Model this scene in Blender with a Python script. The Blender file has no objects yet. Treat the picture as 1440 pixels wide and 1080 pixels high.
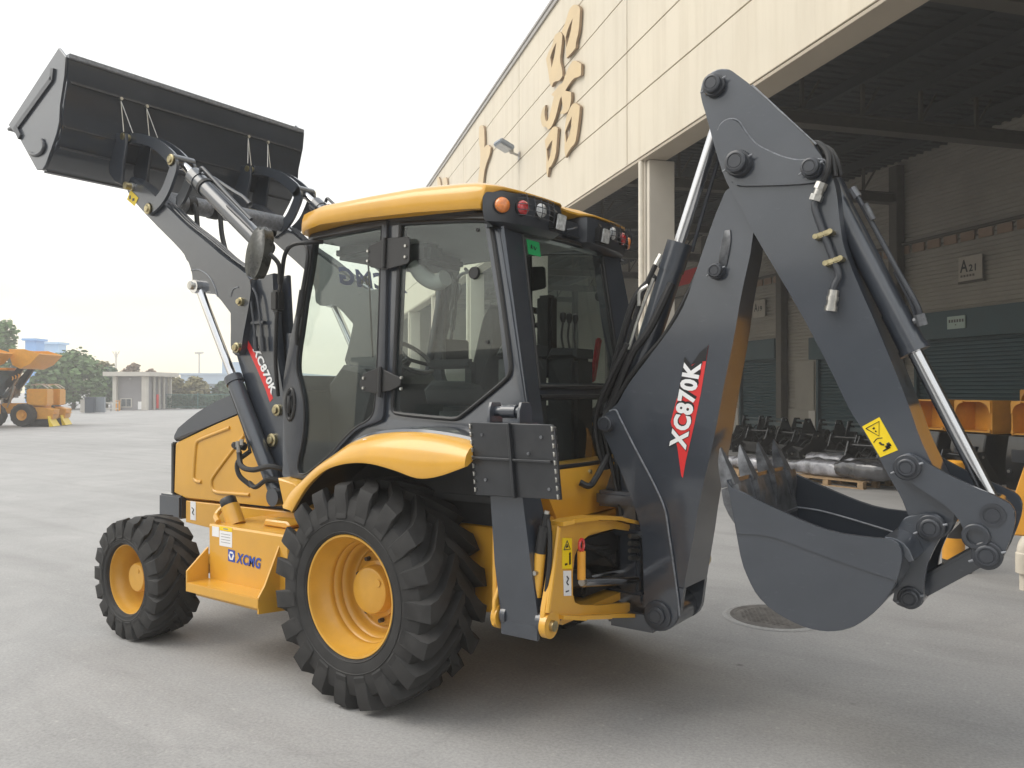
import bpy, bmesh, math, random
from mathutils import Vector, Matrix
random.seed(7)
R = math.radians
SC = bpy.context.scene
COL = SC.collection

# ---------------------------------------------------------------- camera
YAW, PITCH = 0.6233, 0.0063
cam_d = bpy.data.cameras.new('camera')
cam = bpy.data.objects.new('camera', cam_d)
COL.objects.link(cam)
cam.location = (3.355, -4.237, 1.764)
cam.rotation_euler = (math.pi / 2 + PITCH, 0, YAW)
cam_d.sensor_width = 36.0
cam_d.lens = 36.0 * 1150.0 / 1440.0
cam_d.clip_start = 0.05
cam_d.clip_end = 3000
SC.camera = cam

# ---------------------------------------------------------------- sky and sun
SUN_EL = R(48)
SUN_DIR = Vector((-0.62, -0.62, 0)).normalized()          # horizontal direction from the scene to the sun
world = bpy.data.worlds.new('World')
SC.world = world
world.use_nodes = True
wn, wl = world.node_tree.nodes, world.node_tree.links
wn.clear()
w_out = wn.new('ShaderNodeOutputWorld')
w_bg = wn.new('ShaderNodeBackground')
w_sky = wn.new('ShaderNodeTexSky')
w_sky.sky_type = 'NISHITA'
w_sky.sun_disc = False
w_sky.sun_elevation = SUN_EL
w_sky.sun_rotation = math.atan2(SUN_DIR.x, SUN_DIR.y)
w_sky.dust_density = 4.0
w_sc = wn.new('ShaderNodeMix'); w_sc.data_type = 'RGBA'; w_sc.blend_type = 'MULTIPLY'
w_sc.inputs[0].default_value = 1.0
w_sc.inputs[7].default_value = (0.10, 0.10, 0.10, 1)
wl.new(w_sky.outputs[0], w_sc.inputs[6])
w_tc = wn.new('ShaderNodeTexCoord')
w_sep = wn.new('ShaderNodeSeparateXYZ')
wl.new(w_tc.outputs['Generated'], w_sep.inputs[0])
w_hz = wn.new('ShaderNodeValToRGB')                        # the cloud layer: warm near the horizon, cooler overhead
w_hz.color_ramp.elements[0].position = 0.0
w_hz.color_ramp.elements[0].color = (0.97, 0.84, 0.58, 1)
w_hz.color_ramp.elements[1].position = 0.75
w_hz.color_ramp.elements[1].color = (0.98, 1.01, 1.03, 1)
e = w_hz.color_ramp.elements.new(0.22); e.color = (1.05, 1.03, 0.96, 1)
wl.new(w_sep.outputs['Z'], w_hz.inputs[0])
w_map = wn.new('ShaderNodeMapping'); w_map.inputs['Scale'].default_value = (1.2, 1.2, 4.0)
w_no = wn.new('ShaderNodeTexNoise'); w_no.inputs['Scale'].default_value = 1.7; w_no.inputs['Detail'].default_value = 6
wl.new(w_tc.outputs['Generated'], w_map.inputs[0]); wl.new(w_map.outputs[0], w_no.inputs['Vector'])
w_cr = wn.new('ShaderNodeValToRGB')
w_cr.color_ramp.elements[0].position = 0.36; w_cr.color_ramp.elements[0].color = (0.61, 0.63, 0.66, 1)
w_cr.color_ramp.elements[1].position = 0.66; w_cr.color_ramp.elements[1].color = (1, 1, 1, 1)
wl.new(w_no.outputs['Fac'], w_cr.inputs[0])
w_cl = wn.new('ShaderNodeMix'); w_cl.data_type = 'RGBA'; w_cl.blend_type = 'MULTIPLY'; w_cl.inputs[0].default_value = 1.0
wl.new(w_hz.outputs[0], w_cl.inputs[6]); wl.new(w_cr.outputs[0], w_cl.inputs[7])
w_mix = wn.new('ShaderNodeMix'); w_mix.data_type = 'RGBA'; w_mix.inputs[0].default_value = 0.88
wl.new(w_sc.outputs[2], w_mix.inputs[6]); wl.new(w_cl.outputs[2], w_mix.inputs[7])
wl.new(w_mix.outputs[2], w_bg.inputs[0])
w_bg.inputs[1].default_value = 0.90
wl.new(w_bg.outputs[0], w_out.inputs[0])

sun_d = bpy.data.lights.new('sun', 'SUN')
sun_d.energy = 0.9
sun_d.angle = R(40)
sun_d.color = (1.0, 0.95, 0.86)
sun = bpy.data.objects.new('sun', sun_d)
COL.objects.link(sun)
sun.location = (0, 0, 30)
sd = Vector((SUN_DIR.x * math.cos(SUN_EL), SUN_DIR.y * math.cos(SUN_EL), math.sin(SUN_EL)))
sun.rotation_euler = sd.to_track_quat('Z', 'Y').to_euler()

SC.view_settings.view_transform = 'Standard'
SC.view_settings.look = 'None'
SC.view_settings.exposure = 1.0
SC.view_settings.gamma = 1.0
SC.view_settings.use_curve_mapping = False

# ---------------------------------------------------------------- materials
def mat(name, col, rough=0.5, metal=0.0, vary=0.12, vscale=6.0, bump=0.0, bscale=60.0, coat=0.0, dust=0.0, spec=0.5,
        dustcol=(0.30, 0.28, 0.25), scuff=0.0):
    m = bpy.data.materials.new(name); m.use_nodes = True
    nt = m.node_tree; n, l = nt.nodes, nt.links
    b = n['Principled BSDF']
    b.inputs['Metallic'].default_value = metal
    b.inputs['Specular IOR Level'].default_value = spec
    b.inputs['Coat Weight'].default_value = coat
    b.inputs['Coat Roughness'].default_value = 0.10
    b.inputs['Coat IOR'].default_value = 1.62
    tc = n.new('ShaderNodeTexCoord')
    no = n.new('ShaderNodeTexNoise'); no.inputs['Scale'].default_value = vscale; no.inputs['Detail'].default_value = 7
    no.inputs['Roughness'].default_value = 0.62
    l.new(tc.outputs['Object'], no.inputs['Vector'])
    cr = n.new('ShaderNodeValToRGB')
    lo = [c * (1 - vary) for c in col]; hi = [min(1, c * (1 + vary)) for c in col]
    cr.color_ramp.elements[0].position = 0.32; cr.color_ramp.elements[0].color = (*lo, 1)
    cr.color_ramp.elements[1].position = 0.68; cr.color_ramp.elements[1].color = (*hi, 1)
    l.new(no.outputs['Fac'], cr.inputs[0])
    out = cr.outputs[0]
    if dust:
        geo = n.new('ShaderNodeNewGeometry'); sp = n.new('ShaderNodeSeparateXYZ')
        l.new(geo.outputs['Normal'], sp.inputs[0])
        up = n.new('ShaderNodeMapRange'); up.inputs[1].default_value = -0.2; up.inputs[2].default_value = 1.0
        up.inputs[3].default_value = 0.25; up.inputs[4].default_value = 1.0
        l.new(sp.outputs['Z'], up.inputs[0])
        n2 = n.new('ShaderNodeTexNoise'); n2.inputs['Scale'].default_value = 9; n2.inputs['Detail'].default_value = 8
        l.new(tc.outputs['Object'], n2.inputs['Vector'])
        mr = n.new('ShaderNodeMapRange'); mr.inputs[1].default_value = 0.4; mr.inputs[2].default_value = 0.8
        mr.inputs[3].default_value = 0.1 * dust; mr.inputs[4].default_value = dust
        l.new(n2.outputs['Fac'], mr.inputs[0])
        mu = n.new('ShaderNodeMath'); mu.operation = 'MULTIPLY'
        l.new(mr.outputs[0], mu.inputs[0]); l.new(up.outputs[0], mu.inputs[1])
        mx = n.new('ShaderNodeMix'); mx.data_type = 'RGBA'
        l.new(mu.outputs[0], mx.inputs[0]); l.new(out, mx.inputs[6]); mx.inputs[7].default_value = (*dustcol, 1)
        out = mx.outputs[2]
    if scuff:
        mp = n.new('ShaderNodeMapping'); mp.inputs['Scale'].default_value = (5, 5, 16); mp.inputs['Rotation'].default_value = (0.3, 0.9, 0.4)
        l.new(tc.outputs['Object'], mp.inputs[0])
        n4 = n.new('ShaderNodeTexNoise'); n4.inputs['Scale'].default_value = 2.2; n4.inputs['Detail'].default_value = 10; n4.inputs['Roughness'].default_value = 0.75
        l.new(mp.outputs[0], n4.inputs['Vector'])
        m4 = n.new('ShaderNodeMapRange'); m4.inputs[1].default_value = 0.60; m4.inputs[2].default_value = 0.80; m4.inputs[4].default_value = scuff
        l.new(n4.outputs['Fac'], m4.inputs[0])
        x4 = n.new('ShaderNodeMix'); x4.data_type = 'RGBA'; x4.inputs[7].default_value = (0.17, 0.175, 0.185, 1)
        l.new(m4.outputs[0], x4.inputs[0]); l.new(out, x4.inputs[6]); out = x4.outputs[2]
    l.new(out, b.inputs['Base Color'])
    rr = n.new('ShaderNodeMapRange'); rr.inputs[3].default_value = max(0.02, rough * 0.82); rr.inputs[4].default_value = min(1, rough * 1.2)
    l.new(no.outputs['Fac'], rr.inputs[0]); l.new(rr.outputs[0], b.inputs['Roughness'])
    if bump:
        n3 = n.new('ShaderNodeTexNoise'); n3.inputs['Scale'].default_value = bscale; n3.inputs['Detail'].default_value = 4
        l.new(tc.outputs['Object'], n3.inputs['Vector'])
        bp = n.new('ShaderNodeBump'); bp.inputs['Strength'].default_value = bump; bp.inputs['Distance'].default_value = 0.01
        l.new(n3.outputs['Fac'], bp.inputs['Height']); l.new(bp.outputs[0], b.inputs['Normal'])
    return m

def glass_mat(name, tint, refl=1.0, alpha=0.0, body=(0.1, 0.12, 0.12)):
    m = bpy.data.materials.new(name); m.use_nodes = True
    n, l = m.node_tree.nodes, m.node_tree.links
    n.clear()
    o = n.new('ShaderNodeOutputMaterial'); t = n.new('ShaderNodeBsdfTransparent'); g = n.new('ShaderNodeBsdfGlossy')
    t.inputs[0].default_value = (*tint, 1); g.inputs['Roughness'].default_value = 0.01
    f = n.new('ShaderNodeLayerWeight'); f.inputs['Blend'].default_value = 0.5      # Schlick, the same from both sides of the pane
    pw = n.new('ShaderNodeMath'); pw.operation = 'POWER'; pw.inputs[1].default_value = 5
    l.new(f.outputs['Facing'], pw.inputs[0])
    mu = n.new('ShaderNodeMath'); mu.operation = 'MULTIPLY_ADD'; mu.inputs[1].default_value = 0.96 * refl; mu.inputs[2].default_value = 0.04 * refl
    l.new(pw.outputs[0], mu.inputs[0])
    mx = n.new('ShaderNodeMixShader'); l.new(mu.outputs[0], mx.inputs[0])
    if alpha:
        d = n.new('ShaderNodeBsdfDiffuse'); d.inputs[0].default_value = (*body, 1)
        no = n.new('ShaderNodeTexNoise'); no.inputs['Scale'].default_value = 5; no.inputs['Detail'].default_value = 8
        tc = n.new('ShaderNodeTexCoord'); l.new(tc.outputs['Object'], no.inputs['Vector'])
        mr = n.new('ShaderNodeMapRange'); mr.inputs[1].default_value = 0.35; mr.inputs[2].default_value = 0.75
        mr.inputs[3].default_value = alpha * 0.5; mr.inputs[4].default_value = alpha * 1.4
        l.new(no.outputs['Fac'], mr.inputs[0])
        m2 = n.new('ShaderNodeMixShader'); l.new(mr.outputs[0], m2.inputs[0]); l.new(t.outputs[0], m2.inputs[1]); l.new(d.outputs[0], m2.inputs[2])
        l.new(m2.outputs[0], mx.inputs[1])
    else:
        l.new(t.outputs[0], mx.inputs[1])
    l.new(g.outputs[0], mx.inputs[2]); l.new(mx.outputs[0], o.inputs[0])
    return m

def streaked(m):
    """rain streaks and grime that run down the panels"""
    n, l = m.node_tree.nodes, m.node_tree.links
    b = n['Principled BSDF']; src = b.inputs['Base Color'].links[0].from_socket
    tc = n.new('ShaderNodeTexCoord'); mp = n.new('ShaderNodeMapping'); mp.inputs['Scale'].default_value = (3.2, 3.2, 0.22)
    l.new(tc.outputs['Object'], mp.inputs[0])
    no = n.new('ShaderNodeTexNoise'); no.inputs['Scale'].default_value = 1.0; no.inputs['Detail'].default_value = 8; no.inputs['Roughness'].default_value = 0.7
    l.new(mp.outputs[0], no.inputs['Vector'])
    cr = n.new('ShaderNodeValToRGB')
    cr.color_ramp.elements[0].position = 0.34; cr.color_ramp.elements[0].color = (0.80, 0.77, 0.72, 1)
    cr.color_ramp.elements[1].position = 0.54; cr.color_ramp.elements[1].color = (1, 1, 1, 1)
    l.new(no.outputs['Fac'], cr.inputs[0])
    mx = n.new('ShaderNodeMix'); mx.data_type = 'RGBA'; mx.blend_type = 'MULTIPLY'; mx.inputs[0].default_value = 0.45
    l.new(src, mx.inputs[6]); l.new(cr.outputs[0], mx.inputs[7]); l.new(mx.outputs[2], b.inputs['Base Color'])
    return m

M = {}
M['grey'] = mat('charcoal_paint', (0.031, 0.038, 0.051), 0.37, vary=0.10, vscale=2.2, bump=0.02, bscale=35, dust=0.08, coat=0.8, dustcol=(0.24, 0.24, 0.25), scuff=0.35)
M['greymat'] = mat('charcoal_satin', (0.026, 0.030, 0.039), 0.46, vary=0.15, vscale=4, bump=0.05, bscale=70, dust=0.08, coat=0.3)
M['padblack'] = mat('pad_black_paint', (0.017, 0.019, 0.023), 0.42, vary=0.25, vscale=5, bump=0.05, bscale=50, dust=0.10, coat=0.2)
M['black'] = mat('black_plastic', (0.012, 0.012, 0.013), 0.42, vary=0.2, dust=0.06, bump=0.04, bscale=120)
M['rubber'] = mat('tyre_rubber', (0.017, 0.0165, 0.0165), 0.68, vary=0.25, vscale=9, bump=0.12, bscale=140, dust=0.34, dustcol=(0.085, 0.082, 0.078))
M['hose'] = mat('rubber_hose', (0.011, 0.011, 0.012), 0.55, bump=0.15, bscale=220, dust=0.05)
M['yellow'] = mat('yellow_paint', (0.66, 0.345, 0.036), 0.30, vary=0.07, vscale=2.5, bump=0.03, bscale=30, coat=0.4, dust=0.09)
M['rimyellow'] = mat('rim_yellow_paint', (0.60, 0.318, 0.038), 0.38, vary=0.08, vscale=6, coat=0.2, dust=0.06)
M['chrome'] = mat('chrome_rod', (0.62, 0.62, 0.63), 0.16, metal=1.0, vary=0.04)
M['steel'] = mat('bare_steel', (0.50, 0.49, 0.46), 0.35, metal=1.0, vary=0.2, vscale=30)
M['zinc'] = mat('zinc_plated_steel', (0.46, 0.40, 0.24), 0.34, metal=1.0, vary=0.25, vscale=30)
M['wornsteel'] = mat('worn_dark_steel', (0.13, 0.135, 0.145), 0.42, metal=0.35, vary=0.5, vscale=14, bump=0.1, bscale=30)
M['tooth'] = mat('bare_tooth_steel', (0.125, 0.13, 0.14), 0.36, metal=0.3, vary=0.55, vscale=18, bump=0.15, bscale=30)
M['weld_lit'] = mat('weld_and_lit_rim', (0.21, 0.22, 0.24), 0.45, metal=0.2, vary=0.3, vscale=40, bump=0.4, bscale=150)
M['red'] = mat('red_film', (0.68, 0.035, 0.035), 0.35, vary=0.04)
M['white'] = mat('white_film', (0.80, 0.80, 0.80), 0.4, vary=0.03)
M['decalblack'] = mat('black_film', (0.012, 0.012, 0.014), 0.3, vary=0.05)
M['blue'] = mat('blue_film', (0.03, 0.075, 0.36), 0.35, vary=0.04)
M['warn'] = mat('yellow_film', (0.86, 0.62, 0.01), 0.4, vary=0.03)
M['glass'] = glass_mat('cab_glass', (0.90, 0.94, 0.92), 1.0, 0.010, (0.40, 0.42, 0.41))
M['darkglass'] = glass_mat('tinted_glass', (0.74, 0.78, 0.77), 1.1, 0.015, (0.2, 0.2, 0.2))
M['winglass'] = glass_mat('window_glass', (0.5, 0.55, 0.6), 1.3, 0.5, (0.10, 0.12, 0.14))
M['amber'] = mat('amber_lens', (0.72, 0.20, 0.02), 0.12, vary=0.25, vscale=40, bump=0.5, bscale=90, coat=1)
M['redlens'] = mat('red_lens', (0.55, 0.02, 0.025), 0.12, vary=0.3, vscale=40, bump=0.5, bscale=90, coat=1)
M['clearlens'] = mat('clear_lens', (0.55, 0.56, 0.56), 0.12, vary=0.35, vscale=40, bump=0.6, bscale=70, coat=1)
M['interior'] = mat('cab_trim', (0.035, 0.036, 0.038), 0.6, vary=0.2)
M['headliner'] = mat('light_grey_headliner', (0.33, 0.33, 0.32), 0.8, vary=0.05)
M['seat'] = mat('seat_fabric', (0.02, 0.021, 0.022), 0.85, vary=0.3, vscale=30, bump=0.2, bscale=180)
M['greentag'] = mat('green_sticker', (0.01, 0.30, 0.09), 0.5, vary=0.05)
M['mirrorwrap'] = mat('wrapped_mirror_shell', (0.055, 0.056, 0.05), 0.28, vary=0.4, vscale=12, bump=0.5, bscale=18)
M['wrap'] = mat('plastic_wrap', (0.22, 0.22, 0.24), 0.16, vary=0.85, vscale=3.2, bump=0.8, bscale=7, coat=0.8)
M['blackwrap'] = mat('black_wrap', (0.05, 0.05, 0.055), 0.2, vary=0.9, vscale=2.5, bump=0.7, bscale=7, coat=0.8)
M['timber'] = mat('pallet_timber', (0.36, 0.24, 0.13), 0.75, vary=0.3, vscale=12, bump=0.2, bscale=40)
M['fascia'] = mat('cream_aluminium_panel', (0.64, 0.575, 0.46), 0.5, vary=0.05, vscale=0.35)
M['fascia'] = streaked(M['fascia'])
M['trim'] = mat('cream_steel_trim', (0.62, 0.57, 0.49), 0.5, vary=0.06, vscale=1.0)
M['coping'] = mat('grey_coping', (0.36, 0.34, 0.32), 0.45, vary=0.08)
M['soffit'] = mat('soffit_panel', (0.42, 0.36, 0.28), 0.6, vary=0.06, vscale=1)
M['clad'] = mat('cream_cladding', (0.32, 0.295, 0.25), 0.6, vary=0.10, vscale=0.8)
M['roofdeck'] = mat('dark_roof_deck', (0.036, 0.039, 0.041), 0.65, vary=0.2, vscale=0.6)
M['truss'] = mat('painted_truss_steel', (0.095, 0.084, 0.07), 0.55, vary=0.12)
M['shutter'] = mat('green_roller_shutter', (0.022, 0.060, 0.074), 0.5, vary=0.10, vscale=1.5)
M['blocks'] = mat('tan_tile', (0.30, 0.21, 0.15), 0.7, vary=0.15, vscale=2)
M['wood'] = mat('gilt_letter_face', (0.58, 0.42, 0.20), 0.30, vary=0.07, vscale=1.5)
M['woodside'] = mat('gilt_letter_edge', (0.30, 0.21, 0.13), 0.6, vary=0.2, vscale=2)
M['signplate'] = mat('sign_plate', (0.42, 0.38, 0.32), 0.5, vary=0.05)
M['paleplate'] = mat('pale_green_plate', (0.38, 0.47, 0.42), 0.5, vary=0.05)
M['blackequip'] = mat('gloss_black_equipment', (0.010, 0.0105, 0.012), 0.25, vary=0.3, coat=0.4)
M['tealsteel'] = mat('teal_grey_steel', (0.06, 0.085, 0.09), 0.4, vary=0.15)
M['orange'] = mat('orange_yellow_paint', (0.70, 0.32, 0.03), 0.38, vary=0.08, dust=0.08)
M['bollblack'] = mat('bollard_black_band', (0.02, 0.02, 0.021), 0.5, vary=0.2, dust=0.12)
M['cream'] = mat('cream_plastic_pipe', (0.66, 0.60, 0.50), 0.5, vary=0.08)
M['iron'] = mat('cast_iron', (0.135, 0.125, 0.115), 0.7, vary=0.3, vscale=9, bump=0.3, bscale=60)
M['bark'] = mat('tree_bark', (0.10, 0.075, 0.05), 0.9, vary=0.3, vscale=8, bump=0.5, bscale=20)
def leafmat(name, col):
    m = mat(name, col, 0.6, vary=0.45, vscale=0.8)
    b = m.node_tree.nodes['Principled BSDF']
    b.inputs['Subsurface Weight'].default_value = 0.0
    return m
M['leaf_g'] = leafmat('green_leaves', (0.10, 0.175, 0.055))
M['leaf_d'] = leafmat('dark_green_leaves', (0.055, 0.11, 0.06))
M['leaf_o'] = leafmat('olive_leaves', (0.20, 0.175, 0.075))
M['leaf_b'] = leafmat('brownish_leaves', (0.21, 0.13, 0.08))
M['conc'] = mat('rendered_wall', (0.55, 0.52, 0.47), 0.8, vary=0.06, vscale=1)
M['concgrey'] = mat('grey_wall', (0.27, 0.26, 0.27), 0.7, vary=0.08, vscale=1)
M['cabgrey'] = mat('grey_cabinet', (0.24, 0.27, 0.31), 0.5, vary=0.08)
M['cabdark'] = mat('dark_cabinet', (0.05, 0.065, 0.09), 0.5, vary=0.1)
M['paleblue'] = mat('pale_blue_cladding', (0.36, 0.46, 0.58), 0.6, vary=0.06, vscale=0.3)
M['lightblue'] = mat('light_blue_sheet', (0.42, 0.62, 0.86), 0.5, vary=0.05, vscale=0.4)
M['blueroof'] = mat('blue_roof_sheet', (0.20, 0.42, 0.80), 0.5, vary=0.06, vscale=0.4)
M['fencegreen'] = mat('green_fence_paint', (0.07, 0.17, 0.16), 0.5, vary=0.1)

# ground
def ground_mat():
    m = bpy.data.materials.new('worn_concrete'); m.use_nodes = True
    n, l = m.node_tree.nodes, m.node_tree.links
    b = n['Principled BSDF']
    tc = n.new('ShaderNodeTexCoord')
    def noise(s, d=6, r=0.6, dist=0.0):
        x = n.new('ShaderNodeTexNoise'); x.inputs['Scale'].default_value = s; x.inputs['Detail'].default_value = d
        x.inputs['Roughness'].default_value = r; x.inputs['Distortion'].default_value = dist
        l.new(tc.outputs['Object'], x.inputs['Vector']); return x
    big, mid, fine = noise(0.12, 5, 0.6, 0.6), noise(0.9, 8, 0.7, 0.8), noise(55, 4, 0.7)
    r1 = n.new('ShaderNodeValToRGB')
    r1.color_ramp.elements[0].position = 0.30; r1.color_ramp.elements[0].color = (0.325, 0.321, 0.316, 1)
    r1.color_ramp.elements[1].position = 0.70; r1.color_ramp.elements[1].color = (0.405, 0.400, 0.393, 1)
    l.new(big.outputs['Fac'], r1.inputs[0])
    r2 = n.new('ShaderNodeValToRGB')
    r2.color_ramp.elements[0].position = 0.28; r2.color_ramp.elements[0].color = (0.86, 0.855, 0.85, 1)
    r2.color_ramp.elements[1].position = 0.66; r2.color_ramp.elements[1].color = (1.06, 1.05, 1.04, 1)
    l.new(mid.outputs['Fac'], r2.inputs[0])
    r3 = n.new('ShaderNodeValToRGB')
    r3.color_ramp.elements[0].position = 0.30; r3.color_ramp.elements[0].color = (0.66, 0.66, 0.66, 1)
    r3.color_ramp.elements[1].position = 0.62; r3.color_ramp.elements[1].color = (1.10, 1.10, 1.10, 1)
    l.new(fine.outputs['Fac'], r3.inputs[0])
    def mul(a, c, f=1.0):
        x = n.new('ShaderNodeMix'); x.data_type = 'RGBA'; x.blend_type = 'MULTIPLY'; x.inputs[0].default_value = f
        l.new(a, x.inputs[6]); l.new(c, x.inputs[7]); return x.outputs[2]
    c = mul(mul(r1.outputs[0], r2.outputs[0]), r3.outputs[0], 0.6)
    vo = n.new('ShaderNodeTexVoronoi'); vo.inputs['Scale'].default_value = 1.3; vo.inputs['Randomness'].default_value = 1
    l.new(tc.outputs['Object'], vo.inputs['Vector'])
    r4 = n.new('ShaderNodeValToRGB')                        # scattered small oil spots
    r4.color_ramp.elements[0].position = 0.012; r4.color_ramp.elements[0].color = (0.45, 0.44, 0.43, 1)
    r4.color_ramp.elements[1].position = 0.04; r4.color_ramp.elements[1].color = (1, 1, 1, 1)
    l.new(vo.outputs['Distance'], r4.inputs[0])
    c = mul(c, r4.outputs[0])
    st = n.new('ShaderNodeMapping'); st.inputs['Rotation'].default_value = (0, 0, R(38)); st.inputs['Scale'].default_value = (0.16, 2.6, 1)
    l.new(tc.outputs['Object'], st.inputs[0])
    sn = n.new('ShaderNodeTexNoise'); sn.inputs['Scale'].default_value = 1.0; sn.inputs['Detail'].default_value = 5
    l.new(st.outputs[0], sn.inputs['Vector'])
    r5 = n.new('ShaderNodeValToRGB')                        # faint tyre smears
    r5.color_ramp.elements[0].position = 0.34; r5.color_ramp.elements[0].color = (0.91, 0.908, 0.905, 1)
    r5.color_ramp.elements[1].position = 0.52; r5.color_ramp.elements[1].color = (1, 1, 1, 1)
    l.new(sn.outputs['Fac'], r5.inputs[0])
    c = mul(c, r5.outputs[0])
    cd = noise(0.7, 4, 0.6)
    ma = n.new('ShaderNodeMix'); ma.data_type = 'VECTOR'; ma.inputs[0].default_value = 0.25
    l.new(tc.outputs['Object'], ma.inputs[4]); l.new(cd.outputs['Color'], ma.inputs[5])
    ve = n.new('ShaderNodeTexVoronoi'); ve.feature = 'DISTANCE_TO_EDGE'; ve.inputs['Scale'].default_value = 0.34
    l.new(ma.outputs[1], ve.inputs['Vector'])
    r6 = n.new('ShaderNodeValToRGB')                        # hairline cracks
    r6.color_ramp.elements[0].position = 0.0; r6.color_ramp.elements[0].color = (0.94, 0.94, 0.94, 1)
    r6.color_ramp.elements[1].position = 0.006; r6.color_ramp.elements[1].color = (1, 1, 1, 1)
    l.new(ve.outputs['Distance'], r6.inputs[0])
    gate = noise(0.25, 3, 0.5); gr_ = n.new('ShaderNodeMapRange'); gr_.inputs[1].default_value = 0.48; gr_.inputs[2].default_value = 0.6
    l.new(gate.outputs['Fac'], gr_.inputs[0])
    xm = n.new('ShaderNodeMix'); xm.data_type = 'RGBA'; xm.blend_type = 'MULTIPLY'
    l.new(gr_.outputs[0], xm.inputs[0]); l.new(c, xm.inputs[6]); l.new(r6.outputs[0], xm.inputs[7]); c = xm.outputs[2]
    gt = noise(16, 3, 0.6); r7 = n.new('ShaderNodeValToRGB')   # pale scuffs and grit
    r7.color_ramp.elements[0].position = 0.62; r7.color_ramp.elements[0].color = (1, 1, 1, 1)
    r7.color_ramp.elements[1].position = 0.74; r7.color_ramp.elements[1].color = (1.22, 1.21, 1.19, 1)
    l.new(gt.outputs['Fac'], r7.inputs[0]); c = mul(c, r7.outputs[0])
    l.new(c, b.inputs['Base Color'])
    b.inputs['Roughness'].default_value = 0.78
    b.inputs['Specular IOR Level'].default_value = 0.35
    bp = n.new('ShaderNodeBump'); bp.inputs['Strength'].default_value = 0.35; bp.inputs['Distance'].default_value = 0.006
    l.new(fine.outputs['Fac'], bp.inputs['Height']); l.new(bp.outputs[0], b.inputs['Normal'])
    return m
M['ground'] = ground_mat()

# ---------------------------------------------------------------- mesh helpers
def link(name, me, m=None, parent=None):
    o = bpy.data.objects.new(name, me)
    COL.objects.link(o)
    if m is not None:
        me.materials.clear(); me.materials.append(m)
    if parent: o.parent = parent
    return o

SPLIT = {'wheel_bolts': 'wheel_bolt', 'hydraulic_hoses': 'hydraulic_hose', 'hydraulic_pipes': 'hydraulic_pipe', 'hose_fittings': 'hose_fitting', 'hinge_bolts': 'hinge_bolt',
         'pad_bolts': 'pad_bolt', 'stay_rods': 'stay_rod', 'heel_strip': 'heel_strip', 'cage_wall': 'cage_wall', 'bolts': 'bolt', 'fairing_bolts': 'fairing_bolt', 'control_levers': 'control_lever',
         'leg': 'leg', 'valve_hoses': 'valve_hose', 'window_knob': 'window_knob', 'beam_posts': 'beam_post', 'cylinders': 'cylinder', 'back_ribs': 'back_rib', 'white_box': 'white_box', 'hoses': 'hose',
         'cross_pin': 'cross_pin', 'step_plate': 'step_plate', 'track': 'track', 'hand_rail': 'hand_rail', 'shelf': 'shelf', 'cab_wall': 'cab_wall', 'crossmember': 'crossmember', 'grab_bar': 'grab_bar', 'weld_bead': 'weld_bead',
         'roof_purlin': 'roof_purlin', 'decal_symbol': 'decal_symbol', 'pin': 'pin', 'pipe_coupling': 'pipe_coupling', 'overhead_console': 'overhead_console', 'chassis': 'chassis', 'shutter_guide': 'shutter_guide', 'glass_seal': 'glass_seal', 'cutting_edge': 'cutting_edge'}
def islands(bm):
    seen = set(); out = []
    for v in bm.verts:
        if v in seen: continue
        st = [v]; seen.add(v); grp = []
        while st:
            x = st.pop(); grp.append(x)
            for e in x.link_edges:
                y = e.other_vert(x)
                if y not in seen: seen.add(y); st.append(y)
        out.append(grp)
    return out

def fin(name, bm, m, parent=None, smooth=38, dbl=True):
    if name in SPLIT:                                    # each loose piece becomes an object of its own
        bm.verts.ensure_lookup_table(); gr = islands(bm)
        if len(gr) > 1:
            last = None
            for g in gr:
                gs = set(g); nb = bmesh.new(); mp = {v: nb.verts.new(v.co) for v in g}
                for f in {f for v in g for f in v.link_faces}: nb.faces.new([mp[v] for v in f.verts])
                last = fin1(SPLIT[name], nb, m, parent, smooth, dbl)
            bm.free(); return last
        name = SPLIT[name]
    return fin1(name, bm, m, parent, smooth, dbl)

def fin1(name, bm, m, parent=None, smooth=38, dbl=True):
    if dbl: bmesh.ops.remove_doubles(bm, verts=bm.verts, dist=1e-5)
    bmesh.ops.recalc_face_normals(bm, faces=bm.faces)
    me = bpy.data.meshes.new(name)
    bm.to_mesh(me); bm.free()
    if smooth:
        me.polygons.foreach_set('use_smooth', [True] * len(me.polygons))
        me.set_sharp_from_angle(angle=R(smooth))
    return link(name, me, m, parent)

def thing(name, label, cat, loc=(0, 0, 0), rz=0.0, group=None):
    o = bpy.data.objects.new(name, None)
    COL.objects.link(o)
    o.location = loc; o.rotation_euler = (0, 0, rz)
    o['label'] = label; o['category'] = cat
    if group: o['group'] = group
    return o

def tag(o, label, cat, group=None):
    o['label'] = label; o['category'] = cat
    if group: o['group'] = group
    return o

def node(name, parent, loc=(0, 0, 0), rz=0.0):
    o = bpy.data.objects.new(name, None)
    COL.objects.link(o); o.parent = parent
    o.location = loc; o.rotation_euler = (0, 0, rz)
    return o

def soft(pts, it=2, lim=42):
    """round off gentle corners of a closed outline, keep the sharp ones"""
    for _ in range(it):
        out = []; n = len(pts)
        for i in range(n):
            a, b, c = Vector(pts[i - 1]), Vector(pts[i]), Vector(pts[(i + 1) % n])
            u, v = b - a, c - b
            if u.length < 1e-6 or v.length < 1e-6: continue
            if 2 < math.degrees(u.angle(v)) < lim:
                out += [tuple(b - u * 0.25), tuple(b + v * 0.25)]
            else: out.append(tuple(b))
        pts = out
    return pts

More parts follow.
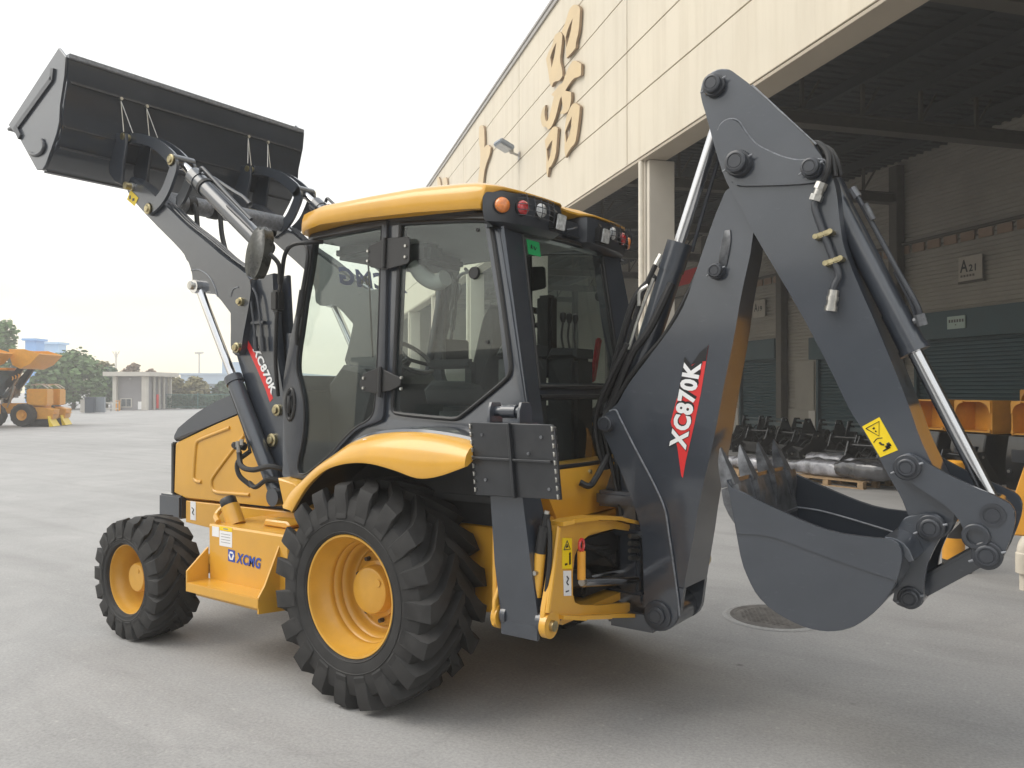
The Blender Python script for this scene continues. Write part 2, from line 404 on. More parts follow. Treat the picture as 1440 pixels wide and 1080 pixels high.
def prism(bm, pts, y0, y1, bev=0.004, f=None):
    """extrude an XZ outline along Y; f maps (x, y, z) to a point"""
    f = f or (lambda x, y, z: (x, y, z))
    va = [bm.verts.new(f(x, y0, z)) for x, z in pts]
    vb = [bm.verts.new(f(x, y1, z)) for x, z in pts]
    n = len(pts)
    fa = bm.faces.new(va); fb = bm.faces.new(vb[::-1])
    side = [bm.faces.new((va[(i + 1) % n], va[i], vb[i], vb[(i + 1) % n])) for i in range(n)]
    if bev:
        ed = list(set(list(fa.edges) + list(fb.edges)))
        bmesh.ops.bevel(bm, geom=ed, offset=bev, segments=1, affect='EDGES', clamp_overlap=True)

def box(bm, c, s, bev=0.0, rot=None):
    r = bmesh.ops.create_cube(bm, size=1.0)
    vs = r['verts']
    mt = Matrix.Translation(c) @ (rot.to_4x4() if rot else Matrix.Identity(4)) @ Matrix.Diagonal((*s, 1))
    bmesh.ops.transform(bm, matrix=mt, verts=vs)
    if bev:
        es = list({e for v in vs for e in v.link_edges})
        bmesh.ops.bevel(bm, geom=es, offset=bev, segments=2, affect='EDGES', clamp_overlap=True)

def bar(bm, a, b, w, h, bev=0.0, roll=0.0):
    """rectangular bar from a to b, w across, h along the up side"""
    a, b = Vector(a), Vector(b); d = b - a
    q = d.to_track_quat('X', 'Z').to_matrix() @ Matrix.Rotation(roll, 3, 'X')
    box(bm, (a + b) / 2, (d.length, w, h), bev, q)

def ring(bm, c, u, v, r, n):
    return [bm.verts.new(Vector(c) + u * (r * math.cos(2 * math.pi * i / n)) + v * (r * math.sin(2 * math.pi * i / n))) for i in range(n)]

def frame(d):
    d = d.normalized()
    u = d.cross(Vector((0, 0, 1)))
    if u.length < 1e-3: u = d.cross(Vector((1, 0, 0)))
    u.normalize()
    return u, d.cross(u).normalized()

def cyl(bm, a, b, r0, r1=None, n=20, cap=True):
    a, b = Vector(a), Vector(b); r1 = r0 if r1 is None else r1
    u, v = frame(b - a)
    A, B_ = ring(bm, a, u, v, r0, n), ring(bm, b, u, v, r1, n)
    for i in range(n): bm.faces.new((A[i], A[(i + 1) % n], B_[(i + 1) % n], B_[i]))
    if cap: bm.faces.new(A[::-1]); bm.faces.new(B_)

def stack(bm, a, axis, prof, n=24):
    """turned body: prof = [(distance along axis, radius)]"""
    a, axis = Vector(a), Vector(axis).normalized()
    u, v = frame(axis)
    rows = []
    for t, r in prof:
        rows.append(ring(bm, a + axis * t, u, v, r, n) if r > 1e-5 else [bm.verts.new(a + axis * t)])
    for A, B_ in zip(rows, rows[1:]):
        if len(A) == 1 and len(B_) == 1: continue
        for i in range(n):
            j = (i + 1) % n
            if len(A) == 1: bm.faces.new((A[0], B_[j], B_[i]))
            elif len(B_) == 1: bm.faces.new((A[i], A[j], B_[0]))
            else: bm.faces.new((A[i], A[j], B_[j], B_[i]))
    if len(rows[0]) > 1: bm.faces.new(rows[0][::-1])
    if len(rows[-1]) > 1: bm.faces.new(rows[-1])

def spline(pts, k=6):
    p = [Vector(q) for q in pts]
    if len(p) < 3: return p
    p = [p[0] * 2 - p[1]] + p + [p[-1] * 2 - p[-2]]
    out = []
    for i in range(1, len(p) - 2):
        for j in range(k):
            t = j / k
            a, b, c, d = p[i - 1], p[i], p[i + 1], p[i + 2]
            out.append(0.5 * ((2 * b) + (c - a) * t + (2 * a - 5 * b + 4 * c - d) * t * t + (3 * b - a - 3 * c + d) * t ** 3))
    out.append(p[-2])
    return out

def tube(bm, pts, r, n=10, k=6, smooth=True, flat=None):
    p = spline(pts, k) if smooth else [Vector(q) for q in pts]
    rows = []; u = None
    for i, q in enumerate(p):
        d = (p[min(i + 1, len(p) - 1)] - p[max(i - 1, 0)])
        if d.length < 1e-9: continue
        d.normalize()
        if u is None: u, v = frame(d)
        else:
            u = (u - d * u.dot(d)).normalized(); v = d.cross(u)
        rr = r(i / (len(p) - 1)) if callable(r) else r
        rows.append(ring(bm, q, u, v, rr, n))
    for A, B_ in zip(rows, rows[1:]):
        for i in range(n): bm.faces.new((A[i], A[(i + 1) % n], B_[(i + 1) % n], B_[i]))
    bm.faces.new(rows[0][::-1]); bm.faces.new(rows[-1])

def loft(bm, secs, cap=True, closed=True):
    rows = [[bm.verts.new(p) for p in s] for s in secs]
    n = len(rows[0])
    for A, B_ in zip(rows, rows[1:]):
        for i in range(n if closed else n - 1):
            bm.faces.new((A[i], A[(i + 1) % n], B_[(i + 1) % n], B_[i]))
    if cap and closed:
        bm.faces.new(rows[0][::-1]); bm.faces.new(rows[-1])

def strip(bm, line, th, y0, y1, side=1, f=None):
    """sheet of thickness th swept along Y from an XZ polyline"""
    n = len(line); off = []
    for i in range(n):
        a, c = Vector(line[max(i - 1, 0)]), Vector(line[min(i + 1, n - 1)])
        d = (c - a).normalized()
        off.append((line[i][0] - d.y * th * side, line[i][1] + d.x * th * side))
    prism(bm, list(line) + off[::-1], y0, y1, 0.0, f)

def plate(name, outline, holes, th, m, parent, f, bev=0.0, smooth=30):
    """flat plate with holes, outline in (x, z); f maps (x, depth, z) to a point; depth runs 0..th"""
    cu = bpy.data.curves.new(name, 'CURVE'); cu.dimensions = '2D'; cu.fill_mode = 'BOTH'; cu.extrude = th / 2
    cu.bevel_depth = bev; cu.offset = -bev; cu.bevel_resolution = 1
    for loop in [outline] + list(holes):
        s = cu.splines.new('POLY'); s.points.add(len(loop) - 1); s.use_cyclic_u = True
        for p, q in zip(s.points, loop): p.co = (q[0], q[1], 0, 1)
    t = bpy.data.objects.new('t', cu); COL.objects.link(t)
    me = bpy.data.meshes.new_from_object(t.evaluated_get(bpy.context.evaluated_depsgraph_get()))
    bpy.data.objects.remove(t); bpy.data.curves.remove(cu)
    for v in me.vertices: v.co = f(v.co.x, v.co.z + th / 2, v.co.y)
    bm = bmesh.new(); bm.from_mesh(me); bpy.data.meshes.remove(me)
    return fin(name, bm, m, parent, smooth)

def text_mesh(s, bold=0.0, shear=0.0, ext=0.0):
    cu = bpy.data.curves.new('t', 'FONT'); cu.body = s; cu.offset = bold; cu.shear = shear; cu.extrude = ext; cu.space_character = 1.0 + bold * 2.6; cu.resolution_u = 3
    t = bpy.data.objects.new('t', cu); COL.objects.link(t)
    me = bpy.data.meshes.new_from_object(t.evaluated_get(bpy.context.evaluated_depsgraph_get()))
    bpy.data.objects.remove(t); bpy.data.curves.remove(cu)
    return me

def lettering(name, s, bl, br, tl, m, parent, f, bold=0.03, shear=0.0, depth=0.0, grow=0.0, ref=None):
    """text laid into the parallelogram bl-br-tl given in plane coordinates; f maps plane (x, z) to a point"""
    me = text_mesh(s, bold, shear)
    rf = ref or me
    xs = [v.co.x for v in rf.vertices]; ys = [v.co.y for v in rf.vertices]
    x0, x1, y0, y1 = min(xs), max(xs), min(ys), max(ys)
    bl, br, tl = Vector(bl), Vector(br), Vector(tl)
    for v in me.vertices:
        p = bl + (br - bl) * ((v.co.x - x0) / (x1 - x0)) + (tl - bl) * ((v.co.y - y0) / (y1 - y0))
        v.co = f(p.x, p.y)
    bm = bmesh.new(); bm.from_mesh(me); 
    if not ref: bpy.data.meshes.remove(me)
    bmesh.ops.recalc_face_normals(bm, faces=bm.faces)
    return fin(name, bm, m, parent, 0)

def mirror(o, parent=None):
    """the same part for the other side of the machine"""
    me = o.data.copy()
    for v in me.vertices: v.co.y = -v.co.y
    me.flip_normals()
    c = bpy.data.objects.new(o.name.split('.')[0], me)
    COL.objects.link(c); c.parent = parent or o.parent
    for ch in list(o.children): mirror(ch, c)
    return c

P={
'boom':[(1.748,2.81),(1.778,2.828),(1.913,2.745),(1.905,2.524),(1.844,2.25),(1.813,2.046),(1.759,1.784),(1.708,1.5),(1.653,1.265),(1.627,1.14),(1.603,0.988),(1.56,0.758),(1.538,0.616),(1.527,0.543),(1.495,0.489),(1.438,0.456),(1.37,0.456),(1.331,0.5),(1.323,0.639),(1.314,0.853),(1.301,0.981),(1.267,1.091),(1.194,1.252),(1.121,1.39),(1.048,1.517),(1.033,1.565),(1.051,1.618),(1.105,1.648),(1.141,1.692),(1.193,1.785),(1.309,1.924),(1.384,2.014),(1.476,2.128),(1.539,2.236),(1.599,2.411),(1.66,2.585),(1.688,2.662)],
'boom_plate':[(1.105,1.648),(1.126,1.645),(1.156,1.596),(1.249,1.44),(1.369,1.246),(1.435,1.116),(1.462,0.985),(1.489,0.836),(1.517,0.669),(1.531,0.555),(1.495,0.489),(1.438,0.456),(1.37,0.456),(1.331,0.5),(1.323,0.639),(1.314,0.853),(1.301,0.981),(1.267,1.091),(1.194,1.252),(1.121,1.39),(1.048,1.517),(1.033,1.565),(1.051,1.618)],
'boom_pins':[(1.41,0.542),(1.083,1.568),(1.719,2.385),(1.767,2.58),(1.75,2.431)],
'decal_rear':[(1.672,1.997),(1.66,1.913),(1.632,1.741),(1.599,1.581),(1.552,1.377),(1.537,1.287),(1.528,1.299),(1.503,1.451),(1.462,1.586),(1.51,1.766),(1.535,1.868),(1.58,1.893),(1.624,1.96)],
'decal_rear_black':[(1.672,1.997),(1.659,1.913),(1.62,1.911),(1.589,1.893),(1.58,1.893),(1.624,1.96)],
'decal_text':[(1.556,1.436),(1.455,1.453),(1.638,1.901),(1.539,1.911)],
'dipper':[(1.649,3.295),(1.644,3.355),(1.653,3.389),(1.677,3.413),(1.72,3.437),(1.773,3.434),(1.812,3.414),(1.841,3.386),(1.919,3.312),(2.075,3.136),(2.235,2.955),(2.272,2.875),(2.312,2.798),(2.334,2.713),(2.348,2.552),(2.363,2.444),(2.416,2.293),(2.519,2.04),(2.646,1.693),(2.69,1.546),(2.736,1.439),(2.796,1.312),(2.827,1.235),(2.835,1.173),(2.818,1.131),(2.784,1.099),(2.741,1.085),(2.701,1.096),(2.666,1.135),(2.641,1.194),(2.612,1.273),(2.571,1.343),(2.518,1.45),(2.441,1.585),(2.388,1.667),(2.307,1.851),(2.153,2.16),(1.933,2.549),(1.904,2.613),(1.814,2.786),(1.776,2.858),(1.729,3.007),(1.676,3.207)],
'dipper_plate':[(1.743,3.109),(1.759,3.137),(1.786,3.153),(1.819,3.154),(1.853,3.136),(1.886,3.083),(1.917,3.037),(1.959,2.99),(2.054,2.928),(2.113,2.9),(2.161,2.885),(2.275,2.868),(2.293,2.822),(2.286,2.786),(2.268,2.764),(2.132,2.77),(1.861,2.803),(1.838,2.813),(1.819,2.832),(1.785,2.92),(1.755,3.04)],
'dipper_pins':[(1.726,3.35),(1.864,2.914),(2.227,2.832),(2.643,1.409),(2.736,1.141)],
'dipper_pipe':[(2.276,2.752),(2.267,2.713),(2.244,2.668),(2.243,2.627),(2.283,2.505),(2.329,2.373),(2.35,2.302),(2.329,2.246),(2.315,2.148)],
'warn_decal':[(2.446,1.588),(2.522,1.634),(2.601,1.484),(2.525,1.447)],
'bcyl':[(2.315,2.734),(2.348,2.631),(2.64,1.963),(2.944,1.308),(2.963,1.261)],
'link':[(2.612,1.442),(2.621,1.461),(2.638,1.472),(2.662,1.476),(2.685,1.464),(2.774,1.409),(2.895,1.348),(3.025,1.296),(3.048,1.277),(3.061,1.257),(3.066,1.228),(3.058,1.17),(3.024,1.067),(3.011,1.035),(2.995,1.018),(2.977,1.01),(2.951,1.015),(2.902,1.062),(2.884,1.097),(2.878,1.121),(2.865,1.173),(2.835,1.232),(2.784,1.263),(2.652,1.352),(2.623,1.371),(2.609,1.406)],
'link_pins':[(2.649,1.412),(2.982,1.226),(2.919,1.131),(2.961,1.053)],
'hlink':[(2.955,1.043),(2.646,0.811)],
'bucket':[(1.902,1.330),(1.921,1.246),(1.952,1.076),(1.977,0.945),(2.011,0.867),(2.049,0.798),(2.115,0.745),(2.203,0.707),(2.276,0.687),(2.35,0.684),(2.417,0.697),(2.477,0.724),(2.557,0.796),(2.628,0.895),(2.666,1.003),(2.674,1.058),(2.669,1.09),(2.655,1.113),(2.628,1.125),(2.545,1.123),(2.397,1.129),(2.27,1.164),(2.136,1.213),(2.036,1.252),(1.929,1.292)],
'bucket_wear':[(1.905,1.331),(1.924,1.247),(1.955,1.078),(2.022,1.083),(2.097,1.086),(2.187,1.069),(2.272,1.044),(2.479,0.99),(2.653,0.95),(2.667,1.004),(2.676,1.059),(2.67,1.092),(2.656,1.114),(2.63,1.127),(2.546,1.124),(2.399,1.131),(2.272,1.165),(2.138,1.215),(2.039,1.253),(1.932,1.293)],
'tooth':[(1.861,1.472),(1.854,1.457),(1.868,1.403),(1.882,1.335),(1.953,1.353),(1.918,1.406),(1.883,1.466)],
'ear':[(2.592,1.07),(2.607,1.126),(2.625,1.166),(2.645,1.191),(2.718,1.207),(2.755,1.21),(2.78,1.2),(2.797,1.173),(2.797,1.136),(2.78,1.106),(2.751,1.046),(2.728,0.98),(2.714,0.899),(2.714,0.826),(2.693,0.792),(2.659,0.777),(2.615,0.779),(2.585,0.801),(2.594,0.85),(2.624,0.951)],
'ear_pins':[(2.743,1.149),(2.658,0.827)],
'dcyl':[(1.739,3.354),(1.647,3.157),(1.455,2.573),(1.449,2.566),(1.236,1.875),(1.181,1.671)],
'arm':[(-3.133,3.428),(-3.047,3.497),(-2.919,3.432),(-2.682,3.279),(-2.513,3.173),(-2.265,3.0),(-2.01,2.854),(-1.767,2.7),(-1.584,2.608),(-1.487,2.539),(-1.479,2.449),(-1.519,2.301),(-1.575,2.123),(-1.583,2.053),(-1.615,2.008),(-1.665,2.004),(-1.706,2.041),(-1.715,2.107),(-1.703,2.316),(-1.921,2.48),(-1.982,2.489),(-2.062,2.479),(-2.143,2.49),(-2.189,2.53),(-2.18,2.605),(-2.208,2.682),(-2.283,2.793),(-2.651,3.039),(-2.876,3.197),(-3.057,3.336)],
'arm_pins':[(-1.583,2.383),(-1.623,2.058),(-2.116,2.533),(-2.722,3.183),(-3.014,3.405)],
'tower':[(-1.555,2.535),(-1.427,2.56),(-1.302,2.57),(-1.27,2.041),(-1.178,1.678),(-1.141,1.557),(-1.124,1.025),(-1.176,0.963),(-1.252,0.956),(-1.368,1.056),(-1.56,1.699),(-1.718,2.007),(-1.644,2.158)],
'tower_pins':[(-1.244,1.619),(-1.296,1.411),(-1.208,1.03)],
'decal_front':[(-1.636,2.13),(-1.581,2.116),(-1.464,1.978),(-1.376,1.844),(-1.299,1.701),(-1.333,1.673),(-1.376,1.756),(-1.464,1.889),(-1.554,2.014)],
'decal_front_text':[(-1.527,2.047),(-1.465,2.079),(-1.316,1.723),(-1.256,1.756)],
'lcyl':[(-2.162,2.526),(-2.054,2.476),(-1.648,1.857),(-1.698,1.847),(-1.189,1.037)],
'lcyl2':[(-2.162,2.539),(-2.035,2.472),(-1.672,1.862),(-1.639,1.856),(-1.17,1.037)],
'tilt_lever':[(-2.422,3.523),(-2.39,3.467),(-2.422,3.399),(-2.507,3.289),(-2.616,3.218),(-2.734,3.184)],
'tilt_pins':[(-2.408,3.519),(-2.722,3.183)],
'bucket_link':[(-3.092,3.818),(-3.049,3.846),(-2.963,3.836),(-2.786,3.786),(-2.614,3.71),(-2.477,3.625),(-2.38,3.549),(-2.39,3.495),(-2.466,3.475),(-2.535,3.541),(-2.654,3.628),(-2.806,3.71),(-2.942,3.751),(-3.048,3.77)],
'lbucket_ear':[(-3.201,3.862),(-3.017,3.828),(-3.016,3.735),(-3.058,3.592),(-3.079,3.42),(-3.177,3.458),(-3.266,3.542),(-3.277,3.591)],
'tcyl':[(-2.505,3.539),(-2.267,3.402),(-2.258,3.39),(-1.409,2.81),(-1.315,2.631)],
'lbucket':[(-4.043,3.97),(-3.182,4.409),(-3.07,4.311),(-3.094,4.165),(-3.163,3.96),(-3.167,3.838),(-3.211,3.747),(-3.291,3.65),(-3.39,3.532),(-3.441,3.501),(-3.537,3.516),(-3.822,3.815)],
'lbucket_strip':[(-3.256,4.261),(-3.272,4.179),(-3.901,3.901)],
'lbucket_hook':[(-3.427,3.736),(-3.397,3.681),(-3.431,3.643),(-3.51,3.631),(-3.577,3.64),(-3.632,3.664)],
'lbucket_crease':[(-3.08,4.127),(-3.234,3.679)],
'torque_tube':[(-2.652,3.261)],
'rodsL':[(-2.978,4.149),(-2.997,3.816),(-2.87,3.787),(-2.707,3.997),(-2.716,3.748),(-2.615,3.735)],
'hood_side':[(-2.65,1.339),(-2.138,1.489),(-1.745,1.598),(-1.242,1.74),(-1.24,1.204),(-1.41,0.977),(-1.441,0.944),(-1.489,0.93),(-2.51,0.896),(-2.678,0.934)],
'hood_top':[(-2.67,1.412),(-2.474,1.519),(-2.202,1.634),(-1.899,1.72),(-1.242,1.86),(-1.242,1.76),(-1.804,1.592),(-2.65,1.345)],
'rib1':[(-1.94,1.471),(-2.321,1.369),(-2.367,1.326),(-2.389,1.089),(-2.362,1.047),(-2.289,1.046)],
'rib2':[(-1.749,1.43),(-2.14,1.086),(-2.156,1.013),(-2.096,0.981),(-1.692,0.991)],
'chassis':[(-2.53,0.889),(-1.489,0.92),(-1.301,0.911),(-1.3,0.701),(-2.045,0.701),(-2.529,0.72)],
'bumper':[(-2.83,0.917),(-2.539,0.922),(-2.539,0.747),(-2.829,0.738)],
'tank_face':[(-1.53,0.854),(-0.76,0.858),(-0.76,0.774),(-1.011,0.474),(-1.52,0.515)],
'tank_step':[(-1.542,0.568),(-1.542,0.493),(-1.517,0.441),(-0.818,0.398),(-0.811,0.464)],
'tank_logo':[(-1.308,0.711),(-0.963,0.7),(-1.308,0.638)],
'tank_labels':[(-1.491,0.849),(-1.403,0.842),(-1.266,0.855),(-1.274,0.73),(-1.412,0.73),(-1.491,0.785)],
'neck':[(-1.445,0.85),(-1.517,0.964),(-1.542,1.035)],
'door_out':[(-0.809,2.772),(-0.119,2.79),(-0.082,1.583),(-0.17,1.564),(-0.307,1.527),(-0.416,1.445),(-0.538,1.343),(-0.723,1.189),(-0.91,1.205),(-0.953,1.332),(-0.992,1.517),(-1.023,1.798),(-0.961,2.089),(-0.873,2.403)],
'door_glass':[(-0.765,2.725),(-0.16,2.769),(-0.186,1.598),(-0.206,1.572),(-0.31,1.544),(-0.417,1.471),(-0.539,1.356),(-0.765,1.214),(-0.835,1.246),(-0.796,1.522),(-0.778,1.706),(-0.827,1.844),(-0.872,1.89),(-0.843,2.122),(-0.805,2.445)],
'quarter_glass':[(-0.013,2.768),(0.654,2.695),(0.829,1.867),(0.811,1.841),(0.488,1.615),(0.453,1.603),(-0.02,1.622),(-0.038,1.643),(-0.018,2.089)],
'cab_side':[(-0.812,2.819),(0.672,2.74),(0.711,2.719),(0.97,1.717),(1.01,1.548),(0.566,1.535),(0.006,1.56),(-0.228,1.52),(-0.414,1.41),(-0.721,1.162),(-0.93,1.185),(-0.992,1.517),(-1.023,1.798),(-0.961,2.089),(-0.873,2.403)],
'hinges':[(-0.25,2.644),(0.089,2.651),(0.096,2.494),(-0.213,2.496),(-0.291,1.817),(-0.125,1.893),(0.063,1.823),(0.053,1.773),(-0.148,1.748),(-0.276,1.761)],
'handle':[(-0.922,1.774),(-0.936,1.658),(-0.91,1.565)],
'fender_low':[(-0.396,1.138),(-0.322,1.216),(-0.202,1.297),(-0.086,1.339),(0.055,1.362),(0.196,1.362),(0.361,1.337),(0.494,1.309),(0.581,1.311),(0.676,1.331),(0.768,1.361),(0.88,1.395)],
'fender_up':[(-0.552,1.161),(-0.443,1.232),(-0.313,1.322),(-0.176,1.394),(-0.06,1.455),(0.064,1.495),(0.211,1.516),(0.373,1.525),(0.528,1.522),(0.718,1.504),(0.828,1.483)],
'pad':[(0.819,1.599),(1.306,1.601),(1.336,1.272),(0.864,1.239)],
'stab_leg':[(0.896,1.577),(1.09,1.582),(1.09,1.248),(1.107,1.033),(1.169,0.666),(1.205,0.624),(0.953,0.602),(0.927,0.872),(0.9,1.233)],
'stab_side':[(1.09,1.248),(1.119,1.25),(1.148,1.037),(1.197,0.738),(1.169,0.666)],
'roof_bottom':[(-0.816,2.755),(-0.68,2.794),(0.058,2.778),(0.697,2.729)],
'roof_top':[(-0.809,2.912),(-0.215,2.918),(0.242,2.888),(0.7,2.843)],
'mirror':[(-0.982,2.806),(-0.897,2.792),(-0.855,2.711),(-0.868,2.601),(-0.938,2.495),(-1.039,2.476),(-1.127,2.533),(-1.127,2.625),(-1.083,2.736)],
'mirror_bar':[(-0.657,2.699),(-0.683,2.67),(-0.82,2.68),(-0.875,2.621),(-0.917,2.395),(-0.959,2.213),(-1.03,1.937),(-1.088,1.704)],
'ch_qi_a':[(17.729,10.466),(17.547,10.473),(17.344,10.426),(17.112,10.296),(16.975,10.167),(16.998,10.02),(17.067,9.694),(17.252,9.532),(17.275,9.414),(17.548,9.41),(17.904,9.428),(17.941,9.608),(17.978,9.934),(18.259,10.198),(18.003,10.277)],
'ch_qi_ah':[(17.535,10.127),(17.657,9.902),(17.866,9.722),(17.903,9.944),(17.754,10.066)],
'ch_qi_b':[(18.79,10.336),(18.561,10.291),(18.363,10.25),(18.194,10.095),(18.272,9.824),(18.39,9.575),(18.208,9.274),(18.196,9.122),(18.43,9.09),(18.832,9.228),(19.012,9.162),(19.166,9.305),(19.294,9.661),(19.467,10.016),(19.25,10.131),(18.969,10.149)],
'ch_qi_bh':[(18.709,10.065),(18.804,9.866),(18.983,9.675),(19.067,9.926),(18.9,10.034)],
'ch_qi_c':[(17.393,9.2),(16.909,8.913),(16.932,8.674),(17.137,8.703),(17.394,8.785),(17.793,8.747),(17.98,8.702),(17.586,8.531),(17.574,8.344),(17.732,8.152),(18.107,8.192),(18.391,8.306),(18.158,8.355),(18.261,8.663),(18.391,8.644),(18.657,8.349),(18.971,8.19),(19.295,8.18),(19.439,8.313),(19.793,8.423),(19.944,8.697),(19.793,8.875),(19.526,8.89),(19.614,8.704),(19.497,8.465),(19.295,8.423),(19.012,8.682),(18.833,8.86),(19.04,8.976),(18.629,8.983),(18.469,9.011),(18.17,8.945),(17.979,9.084),(17.658,9.188)],
'ch_qi_d':[(17.538,8.23),(17.301,8.199),(17.001,8.01),(17.047,7.789),(17.185,7.475),(17.314,7.274),(17.636,7.266),(17.982,7.144),(18.045,7.32),(18.032,7.69),(17.981,7.965),(17.831,8.123)],
'ch_qi_dh':[(17.587,7.922),(17.648,7.656),(17.881,7.521),(17.931,7.742),(17.757,7.853)],
'ch_qi_e':[(19.013,8.15),(18.738,8.117),(18.537,7.991),(18.604,7.733),(18.698,7.375),(19.042,7.229),(19.239,7.237),(19.339,7.029),(19.469,7.23),(19.44,7.623),(19.571,8.018),(19.324,8.056)],
'ch_qi_eh':[(19.013,7.81),(19.126,7.536),(19.282,7.447),(19.353,7.732),(19.182,7.793)],
'ch_two':[(26.946,10.639),(26.682,10.629),(26.244,10.439),(26.168,9.899),(26.218,9.737),(25.795,9.721),(25.313,9.479),(25.432,9.284),(25.918,9.128),(26.294,8.875),(26.498,8.215),(27.157,8.062),(27.266,8.635),(26.944,9.161),(26.733,9.645),(27.052,10.248)],
'ch_three':[(35.077,10.913),(34.644,10.805),(34.219,10.284),(33.969,9.849),(34.641,9.925)],
'ch_three_b':[(33.725,10.539),(33.085,10.396),(32.928,10.123),(33.4,9.72),(33.804,9.812)],
'flood':[(23.277,8.761),(22.045,8.256)],
}
# ================================================================ the yard
gb = bmesh.new()
bmesh.ops.create_grid(gb, x_segments=8, y_segments=8, size=380)
ground = fin('ground', gb, M['ground'], None, 0)
ground['kind'] = 'structure'

# ================================================================ backhoe loader
BH = thing('backhoe_loader', 'yellow and charcoal backhoe loader with raised front bucket, parked mid-yard', 'backhoe loader')

def ypl(y):                                   # plane Y = const
    return lambda x, z: (x, y, z)

# ---------------- wheels
def make_tyre(w, R0, rim, parent, nl, deep, pitch_w, sweep):
    bm = bmesh.new()
    h = w / 2; s = R0 / 0.63; k = w / 0.48
    prof = [(rim, -h * .86), (rim + .012 * s, -h * .97), (rim + .04 * s, -h * 1.01), (rim + .09 * s, -h * 1.02), (R0 - .17 * s, -h * 1.03), (R0 - .14 * s, -h * 1.0),
            (R0 - .10 * s, -h * .96), (R0 - deep - .035 * s, -h * .88), (R0 - deep - .008, -h * .62), (R0 - deep, -h * .25), (R0 - deep, 0)]
    prof = prof + [(r, -y) for r, y in prof[-2::-1]]
    n = 96; rows = []
    for r, y in prof:
        rows.append([bm.verts.new((r * math.cos(2 * math.pi * i / n), y, r * math.sin(2 * math.pi * i / n))) for i in range(n)])
    for A, B_ in zip(rows, rows[1:]):
        for i in range(n): bm.faces.new((A[i], A[(i + 1) % n], B_[(i + 1) % n], B_[i]))
    for rr_, yy_ in ((R0 - .215 * s, 1.018), (rim + .022 * s, .985)):       # moulded rings on the side wall
        for sd_ in (1, -1):
            q0, q1, q2 = [[bm.verts.new((q * math.cos(2 * math.pi * i / n), y_ * sd_, q * math.sin(2 * math.pi * i / n))) for i in range(n)] for q, y_ in ((rr_ - .006, h * (yy_ - .01)), (rr_, h * (yy_ + .018)), (rr_ + .006, h * (yy_ - .01)))]
            for A, B_ in ((q0, q1), (q1, q2)):
                for i in range(n): bm.faces.new((A[i], A[(i + 1) % n], B_[(i + 1) % n], B_[i]))
    # lugs: stations from the centre to the shoulder and down the side wall: (y, top radius, base radius, angle, half width)
    st = [(.10 * h, R0 - .006, R0 - deep - .012, sweep * 1.02, .40), (-.22 * h, R0, R0 - deep - .012, sweep * .66, .46), (-.55 * h, R0 - .002, R0 - deep - .018, sweep * .26, .54),
          (-.80 * h, R0 - .008, R0 - deep - .04, sweep * .06, .58), (-.985 * h, R0 - .020 * s, R0 - deep - .07 * s, 0, .56), (-1.040 * h, R0 - .060 * s, R0 - .17 * s, 0, .54), (-1.050 * h, R0 - .125 * s, R0 - .195 * s, 0, .50), (-1.030 * h, R0 - .195 * s, R0 - .205 * s, 0, .46)]
    for side in (1, -1):
        for i in range(nl):
            a0 = 2 * math.pi * (i + (0.5 if side < 0 else 0)) / nl
            secs = []
            for y, rt, rb, da, hw in st:
                a = a0 + da; wt = hw * pitch_w / R0; wb = wt * 1.30
                q = [(rb, a - wb), (rt, a - wt), (rt, a + wt), (rb, a + wb)]
                secs.append([(r * math.cos(t), y * side, r * math.sin(t)) for r, t in q])
            loft(bm, secs)
    bmesh.ops.recalc_face_normals(bm, faces=bm.faces)
    return fin('tyre', bm, M['rubber'], parent, 26, False)

def make_rim(prof, parent):
    bm = bmesh.new(); n = 72; rows = []
    for r, y in prof:
        rows.append([bm.verts.new((r * math.cos(2 * math.pi * i / n), y, r * math.sin(2 * math.pi * i / n))) for i in range(n)])
    for A, B_ in zip(rows, rows[1:]):
        for i in range(n): bm.faces.new((A[i], A[(i + 1) % n], B_[(i + 1) % n], B_[i]))
    return fin('rim', bm, M['rimyellow'], parent, 50)

def rear_wheel(loc, rz):
    w = node('wheel', BH, loc, rz)
    make_tyre(.475, .63, .332, w, 19, .052, .090, .40)
    make_rim([(.334, -.20), (.342, -.216), (.336, -.226), (.326, -.224), (.320, -.205), (.316, -.165), (.305, -.150), (.298, -.118), (.288, -.108),
              (.284, -.085), (.288, -.070), (.276, -.060), (.270, -.030), (.274, -.018), (.260, -.008), (.252, .020), (.246, .045), (.232, .052), (.222, .040), (.216, .050), (.165, .046), (.10, .040), (.03, .04)], w)
    b = bmesh.new()
    stack(b, (0, .045, 0), (0, -1, 0), [(0, .150), (.03, .150), (.045, .138), (.10, .134), (.112, .128), (.118, .112), (.118, .0)], 40)
    cyl(b, (.075, -.075, .055), (.075, -.080, .055), .022, n=14)
    fin('hub_cap', b, M['rimyellow'], w)
    b = bmesh.new()
    for i in range(10):
        a = 2 * math.pi * (i + .5) / 10
        cyl(b, (.188 * math.cos(a), .042, .188 * math.sin(a)), (.188 * math.cos(a), .012, .188 * math.sin(a)), .014, .012, 6)
    fin('wheel_bolts', b, M['greymat'], w)
    b = bmesh.new()
    tube(b, [(.262, -.06, -.16), (.268, -.09, -.165), (.268, -.12, -.168)], .008, 8)
    fin('valve_stem', b, M['rimyellow'], w)
    return w

